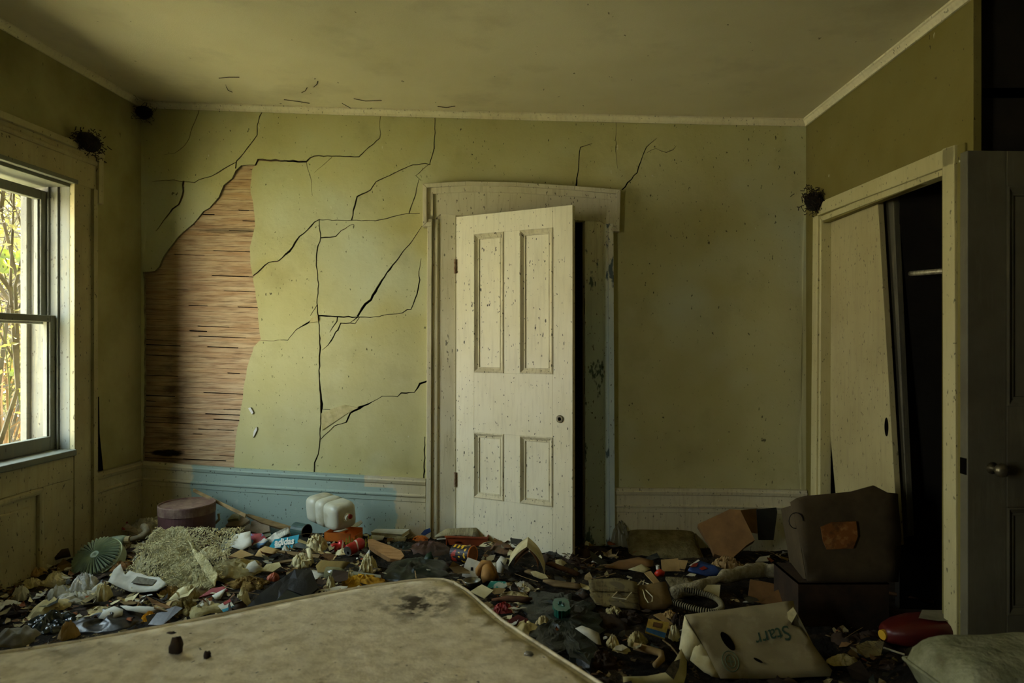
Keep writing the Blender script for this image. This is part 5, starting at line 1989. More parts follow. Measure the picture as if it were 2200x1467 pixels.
o, P = plate('newspaper', 'white newspaper strip with big black letters by the mattress edge', 'newspaper', [(642, 1278), (690, 1266), (704, 1265), (712, 1276), (690, 1284), (660, 1288)], P_white, 42, lift=.05, amp=.003)
for i, (x_, w_) in enumerate(((668, 3), (674, 7), (686, 6), (695, 3), (701, 3))):
    q = P.px(x_, 1276)
    a = obj('letter_block', MB().box(-w_ * .0008, w_ * .0008, -.016, .012, 0, .001), L_dark, parent=o)
    a.matrix_local = Matrix.Translation((q.x, q.y, .006)) @ Matrix.Rotation(-.12, 4, 'Z')
g = gpt(716, 1252)
e_ = root('glass_jar', 'dusty glass jar lying behind the big-lettered newspaper', 'jar', g + Vector((0, .03, .034)))
obj('jar_wall', MB().tube([Vector((-.04, 0, 0)), Vector((.02, -.01, 0)), Vector((.034, -.012, 0)), Vector((.045, -.014, 0))], [.034, .034, .028, .026], 18), plastic('dusty_glass', (134, 132, 96), .55, .12), parent=e_, smooth=True)
lump('paper_wad', 'small cream paper wad right above the big-lettered newspaper', 'paper', (698, 1250, 722, 1276), P_cream, seed=56, fold=2, freq=5, smooth=False)
lump('straw_bundle', 'yellowish straw bundle below the olive cloth', 'straw', (494, 1244, 572, 1270), fuzzy('straw', (176, 146, 84), (118, 92, 48), 50, 1, (1, 8, 1)), D=.12, seed=57, fold=1.4, freq=8, rag=.5)
lump('paper_wad', 'crumpled cream paper at the mattress edge left of the black case', 'paper', (504, 1272, 538, 1310), P_cream, seed=58, fold=1.5, freq=4, smooth=False)
lump('brown_jar', 'small reddish brown pot beside the straw bundle', 'pot', (574, 1228, 600, 1250), O_terra, seed=59, fold=.5, freq=3)
plate('card', 'grey torn card on top of the olive cloth', 'card', [(524, 1226), (534, 1210), (548, 1204), (562, 1222), (548, 1230)], P_grey, 40, lift=.06, amp=.004)
# ================================================================== litter in front of the open door
for k, (L, mm, lab) in enumerate((([(934, 1152), (944, 1144), (960, 1135), (1024, 1134), (1030, 1152), (984, 1149)], NEWS, 'folded newspaper on top of the terracotta tray'),
                                  ([(938, 1158), (960, 1146), (1000, 1148), (990, 1156)], P_white, 'white paper under the folded newspaper'))):
    plate('newspaper', lab, 'newspaper', L, mm, 25, base=(985, 1166 - k * 2), lift=.09 - .012 * k, th=.008, amp=.003)
g = gpt(1000, 1176)
e_ = root('planter_tray', 'long terracotta plastic planter tray at the foot of the open door', 'tray', g + Vector((.01, .06, .005)), math.radians(-6))
w_, d_, h_ = .25, .10, .055
for nm, q in (('front_side', [(-w_ / 2 + .01, -d_ / 2 + .012), (w_ / 2 - .01, -d_ / 2 + .012), (w_ / 2, -d_ / 2), (-w_ / 2, -d_ / 2)]), ('back_side', [(-w_ / 2 + .01, d_ / 2 - .016), (w_ / 2 - .01, d_ / 2 - .016), (w_ / 2, d_ / 2), (-w_ / 2, d_ / 2)])):
    s_ = -1 if 'front' in nm else 1
    mb = MB().hexa([(-w_ / 2 + .01, s_ * (d_ / 2 - .012) - .002, 0), (w_ / 2 - .01, s_ * (d_ / 2 - .012) - .002, 0), (w_ / 2 - .01, s_ * (d_ / 2 - .012) + .002, 0), (-w_ / 2 + .01, s_ * (d_ / 2 - .012) + .002, 0),
                    (-w_ / 2, s_ * d_ / 2 - .002, h_), (w_ / 2, s_ * d_ / 2 - .002, h_), (w_ / 2, s_ * d_ / 2 + .002, h_), (-w_ / 2, s_ * d_ / 2 + .002, h_)])
    obj(nm, mb, O_terra, parent=e_)
for s_ in (-1, 1):
    obj('end_side', MB().box(min(s_ * w_ / 2, s_ * w_ / 2 - s_ * .004), max(s_ * w_ / 2, s_ * w_ / 2 - s_ * .004), -d_ / 2, d_ / 2, 0, h_), O_terra, parent=e_)
obj('rim', MB().box(-w_ / 2 - .006, w_ / 2 + .006, -d_ / 2 - .006, -d_ / 2 + .002, h_ - .006, h_ + .003), O_terra, parent=e_)
obj('bottom', MB().box(-w_ / 2 + .01, w_ / 2 - .01, -d_ / 2 + .012, d_ / 2 - .012, 0, .004), O_terra, parent=e_)
lump('coat', 'dark brown crumpled coat before the terracotta tray', 'clothing', (868, 1148, 972, 1194), plain('dark_brown_leather', (74, 44, 28), (44, 28, 18), .6, 6, .3, .4), D=.26, seed=61, fold=1.1, freq=4)
lump('garbage_bag', 'black-green garbage bag at the mattress corner', 'bag', (816, 1184, 972, 1262), K_green, D=.40, seed=62, fold=1.0, freq=4.5)
plate('pot_leaf', 'dark green leaf-shaped plastic scrap on the black-green bag', 'plastic', [(908, 1206), (916, 1190), (926, 1184), (932, 1200), (926, 1212)], plain('deep_green_plastic', (24, 52, 26), (16, 36, 20), .5, 9, .1), 55, lift=.12, amp=.005)
# coffee tin on its side
g = gpt(998, 1212)
e_ = root('coffee_tin', 'dark food tin on its side with an orange-brown inside', 'tin', g + Vector((0, .03, .045)))
axc = Vector((.86, -.5, .06)).normalized()
Rm = Vector((0, 0, 1)).rotation_difference(axc).to_matrix().to_4x4()
M_lab = MatB('tin_label_print', srgb(36, 30, 24), .5, .4)
x, y, z = M_lab.xyz()
M_lab.mix(M_lab.math('MULTIPLY', M_lab.band(z, -.015, .03, .002), M_lab.ramp(M_lab.noise(34, 1), .52, .54)), srgb(214, 170, 40), 1.0)
M_lab.mix(M_lab.math('MULTIPLY', M_lab.band(z, -.06, -.03, .002), M_lab.ramp(M_lab.noise(28, 1), .50, .52)), srgb(160, 46, 26), 1.0)
M_lab = M_lab.done()
r = .046
a = obj('tin_wall', MB().sweep([((0, 0, z_), (math.cos(0), 0, 0), (0, 1, 0)) for z_ in (-.07, .05)], [(r * math.cos(t), r * math.sin(t)) for t in [2 * PI * i / 28 for i in range(28)]]), M_lab, parent=e_, smooth=False)
a.matrix_local = Rm
a = obj('inside', MB().lathe([(r * .93, .0502), (r * .93, .0506), (r * .4, .0508)], 28), plain('rust_inside', (150, 84, 36), (104, 54, 24), .7, 14), parent=e_)
a.matrix_local = Rm
a = obj('rim', MB().tube([Vector((r * math.cos(t), r * math.sin(t), .0505)) for t in [2 * PI * i / 28 for i in range(29)]], .0035, 6, False), O_orange, parent=e_)
a.matrix_local = Rm
q = Vector((.02, -r - .001, -.005))
for i in range(3):
    a = obj('label_letter', MB().box(-.006, .006, -.0006, .0006, -.012, .012), plain('yellow_lettering', (220, 176, 44)), parent=e_)
    a.matrix_local = Rm @ Matrix.Rotation(math.radians(-100 + 3 * i), 4, 'Z') @ Matrix.Translation((0, -r - .0006, -.05 + i * .026)) @ Matrix.Rotation(PI / 2, 4, 'Y')
o, P = plate('carton', 'white paper carton standing before the dark food tin', 'carton', [(992, 1237), (998, 1212), (1005, 1197), (1033, 1207), (1027, 1240), (1006, 1243)], P_white, 62, lift=.02, th=.03, smooth=False)
q = P.px(1014, 1222)
a = obj('print_mark', MB().box(-.006, .006, -.008, .008, 0, .001), L_dark, parent=o)
a.location = (q.x, q.y, 0)
q = P.px(990, 1232)
# tan boot
g = gpt(1045, 1252)
s_ = g.y / F
e_ = root('boot', 'tan leather boot lying sole up right of the white carton', 'boot', g + Vector((0, .03, 0)))
M_bt = plain('tan_leather', (172, 128, 66), (142, 100, 48), .7, 7, .2)
pts = [Vector((x_ * s_, y_, z_ * s_)) for x_, y_, z_ in ((-20, 0, 6), (-18, .0, 24), (-8, .01, 36), (4, .01, 36), (14, 0, 22), (22, -.01, 6))]
obj('boot_shaft', MB().tube(pts, [.012, .016, .018, .018, .017, .013], 12), M_bt, parent=e_, smooth=True)
mb = MB()
pr = []
obj('boot_foot', MB().tube([Vector((0, .03, .085)), Vector((.002, .0, .065)), Vector((.008, -.03, .035)), Vector((.012, -.05, .01))], [.012, .026, .036, .030], 14), M_bt, parent=e_, smooth=True)
plate('card', 'teal and white printed card by the mattress edge', 'card', [(1045, 1262), (1054, 1248), (1086, 1249), (1092, 1257), (1080, 1265)], plain('teal_card', (46, 132, 118), (176, 180, 160), .6, 18, 0, .3, .1, 0, .52, .54), 28, lift=.035, th=.006)
plate('card', 'cream square card right beside the mattress edge', 'card', [(1010, 1270), (1035, 1255), (1060, 1268), (1041, 1285)], P_cream, 26, lift=.035, th=.003)
g = gpt(1013, 1266)
e_ = root('bowl', 'dull silver bowl half hidden behind the mattress corner', 'bowl', g + Vector((0, .02, .005)))
obj('bowl_wall', MB().lathe([(.022, 0), (.036, .012), (.042, .028), (.044, .034), (.041, .034), (.034, .016), (.018, .006)], 24), plain('dull_steel', (150, 150, 138)), parent=e_, smooth=True)
# tented magazine
g = gpt(1134, 1240)
e_ = root('magazine', 'open magazine standing like a tent in front of the open door', 'magazine', g)
s_ = g.y / F


def leafstrip(pa, pb, sag, dpt, n=8):
    mb = MB()
    for k in (0, 1):
        for i in range(n + 1):
            t = i / n
            p = Vector(pa).lerp(Vector(pb), t) + Vector(sag) * math.sin(PI * t) * .5
            mb.v += [p + Vector((0, dpt * 0, -.002 * k)), p + Vector((.01, dpt, .004 - .002 * k))]
    m_ = 2 * (n + 1)
    for i in range(n):
        a = 2 * i
        mb.f.append((a, a + 2, a + 3, a + 1))
        mb.f.append((m_ + a, m_ + a + 1, m_ + a + 3, m_ + a + 2))
        mb.f.append((a, m_ + a, m_ + a + 2, a + 2))
        mb.f.append((a + 1, a + 3, m_ + a + 3, m_ + a + 1))
    return mb


apx = (-2 * s_, 0, 66 * s_)
obj('page', leafstrip((-42 * s_, -.01, 26 * s_), apx, (-.01, 0, .02), .16), P_cream, parent=e_, smooth=True)
obj('page', leafstrip(apx, (36 * s_, -.02, 8 * s_), (.03, 0, .02), .16), P_cream, parent=e_, smooth=True)
obj('printed_page', leafstrip((-30 * s_, .01, 24 * s_), (2 * s_, .012, 54 * s_), (0, 0, .015), .13), newsprint('red_brown_page', (150, 112, 84), 1, (110, 40, 28)), parent=e_, smooth=True)
obj('printed_page', leafstrip((3 * s_, .012, 56 * s_), (22 * s_, .0, 16 * s_), (.02, 0, .01), .12), newsprint('red_brown_page'), parent=e_, smooth=True)
plate('magazine', 'colourful creased magazine behind the tented one', 'magazine', [(1052, 1180), (1064, 1166), (1090, 1168), (1108, 1186), (1086, 1192)], newsprint('coloured_print', (120, 88, 62), .8, (60, 40, 60)), 28, lift=.04, amp=.01, th=.006)
plate('paper_strip', 'grey paper between the boot and the tented magazine', 'paper', [(1066, 1208), (1076, 1194), (1090, 1202), (1080, 1232), (1068, 1228)], P_grey, 40, lift=.04, amp=.006)
for k, (L, lab) in enumerate((([(1126, 1226), (1136, 1222), (1182, 1238), (1176, 1244)], 'yellowish board at the right foot of the tented magazine'),
                              ([(1166, 1246), (1180, 1244), (1252, 1256), (1246, 1264), (1190, 1256)], 'long splintered board right of the tented magazine'),
                              ([(1172, 1210), (1184, 1206), (1246, 1230), (1240, 1236)], 'rotten dark board below the open door edge'),
                              ([(1056, 1286), (1090, 1278), (1144, 1284), (1130, 1292)], 'reddish warped veneer strip right of the cream card'))):
    plate('board', lab, 'board', L, W_wood if k < 2 else plain('reddish_rotten_wood', (104, 68, 40), (64, 44, 26), .9, 6, .4), 22, lift=.04, th=.012, amp=.003)
plate('oval_lid', 'pale oval lid beside the yellowish board', 'lid', [(1140, 1228), (1150, 1226), (1172, 1234), (1178, 1242), (1164, 1243), (1146, 1236)], P_cream, 22, lift=.05, th=.005)
plate('book', 'small maroon book beside the dark bags', 'book', [(1090, 1333), (1113, 1320), (1135, 1330), (1118, 1349)], plain('maroon_cloth', (96, 34, 26), (70, 26, 20), .8, 12, .2), 24, lift=.05, th=.022)
lump('garbage_bag', 'large black-green garbage bag right of the mattress', 'bag', (1124, 1262, 1300, 1420), K_green, D=.70, seed=63, fold=1.3, freq=7, rag=.4, p=1.6, smooth=False, nr=20, na=60)
lump('plastic_film', 'shiny teal plastic film on the large garbage bag', 'plastic', (1188, 1282, 1224, 1340), K_teal, D=.16, seed=64, fold=1.2, freq=5, smooth=False, sink=-.05, hm=.75)
lump('cloth', 'small cream cloth at the mattress edge under the large bag', 'cloth', (1148, 1324, 1186, 1352), C_cream, seed=65, fold=1.4)
lump('red_wrapper', 'dark red crumpled wrapper beside the maroon book', 'wrapper', (1056, 1296, 1104, 1322), R_red, seed=66, fold=1.6, freq=5, smooth=False)
plate('paper_strip', 'white rag strip below the large garbage bag', 'paper', [(1236, 1350), (1250, 1344), (1286, 1362), (1292, 1386), (1282, 1384), (1260, 1366)], P_white, 35, lift=.06, amp=.012)

# ================================================================== litter on the right
M_cush = fuzzy('olive_dark_upholstery', (136, 126, 86), (104, 95, 60), 60, .6)
g, w, D, H = fit(1344, 1136, 1506, 1202, D=.30)
mb = MB()
n_ = 22
for sgn in (1, -1):
    for i in range(n_ + 1):
        for j in range(n_ + 1):
            x, y = -1 + 2 * i / n_, -1 + 2 * j / n_
            bulge = (1 - abs(x) ** 3.2) ** .5 * (1 - abs(y) ** 3.2) ** .5
            pin = 1 - .07 * (1 - abs(x) ** 2) * abs(y) ** 4 - .0
            mb.v.append(Vector((x * w / 2 * (1 - .05 * (1 - y * y) * abs(x) ** 4), y * D / 2 * pin, sgn * bulge * H * .5 * (1 + .12 * noise.noise(Vector((x * 2, y * 2, sgn)))))))
    o_ = 0 if sgn == 1 else (n_ + 1) ** 2
    for i in range(n_):
        for j in range(n_):
            a = o_ + i * (n_ + 1) + j
            f_ = (a, a + n_ + 1, a + n_ + 2, a + 1)
            mb.f.append(f_ if sgn == 1 else f_[::-1])
e_ = root('cushion', 'flat dark olive cushion against the baseboard right of the door', 'cushion', g + Vector((0, 0, H * .42)))
a = obj('cover', mb, M_cush, parent=e_, smooth=True, fix=False)
e_.rotation_euler = (math.radians(20), 0, math.radians(-3))
ring = [(-1 + 2 * i / 12, -1) for i in range(12)] + [(1, -1 + 2 * i / 12) for i in range(12)] + [(1 - 2 * i / 12, 1) for i in range(12)] + [(-1, 1 - 2 * i / 12) for i in range(12)]
pr = [Vector((x * w / 2 * (1 - .05 * (1 - y * y) * abs(x) ** 4), y * D / 2 * (1 - .07 * (1 - x * x) * abs(y) ** 4), 0)) for x, y in ring]
obj('seam_piping', MB().tube(pr + pr[:1], .006, 6, False), M_cush, parent=e_, smooth=True)
lump('plastic_bag', 'dull white plastic bag at the foot of the bluish door casing', 'bag', (1305, 1122, 1358, 1178), plastic('dull_white_film', (150, 144, 116), .6, .3), seed=71, fold=1.4, freq=4, rag=.3)
# tilted brown carton
e_ = root('cardboard_box', 'brown cardboard carton tipped on its corner against the baseboard', 'box', gpt(1560, 1220))
P = Plane(gpt(1548, 1200), 62, -22)
for nm, L, al, yw, dp in (('front_side', [(1499, 1126), (1567, 1094), (1590, 1095), (1622, 1160), (1604, 1171), (1571, 1201), (1534, 1190), (1528, 1174)], 66, -14, 0),
                          ('flap', [(1587, 1096), (1628, 1092), (1627, 1146), (1612, 1143)], 70, 35, .03), ('flap', [(1528, 1176), (1552, 1160), (1590, 1152), (1604, 1171), (1571, 1201), (1536, 1190)], 50, -14, -.03)):
    g = gpt(1560, 1220) + Vector((0, .02 + dp, 0))
    P = Plane(g, al, yw)
    a = obj(nm, sheet_mesh([tuple(P.px(*p)) for p in L], .13 if nm == 'front_side' else .006, .003, .05, 4), C_brown, parent=e_)
    a.matrix_local = e_.matrix_world.inverted() @ P.M if False else Matrix.Translation(-e_.location) @ P.M
plate('cardboard', 'black warped board between the tipped carton and the big one', 'cardboard', [(1630, 1160), (1626, 1094), (1668, 1090), (1670, 1100), (1662, 1160)], K_black, 78, base=(1648, 1206), lift=.02, th=.01)
# big brown carton in front of the closet, resting on a dark box
BC = Vector((0, 0, 0)) + CAM + Vector(((1815 - CX) / F, 1, -(1250 - CY) / F)) * 3.02
e_ = root('cardboard_carton', 'big dark brown cardboard carton in front of the closet', 'carton', BC)
M_big = plain('dark_brown_cardboard', (84, 72, 50), (68, 58, 40), .9, 5, .3, .2, .3)
P = Plane(BC, 84, 6)
front = [(1698, 1079), (1712, 1070), (1730, 1065), (1775, 1061), (1830, 1056), (1878, 1043), (1906, 1058), (1928, 1060), (1935, 1150), (1930, 1250), (1732, 1246), (1722, 1180), (1712, 1140)]
a = obj('front_side', sheet_mesh([tuple(P.px(*p)) for p in front], .010, .012, .07, 9, 3, 0), M_big, parent=e_, smooth=True)
a.matrix_local = Matrix.Translation(-e_.location) @ P.M
Pq = P
q = [P.px(*p) for p in ((1757, 1130), (1780, 1120), (1832, 1118), (1836, 1150), (1826, 1176), (1770, 1178), (1762, 1160))]
b = MatB('torn_orange_label', srgb(128, 80, 36), .85, .2)
b.var(srgb(160, 116, 62), 20, .8, .5, .6, 4)
b.var(srgb(80, 52, 28), 12, .7, .5, .6, 4, loc=(2, 0, 0))
a = obj('torn_label', sheet_mesh([tuple(p) for p in q], .003, .003, .03, 2), b.done(), parent=e_)
a.matrix_local = Matrix.Translation(-e_.location + P.n * .022) @ P.M
for nm, t0, t1, off in (('right_side', (1933, 1062), (1928, 1249), Vector((.0, .30, -.06))), ('left_side', (1708, 1085), (1734, 1245), Vector((.06, .30, -.09)))):
    p0, p1 = P.M @ Vector((*P.px(*t0), -.01)), P.M @ Vector((*P.px(*t1), -.01))
    i_ = Vector((-.008, .0, 0)) if nm == 'right_side' else Vector((.008, 0, 0))
    mb = MB().hexa([v - e_.location for v in (p1, p1 + off, p1 + off + i_, p1 + i_, p0, p0 + off, p0 + off + i_, p0 + i_)])
    obj(nm, mb, M_big, parent=e_)
e_ = root('cardboard_box', 'dark squashed box under the big brown carton', 'box', Vector((BC.x, BC.y + .14, heap_z(BC.x, BC.y + .1) - .01)))
hb = BC.z - e_.location.z - .002
for nm, bx in (('front_side', (-.21, .19, -.15, -.142, 0, hb)), ('left_side', (-.21, -.202, -.142, .13, 0, hb)), ('right_side', (.182, .19, -.142, .13, 0, hb)), ('top', (-.21, .19, -.15, .13, hb - .006, hb))):
    obj(nm, MB().box(*bx), C_dark, parent=e_)
plate('cardboard', 'small orange-brown cardboard scrap left of the big carton', 'cardboard', [(1692, 1196), (1703, 1170), (1716, 1154), (1722, 1188)], C_brown, 60, lift=.02, th=.005)
plate('paper_sheet', 'white folded paper left of the big carton', 'paper', [(1623, 1206), (1632, 1196), (1654, 1193), (1651, 1205)], P_white, 35, lift=.03, th=.006)
e_ = root('wire_ring', 'thin dark wire curl hanging over the edge of the big carton', 'wire', Pq.M @ Vector((*Pq.px(1708, 1118), .012)))
obj('wire', MB().tube([Vector((.03 * math.cos(t), .01 * t * .2, .036 * math.sin(t))) for t in [i * .4 for i in range(15)]], .002, 5), L_dark, parent=e_)
# flats before the cushion
plate('cardboard', 'flattened brown carton in front of the olive cushion', 'cardboard', [(1296, 1218), (1330, 1204), (1372, 1197), (1404, 1204), (1404, 1216), (1350, 1222)], C_brown, 20, lift=.03, th=.008, amp=.003)
plate('card', 'upright tan card in front of the olive cushion', 'card', [(1420, 1202), (1457, 1199), (1463, 1227), (1422, 1227)], C_tan, 55, lift=.03, th=.004)
plate('card', 'second tan card leaning right of the upright one', 'card', [(1458, 1202), (1478, 1204), (1470, 1228), (1464, 1226)], C_tan, 50, lift=.03, th=.004)
plate('paper_sheet', 'pale diamond shaped paper behind the wire hangers', 'paper', [(1350, 1222), (1378, 1212), (1398, 1222), (1383, 1230)], P_cream, 24, lift=.05, th=.003, amp=.003)
plate('slat', 'narrow tan slat pointing down at the brown paper bag', 'slat', [(1384, 1230), (1398, 1226), (1422, 1256), (1410, 1258)], C_tan, 28, lift=.05, th=.006)
e_ = root('toy', 'small bright red plastic toy with a white cap', 'toy', gpt(1418, 1248) + Vector((0, .01, .01)))
obj('body', MB().tube([Vector((-.02, 0, .02)), Vector((0, .01, .03)), Vector((.025, 0, .022))], [.012, .022, .014], 10), plain('bright_red_plastic', (196, 52, 26), None, .4, 9, 0, .4, .1), parent=e_, smooth=True)
obj('cap', MB().tube([Vector((-.006, .012, .045)), Vector((-.008, .014, .064))], .010, 10), P_white, parent=e_)
o, P = plate('packet', 'blue packet with a red patch in front of the tipped carton', 'packet', [(1478, 1224), (1486, 1212), (1499, 1202), (1553, 1222), (1548, 1234), (1520, 1236)], B_blue, 34, lift=.035, th=.012, amp=.003)
for nm, L, mm in (('red_patch', [(1482, 1220), (1488, 1212), (1500, 1210), (1496, 1218)], R_red), ('white_stripe', [(1480, 1216), (1500, 1203), (1503, 1205), (1484, 1217)], P_white), ('red_script', [(1502, 1222), (1512, 1217), (1520, 1222), (1508, 1226)], R_red)):
    a = obj(nm, sheet_mesh([tuple(P.px(*p)) for p in L], .001), mm, parent=o)
    a.location.z = .005
lump('paper_bag', 'crumpled tan paper bag below the tipped carton', 'bag', (1526, 1194, 1600, 1230), plain('tan_paper', (158, 132, 86), (130, 104, 62), .9, 9, .3), D=.14, seed=73, fold=1.6, freq=6, smooth=False)
plate('pale_lid', 'small pale crescent of plastic below the blue packet', 'plastic', [(1474, 1236), (1482, 1231), (1496, 1233), (1492, 1238)], P_white, 30, lift=.03)
# long fleece roll
pts = [(1444, 1262, .02), (1490, 1262, .045), (1530, 1247, .05), (1590, 1234, .06), (1640, 1227, .065), (1690, 1234, .06), (1722, 1252, .05), (1752, 1278, .02)]
P3 = []
for x_, y_, l_ in pts:
    q = gpt(x_, y_ + 22)
    P3.append(Vector((q.x, q.y, q.z + l_)))
o3 = P3[0].copy()
fine = []
for i in range(len(P3) - 1):
    for k in range(5):
        t = k / 5
        fine.append(P3[i].lerp(P3[i + 1], t) - o3)
fine.append(P3[-1] - o3)
mb = MB().tube(fine, [(.020 + .014 * math.sin(PI * min(1, (i + 2) / 12)) if i < 12 else .034 - .010 * max(0, (i - 24) / 12)) for i in range(len(fine))], 18)
for v in mb.v:
    v += Vector((noise.noise(v * 22), noise.noise(v * 22 + Vector((7, 0, 0))), noise.noise(v * 22 + Vector((0, 7, 0))))) * .012
tag(obj('fleece_roll', mb, fuzzy('pale_fleece', (190, 180, 148), (150, 140, 106), 70, 1.0), smooth=True, loc=o3), 'long grey fleece roll curving over the litter on the right', 'fleece')
# newspaper bundle
for k in range(4):
    L = [(1264 + k, 1246 + k * 10), (1320, 1242 + k * 9), (1369 - k, 1250 + k * 10), (1370 + k * 2, 1274 + k * 12), (1310, 1270 + k * 11), (1270 + 4 * k, 1268 + k * 10)]
    plate('newspaper', ('topmost newspaper of the yellowed bundle under the wire hanger', 'second newspaper from the top of the yellowed bundle', 'third newspaper from the top of the yellowed bundle', 'lowest newspaper of the yellowed bundle')[k], 'newspaper', L, NEWS2, 32, base=(1316, 1300 + k * 5), lift=.075 - .02 * k, th=.012, amp=.006, sub=.02)
o, P = plate('paper_bag', 'flat brown paper bag right of the newspaper bundle', 'bag', [(1368, 1258), (1400, 1254), (1430, 1250), (1444, 1296), (1430, 1306), (1400, 1308), (1366, 1300)], plain('dull_brown_paper', (120, 98, 56), (96, 76, 42), .9, 7, .3), 34, lift=.05, th=.02, amp=.006)


def wire_obj(label, L, lift, rad=.0035):
    ps = []
    for x_, y_ in L:
        q = gpt(x_, y_ + 10)
        ps.append(CAM + Vector(((x_ - CX) / F, 1, -(y_ - CY) / F)) * (q.y - lift))
    o_ = ps[0].copy()
    e = root('wire_hanger', label, 'hanger', o_)
    obj('wire', MB().tube([p - o_ for p in ps], rad, 6), plain('white_coated_wire', (206, 198, 160), None, .5, 9, 0, .4, .1), parent=e, smooth=False)
    return e


wire_obj('white bent wire hanger lying on the newspaper bundle', [(1352, 1245), (1335, 1263), (1315, 1283), (1345, 1287), (1361, 1268), (1378, 1248), (1392, 1254), (1401, 1259)], .13)
wire_obj('second bent wire hanger lying on the brown paper bag', [(1384, 1246), (1381, 1257), (1388, 1268), (1402, 1282), (1401, 1292), (1393, 1295), (1386, 1284), (1381, 1266)], .13, .0025)
# ribbed hose
hp = [(1452, 1272), (1481, 1274), (1512, 1281), (1538, 1292), (1549, 1304), (1548, 1315), (1530, 1322), (1500, 1317), (1472, 1309), (1446, 1300)]
P3 = []
for x_, y_ in hp:
    q = gpt(x_, y_ + 14)
    P3.append(Vector((q.x, q.y, q.z + .045)))
o3 = P3[0].copy()
fine, rad = [], []
for i in range(len(P3) - 1):
    for k in range(24):
        t = k / 24
        a_, b_, c_, d_ = P3[max(i - 1, 0)], P3[i], P3[i + 1], P3[min(i + 2, len(P3) - 1)]
        p = .5 * ((2 * b_) + (c_ - a_) * t + (2 * a_ - 5 * b_ + 4 * c_ - d_) * t * t + (3 * b_ - a_ - 3 * c_ + d_) * t ** 3)
        fine.append(p - o3)
        rad.append(.0140 if (k // 2) % 2 else .0108)
hose = obj('ribbed_hose', MB().tube(fine, rad, 14), plain('grey_ribbed_plastic', (150, 141, 106), (118, 109, 78), .6, 20, .1), smooth=False, loc=o3, fix=False)
hose.data.materials.append(plain('shaded_hose_groove', (44, 39, 28), (30, 26, 18), .9, 20, 0))  # darker colour stands in for the shade in the hose grooves
hose.data.polygons.foreach_set('material_index', [1 if i // 14 < len(fine) - 1 and rad[i // 14] < .012 else 0 for i in range(len(hose.data.polygons))])
tag(hose, 'grey ribbed vacuum hose curled behind the upturned lettered box', 'hose')
plate('flat_box', 'cream flat box under the fleece roll', 'box', [(1488, 1252), (1520, 1256), (1548, 1256), (1545, 1284), (1516, 1280), (1488, 1275)], P_cream, 50, lift=.03, th=.012)
plate('cloth', 'grey folded cloth left of the cream flat box', 'cloth', [(1430, 1240), (1460, 1240), (1488, 1248), (1486, 1276), (1446, 1264)], fuzzy('grey_fleece', (150, 140, 106), (112, 102, 70)), 34, lift=.04, th=.02, amp=.012)
plate('cardboard', 'brown folded carton flap below the fleece roll', 'cardboard', [(1606, 1296), (1612, 1244), (1646, 1250), (1686, 1259), (1660, 1280), (1640, 1296)], C_brown, 52, lift=.03, th=.006)
plate('cardboard', 'second brown carton flap right of the folded one', 'cardboard', [(1636, 1296), (1660, 1272), (1692, 1256), (1736, 1280), (1716, 1312), (1690, 1300)], C_brown, 40, base=(1690, 1316), lift=.03, th=.006)
o, P = plate('booklet', 'small yellow and blue booklet left of the upturned lettered box', 'booklet', [(1386, 1357), (1393, 1329), (1438, 1337), (1428, 1372)], plain('yellowed_booklet', (176, 150, 62), (140, 112, 44), .8, 20, 0), 36, lift=.05, th=.008)
a = obj('blue_band', sheet_mesh([tuple(P.px(*p)) for p in ((1387, 1356), (1389, 1348), (1431, 1360), (1428, 1371))], .001), plain('booklet_blue', (40, 92, 128), (30, 70, 100), .7, 20, 0), parent=o)
a.location.z = .0016
a = obj('picture', sheet_mesh([tuple(P.px(*p)) for p in ((1402, 1346), (1404, 1336), (1424, 1340), (1420, 1350))], .001), plain('booklet_brown', (112, 78, 36), (70, 50, 26), .8, 40, 0), parent=o)
a.location.z = .0016
for k, (bb, mm, lab, kw) in enumerate((
        ((1300, 1368, 1332, 1394), P_cream, 'white curled paper below the booklet', {}), ((1346, 1356, 1392, 1390), C_olive, 'grey rag left of the yellow and blue booklet', {}),
        ((1440, 1318, 1476, 1346), C_dark, 'dark rag behind the lettered box corner', {}), ((1300, 1318, 1384, 1346), C_dark, 'dark rag pile above the booklet', {}),
        ((1436, 1348, 1462, 1380), P_cream, 'crumpled pale paper between booklet and lettered box', {}), ((1420, 1312, 1456, 1334), C_tan, 'torn tan paper left of the hose end', {}),
        ((1296, 1312, 1344, 1332), C_olive, 'olive paper scrap below the newspaper bundle', {}), ((1774, 1404, 1848, 1440), C_olive, 'dim crumpled rag right of the lettered box', {}),
        ((1250, 1398, 1330, 1440), C_dark, 'dark cloth at the right edge of the mattress', {}))):
    lump('paper_wad' if mm in (P_cream, P_grey, C_tan) else 'rag', lab, 'paper' if mm in (P_cream, P_grey, C_tan) else 'rag', bb, mm, seed=80 + k, fold=1.5, freq=5, smooth=False, rag=.35, nr=9, na=28)
# bent paper roll
pts = [(1362, 1394), (1400, 1404), (1420, 1410), (1422, 1422), (1408, 1436)]
P3 = [gpt(x_, y_ + 10) + Vector((0, 0, .03)) for x_, y_ in pts]
o3 = P3[0].copy()
tag(obj('paper_roll', MB().tube([p - o3 for p in P3], [.014, .015, .014, .013, .012], 10), plain('tan_paper', (158, 132, 86)), smooth=True, loc=o3), 'bent tan paper roll left of the lettered box', 'paper roll')
for k, (L, lab) in enumerate((([(1404, 1320), (1420, 1316), (1446, 1340), (1438, 1342)], 'thin pale stick above the booklet'), ([(1392, 1332), (1402, 1328), (1444, 1346), (1440, 1350)], 'second thin pale stick crossing above the booklet'))):
    plate('stick', lab, 'stick', L, C_tan, 26, lift=.07, th=.006)

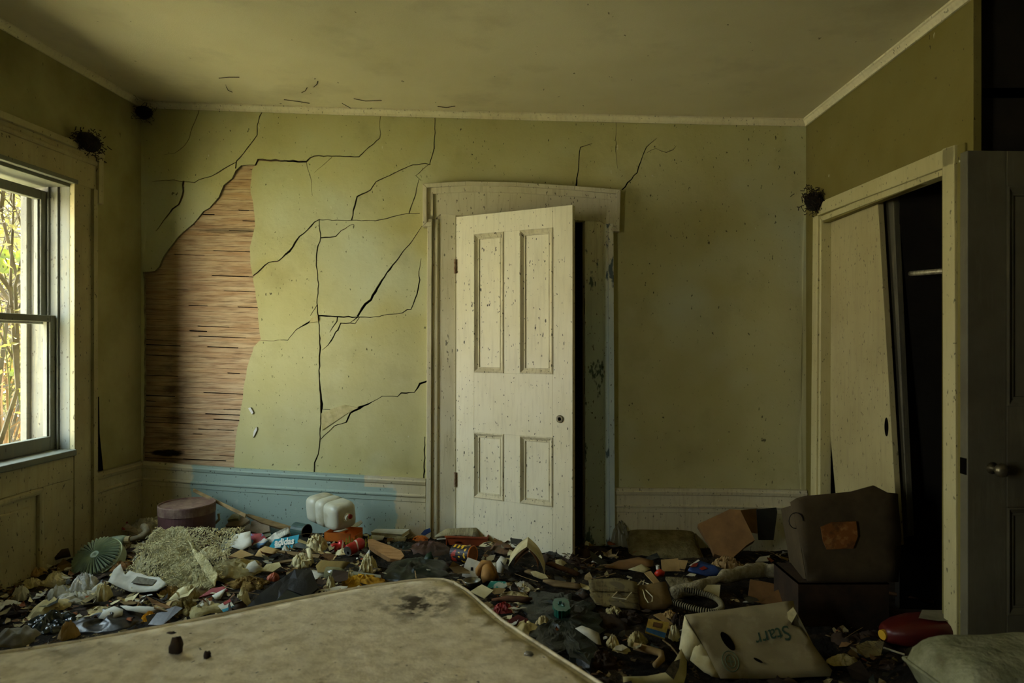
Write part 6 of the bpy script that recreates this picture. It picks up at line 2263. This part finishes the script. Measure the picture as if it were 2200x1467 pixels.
# upturned box with hand lettering
e_ = root('cardboard_box', 'upturned pale cardboard box with green hand lettering and a handle slot', 'box', gpt(1640, 1462))
P = Plane(gpt(1640, 1462) + Vector((0, -.02, .0)), 40, -4)
top = [(1472, 1321), (1590, 1305), (1704, 1290), (1711, 1318), (1699, 1342), (1716, 1348), (1740, 1376), (1788, 1440), (1784, 1452), (1660, 1458), (1548, 1457), (1520, 1402)]
b = MatB('pale_worn_cardboard', srgb(150, 138, 104), .9, .2)
b.var(srgb(124, 112, 80), 5, .8, .42, .66, 5)
b.var(srgb(176, 164, 130), 14, .5, .56, .7, 4, loc=(2, 0, 0))
b.bump(b.noise(60, 4), .25, .003)
M_starr = b.done()
mb = sheet_mesh([tuple(P.px(*p)) for p in top], .006, .005, .04, 6, 4)
ml = Matrix.Translation(-e_.location) @ P.M
a = obj('lettered_side', mb, M_starr, parent=e_, smooth=True)
a.matrix_local = ml
face = a
# box body below and behind the lettered side
pc = [P.M @ Vector((*P.px(*p), -.012)) - e_.location for p in ((1474, 1322), (1703, 1292), (1784, 1450), (1549, 1456))]
dn = Vector((0, .05, -.22))
mb = MB()
mb.hexa([pc[0], pc[1], pc[1] + dn, pc[0] + dn, pc[0] + P.n * -.006, pc[1] + P.n * -.006, pc[1] + dn + P.n * -.006, pc[0] + dn + P.n * -.006])
obj('back_side', mb, M_starr, parent=e_)
mb = MB()
mb.hexa([pc[1], pc[2], pc[2] + Vector((0.02, .02, -.10)), pc[1] + dn, pc[1] + Vector((-.006, 0, 0)), pc[2] + Vector((-.006, 0, 0)), pc[2] + Vector((0.014, .02, -.10)), pc[1] + dn + Vector((-.006, 0, 0))])
obj('right_side', mb, M_starr, parent=e_)
M_flap = plain('cream_box_inside', (230, 220, 178), (206, 194, 144), .9, 9, .2)
for nm, L, al, yw in (('end_flap', [(1471, 1322), (1482, 1345), (1504, 1380), (1490, 1396), (1479, 1421), (1459, 1394)], 66, -38), ('end_flap', [(1490, 1392), (1503, 1378), (1512, 1390), (1548, 1457), (1522, 1452), (1482, 1418)], 58, -28)):
    Q = Plane(P.M @ Vector((*P.px(1490, 1375), -.004)), al, yw)
    a = obj(nm, sheet_mesh([tuple(Q.px(*p)) for p in L], .004, .006, .03, 5, 6), M_flap, parent=e_, smooth=True)
    a.matrix_local = Matrix.Translation(-e_.location) @ Q.M
a = obj('torn_corner', sheet_mesh([tuple(P.px(*p)) for p in ((1690, 1318), (1703, 1306), (1711, 1320), (1700, 1340), (1692, 1332))], .002, .004, .02, 2), M_flap, parent=e_)
a.matrix_local = ml @ Matrix.Translation((0, 0, .008))
q0, q1 = P.px(1551, 1362), P.px(1575, 1396)
c = (q0 + q1) / 2
mb = MB().lathe([(.5, 0), (.5, .0016)], 24)
a = obj('handle_slot', mb, M_dark, parent=e_)
an = math.atan2(q1.y - q0.y, q1.x - q0.x)
a.matrix_local = ml @ Matrix.Translation((c.x, c.y, .006)) @ Matrix.Rotation(an, 4, 'Z') @ Matrix.Diagonal(((q1 - q0).length * 1.15, .034, 1, 1))
c = P.px(1628, 1420)
a = obj('small_slit', MB().lathe([(.5, 0), (.5, .0016)], 20), M_dark, parent=e_)
a.matrix_local = ml @ Matrix.Translation((c.x, c.y, .006)) @ Matrix.Rotation(-.5, 4, 'Z') @ Matrix.Diagonal((.034, .010, 1, 1))
G_ink = plain('green_ink', (52, 74, 56), None, .9, 9, 0, .1, 0)
q0, q1 = P.px(1700, 1357), P.px(1624, 1376)
me = text_mesh('Starr', .05, G_ink, shear=.25)
wl = max(v.co.x for v in me.vertices) - min(v.co.x for v in me.vertices)
a = bpy.data.objects.new('lettering', me)
COL.objects.link(a)
a.parent = e_
k_ = (q1 - q0).length / wl
a.matrix_local = ml @ Matrix.Translation(((q0.x + q1.x) / 2, (q0.y + q1.y) / 2, .008)) @ Matrix.Rotation(math.atan2(q1.y - q0.y, q1.x - q0.x), 4, 'Z') @ Matrix.Diagonal((k_, k_ * 1.1, 1, 1))
c = P.px(1569, 1422)
mb = MB()
for r_ in (.030, .019):
    mb.tube([Vector((r_ * math.cos(t), r_ * math.sin(t) * 1.3, 0)) for t in [2 * PI * i / 24 for i in range(25)]], .0022, 4, False)
mb.box(-.012, .012, -.003, .003, -.001, .001)
mb.box(-.003, .003, -.016, .016, -.001, .001)
a = obj('round_stamp', mb, plain('faded_green_ink', (92, 104, 78), None, .9, 9, 0, .1, 0), parent=e_)
a.matrix_local = ml @ Matrix.Translation((c.x, c.y, .006))
# newspaper at the bottom edge
o, P = plate('newspaper', 'cream newspaper curling up before the lettered box', 'newspaper', [(1338, 1455), (1390, 1452), (1430, 1445), (1450, 1418), (1463, 1394), (1476, 1420), (1474, 1450), (1466, 1480), (1340, 1480)], plain('cream_newsprint', (196, 186, 138), (170, 156, 104), .9, 9, .2), 44, base=(1420, 1484), lift=.04, th=.003, amp=.008)
a = obj('printed_patch', sheet_mesh([tuple(P.px(*p)) for p in ((1428, 1446), (1444, 1424), (1460, 1418), (1458, 1436), (1446, 1462))], .001, .002, .02, 1), plain('dark_print', (70, 66, 52), (110, 102, 80), .9, 60, 0), parent=o)
a.location.z = .010

# red jug, stick, tube, pale cushion at the lower right
g = gpt(2004, 1398)
e_ = root('fuel_can', 'red plastic canister with pale label and yellow cap at the closet corner', 'canister', g + Vector((0, .05, .005)))
s_ = g.y / F
M_rp = plain('dull_red_plastic', (82, 20, 13), (60, 15, 10), .4, 6, .1, .5, .2)
mb = MB()
sec = [(-92, .035, .045, .05), (-84, .05, .056, .052), (-60, .075, .070, .058), (-20, .09, .084, .066), (40, .095, .088, .07), (74, .088, .080, .066), (86, .06, .05, .055)]
n_ = 24
for x_, ry, rz, cz in sec:
    for j in range(n_):
        t = 2 * PI * j / n_
        c_, si = math.cos(t), math.sin(t)
        k = (abs(c_) ** 3.4 + abs(si) ** 3.4) ** (-1 / 3.4)
        mb.v.append(Vector((x_ * s_, c_ * k * ry, cz * .9 + si * k * rz * .62)))
for i in range(len(sec) - 1):
    for j in range(n_):
        mb.f.append((i * n_ + j, i * n_ + (j + 1) % n_, (i + 1) * n_ + (j + 1) % n_, (i + 1) * n_ + j))
mb.f.append(tuple(range(n_ - 1, -1, -1)))
mb.f.append(tuple((len(sec) - 1) * n_ + j for j in range(n_)))
obj('body', mb, M_rp, parent=e_, smooth=True)
obj('cap', MB().tube([Vector((-92 * s_, -.01, .045)), Vector((-99 * s_, -.014, .044))], .020, 16), plain('yellow_cap', (206, 160, 40), None, .5, 9, 0, .4, .1), parent=e_)
mb = MB()
L = [(-24, -.03), (8, -.06), (66, -.056), (84, -.01), (66, .05), (10, .055)]
a = obj('label', sheet_mesh([(x_ * s_, y_) for x_, y_ in L], .001, .001, .02, 1), plain('dim_pale_label', (140, 134, 108), (110, 104, 80), .8, 9, 0), parent=e_)
a.location = (0, 0, .121)
wire_e = None
g = gpt(1916, 1402)
s_ = g.y / F
tag(obj('pen', MB().tube([Vector((-18 * s_, 0, .02)), Vector((18 * s_, -.03, .006))], .004, 8), P_white, loc=g), 'thin white pen in front of the red canister', 'pen')
pa, pb = gpt(1764, 1262), gpt(2006, 1306)
pa.z += .03
pb.z += .03
tag(obj('rod', MB().tube([Vector((0, 0, 0)), (pb - pa) * .5 + Vector((0, 0, .006)), pb - pa], .009, 8), plain('brown_rod', (130, 92, 54), (100, 70, 40)), loc=pa, smooth=True), 'thin brown wooden rod lying before the closet', 'rod')
pa, pb = gpt(1838, 1352), gpt(1890, 1300)
d_ = pb - pa
tag(obj('bark_strip', MB().tube([Vector((0, 0, .02)), d_ * .35 + Vector((.0, 0, .045)), d_ * .7 + Vector((0, 0, .06)), d_ + Vector((0, 0, .05))], [.012, .024, .020, .008], 10), C_tan, loc=pa, smooth=True), 'curled tan cardboard strip behind the red canister', 'cardboard')
g = CAM + Vector(((2150 - CX) / F, 1, -(1480 - CY) / F)) * 1.86
e_ = root('cushion', 'pale greenish cushion in the bottom right corner', 'cushion', g + Vector((.02, .0, .03)), math.radians(4))
w, D, H = .42, .26, .17
mb = MB()
n_ = 22
for sgn in (1, -1):
    for i in range(n_ + 1):
        for j in range(n_ + 1):
            x, y = -1 + 2 * i / n_, -1 + 2 * j / n_
            bulge = (1 - abs(x) ** 6) ** .5 * (1 - abs(y) ** 6) ** .5
            mb.v.append(Vector((x * w / 2, y * D / 2, sgn * bulge * H * .5 * (1 + .1 * noise.noise(Vector((x * 2, y * 2, sgn)))))))
    o_ = 0 if sgn == 1 else (n_ + 1) ** 2
    for i in range(n_):
        for j in range(n_):
            a = o_ + i * (n_ + 1) + j
            f_ = (a, a + n_ + 1, a + n_ + 2, a + 1)
            mb.f.append(f_ if sgn == 1 else f_[::-1])
obj('cover', mb, fuzzy('pale_green_fabric', (150, 150, 118), (118, 118, 86), 50, .5), parent=e_, smooth=True, fix=False)
ring = [(-1 + 2 * i / 12, -1) for i in range(12)] + [(1, -1 + 2 * i / 12) for i in range(12)] + [(1 - 2 * i / 12, 1) for i in range(12)] + [(-1, 1 - 2 * i / 12) for i in range(12)]
pr = [Vector((x * w / 2, y * D / 2, 0)) for x, y in ring]
obj('seam_piping', MB().tube(pr + pr[:1], .006, 6, False), fuzzy('pale_green_fabric', (150, 150, 118), (118, 118, 86)), parent=e_, smooth=True)


# ================================================================== dust nests on the trim
def nest(name, label, c, sx_, sy_, sz_, seed, n=160, r=.0022, lm=1.0):
    rg = random.Random(seed)
    mb = MB()
    for i in range(n):
        p = Vector((rg.gauss(0, .45) * sx_, rg.gauss(0, .45) * sy_, rg.gauss(0, .42) * sz_))
        d = Vector((rg.uniform(-1, 1), rg.uniform(-1, 1), rg.uniform(-1, 1))).normalized()
        L = rg.uniform(.02, .06) * lm
        mb.tube([p - d * L / 2, p + Vector((rg.uniform(-.01, .01), 0, rg.uniform(-.01, .01))), p + d * L / 2], r, 4, False)
    e = root(name, label, 'nest', c)
    obj('core', MB().lathe([(.25, -sz_ * .7), (.7, -sz_ * .4), (.95, -sz_ * .05), (.8, sz_ * .4), (.35, sz_ * .6)], 16), plain('dusty_nest', (34, 28, 18), (22, 18, 12), 1, 30, .8), parent=e, smooth=True).scale = (sx_ * .75, sy_ * .75, 1)
    o = obj('straw', mb, plain('nest_straw', (48, 40, 26), (30, 24, 16), .95, 30), parent=e, fix=False)
    o['kind'] = 'stuff'


p = WR.o + WR.U * WR.px(1752, 430, .04)[0] - WR.Y * .05
nest('birds_nest', 'dark straw nest on the closet trim in the right corner', (p.x, p.y, WR.px(1752, 432, .04)[1]), .075, .06, .08, 3, 260, .0022, .7)
u_, z_ = WL.px(188, 305, .06)
p = WL.o + WL.U * u_ - WL.Y * .07
nest('birds_nest', 'dark mud nest on top of the window head casing', (p.x, p.y, z_), .055, .135, .075, 4, 260, .0022, .55)
u_, z_ = WL.px(306, 246, .03)
p = WL.o + WL.U * u_ - WL.Y * .03
nest('cobweb', 'dark cobweb clump in the upper left corner of the room', (p.x + .03, p.y - .04, z_), .07, .07, .06, 5, 160, .0012, .7)

# ================================================================== small litter nobody could count
KEEP += [(155, 1160, 262, 1232), (345, 1062, 462, 1132), (640, 1068, 778, 1142), (706, 1136, 780, 1166), (738, 1150, 794, 1180), (714, 1160, 776, 1206), (795, 1132, 874, 1156),
         (960, 1146, 1044, 1174), (964, 1166, 1042, 1206), (1020, 1204, 1070, 1250), (1095, 1172, 1176, 1236), (1316, 1244, 1402, 1296), (1446, 1268, 1552, 1320), (1440, 1218, 1752, 1284),
         (1470, 1290, 1790, 1456), (1888, 1330, 2076, 1396), (1760, 1246, 2008, 1300), (1345, 1136, 1505, 1202), (1495, 1092, 1625, 1204), (1408, 1224, 1430, 1250)]


def clear(x, y, z, rg, p=.96):
    px, py = CX + F * x / y, CY - F * (z - CAMZ) / y
    for a_, b_, c_, d_ in KEEP:
        if a_ < px < c_ and b_ < py < d_:
            return rg.random() > p
    return True


def scatter(name, label, n, region, mats, size, seed, curl=.5, lift=.012, flat=.6, cat='litter', weights=None):
    rg = random.Random(seed)
    mb = MB()
    mi = []
    k = 0
    while k < n:
        x, y = rg.uniform(*region[0]), rg.uniform(*region[1])
        if x < -2.685 + .068 * y + .07 or y > 4.21 - .041 * x or (x > 1.72 and y > 2.6):
            continue
        if region[2] and not region[2](x, y, rg):
            continue
        if not clear(x, y, heap_z(x, y) + .03, rg):
            continue
        k += 1
        z = heap_z(x, y) + rg.uniform(0, lift)
        s = size * math.exp(rg.gauss(0, .45))
        a = rg.uniform(0, 2 * PI)
        X = Vector((math.cos(a), math.sin(a), rg.uniform(-flat, flat))).normalized()
        Yv = Vector((0, 0, 1)).cross(X).normalized()
        Yv = (Yv + Vector((0, 0, rg.uniform(-flat, flat)))).normalized()
        nn = X.cross(Yv)
        L, w = s, s * rg.uniform(.4, .95)
        c = Vector((x, y, z + s * .25))
        cc = curl * s * rg.uniform(-.4, 1)
        th = nn * -.0012
        T = [c - X * L * .5 + nn * cc * .5, c - X * L * .1 + Yv * w * .5 * rg.uniform(.6, 1), c + X * L * .35 + Yv * w * .42 * rg.uniform(.3, 1), c + X * L * .5 + nn * cc * .5,
             c + X * L * .3 - Yv * w * .45 * rg.uniform(.4, 1), c - X * L * .15 - Yv * w * .5 * rg.uniform(.6, 1)]
        b0 = len(mb.v)
        mb.v += T + [t + th for t in T]
        fs = [(0, 1, 5), (1, 2, 4, 5), (2, 3, 4)]
        for f_ in fs:
            mb.f.append(tuple(b0 + i for i in f_))
            mb.f.append(tuple(b0 + 6 + i for i in reversed(f_)))
        m_ = rg.choices(range(len(mats)), weights)[0]
        mi += [m_] * 6
    me = mb.mesh(name, None)
    for m_ in mats:
        me.materials.append(m_)
    me.polygons.foreach_set('material_index', mi)
    return stuff(obj(name, me), label, cat)


def left_dense(x, y, rg):
    return not (x > .42 and y < 2.6) and rg.random() < (1.0 if x < -.6 else .40 if x < .2 else .15) and y < 4.28 + .041 * -x


def anywhere(x, y, rg):
    return not (.42 < x < 1.1 and y < 2.6) and rg.random() < (1.0 if x < .1 else .55) and y < 4.26 + .041 * -x


Lf1 = plain('dry_orange_leaf', (150, 82, 36), (112, 60, 26), .8, 30, .2)
Lf2 = plain('dry_brown_leaf', (104, 74, 42), (78, 54, 30), .85, 30, .2)
Lf3 = plain('pale_dry_leaf', (168, 146, 100), (136, 114, 72), .85, 30, .2)
scatter('dry_leaves', 'dry curled leaves strewn over the litter', 4200, ((-2.55, 1.75), (1.9, 4.3), left_dense), [Lf1, Lf2, Lf3, C_dark], .022, 1, .6, .02, .5, 'leaves', [2, 4, 3, 4])
scatter('paper_scraps', 'small torn paper scraps strewn over the litter', 1300, ((-2.5, 1.75), (1.9, 4.3), left_dense), [P_white, P_cream, P_grey, C_tan, C_olive, NEWS], .038, 2, .6, .025, .4, 'scraps', [3, 4, 4, 2, 3, 2])
scatter('dark_scraps', 'dark torn scraps of cloth, card and plastic in the litter', 1700, ((-2.5, 1.75), (1.8, 4.3), anywhere), [C_dark, K_black, C_brown, NEWS2, K_slate, plain('dull_brown_paper', (120, 98, 56))], .048, 3, .5, .02, .4, 'scraps', [5, 4, 1, 2, 1, 2])
rg = random.Random(9)
mb = MB()
for i in range(300):
    x, y = rg.uniform(-2.25, 1.6), rg.uniform(2.0, 4.05)
    if x > .42 and y < 2.6 or (x > .2 and rg.random() < .6):
        continue
    if not clear(x, y, heap_z(x, y) + .03, rg):
        continue
    a = rg.uniform(0, PI)
    L = rg.uniform(.04, .18)
    z = heap_z(x, y) + rg.uniform(.015, .06)
    d = Vector((math.cos(a), math.sin(a), rg.uniform(-.15, .25))) * L
    c = Vector((x, y, z))
    mb.tube([c - d / 2, c + Vector((0, 0, rg.uniform(-.006, .012))), c + d / 2], rg.uniform(.0012, .004), 5)
stuff(obj('twigs', mb, W_wood, fix=False), 'thin twigs and splinters strewn over the litter', 'twigs')

# soft rags and wads, too many to tell apart
rg = random.Random(31)
mb = MB()
mi = []
rm = [C_olive, C_cream, P_grey, C_dark, P_cream, K_black]
k = 0
while k < 210:
    x, y = rg.uniform(-2.3, 1.6), rg.uniform(1.9, 4.1)
    if x < -2.685 + .068 * y + .14 or (x > -.4 and rg.random() < .35):
        continue
    if not clear(x, y, heap_z(x, y) + .04, rg):
        continue
    k += 1
    w = rg.uniform(.035, .10)
    sd = Vector((k * 3.1, k * 1.7, 0))
    hh = w * rg.uniform(.14, .38)
    ang = rg.uniform(0, PI)
    asp = rg.uniform(.5, 1)
    c = Vector((x, y, heap_z(x, y)))
    b0 = len(mb.v)
    nr, na = 6, 18
    mb.v.append(c + Vector((0, 0, hh)))
    for i in range(1, nr + 1):
        r = i / nr
        for j in range(na):
            t = 2 * PI * j / na
            R = 1 + .5 * noise.noise(Vector((math.cos(t) * 1.5, math.sin(t) * 1.5, 0)) + sd)
            px_, py_ = math.cos(t) * r * R * w, math.sin(t) * r * R * w * asp
            q = Vector((px_ / w * 2.2, py_ / w * 2.2, 1)) + sd
            z = hh * (1 - r ** 2) * (.9 + .8 * (1 - 2.2 * abs(noise.noise(q)))) if i < nr else -.015
            mb.v.append(c + Vector((px_ * math.cos(ang) - py_ * math.sin(ang), px_ * math.sin(ang) + py_ * math.cos(ang), z)))
    f0 = len(mb.f)
    for j in range(na):
        mb.f.append((b0, b0 + 1 + j, b0 + 1 + (j + 1) % na))
    for i in range(nr - 1):
        for j in range(na):
            a, b_ = b0 + 1 + i * na + j, b0 + 1 + i * na + (j + 1) % na
            mb.f.append((a, a + na, b_ + na, b_))
    m_ = rg.choices(range(len(rm)), [3, 3, 2, 4, 2, 1] if x < .1 else [2, 0, 0, 8, 0, 3])[0]
    mi += [m_] * (len(mb.f) - f0)
me = mb.mesh('rag_scraps', None, True)
for m_ in rm:
    me.materials.append(m_)
me.polygons.foreach_set('material_index', mi)
stuff(obj('rag_scraps', me), 'small crumpled rags and paper wads all over the litter', 'rags')
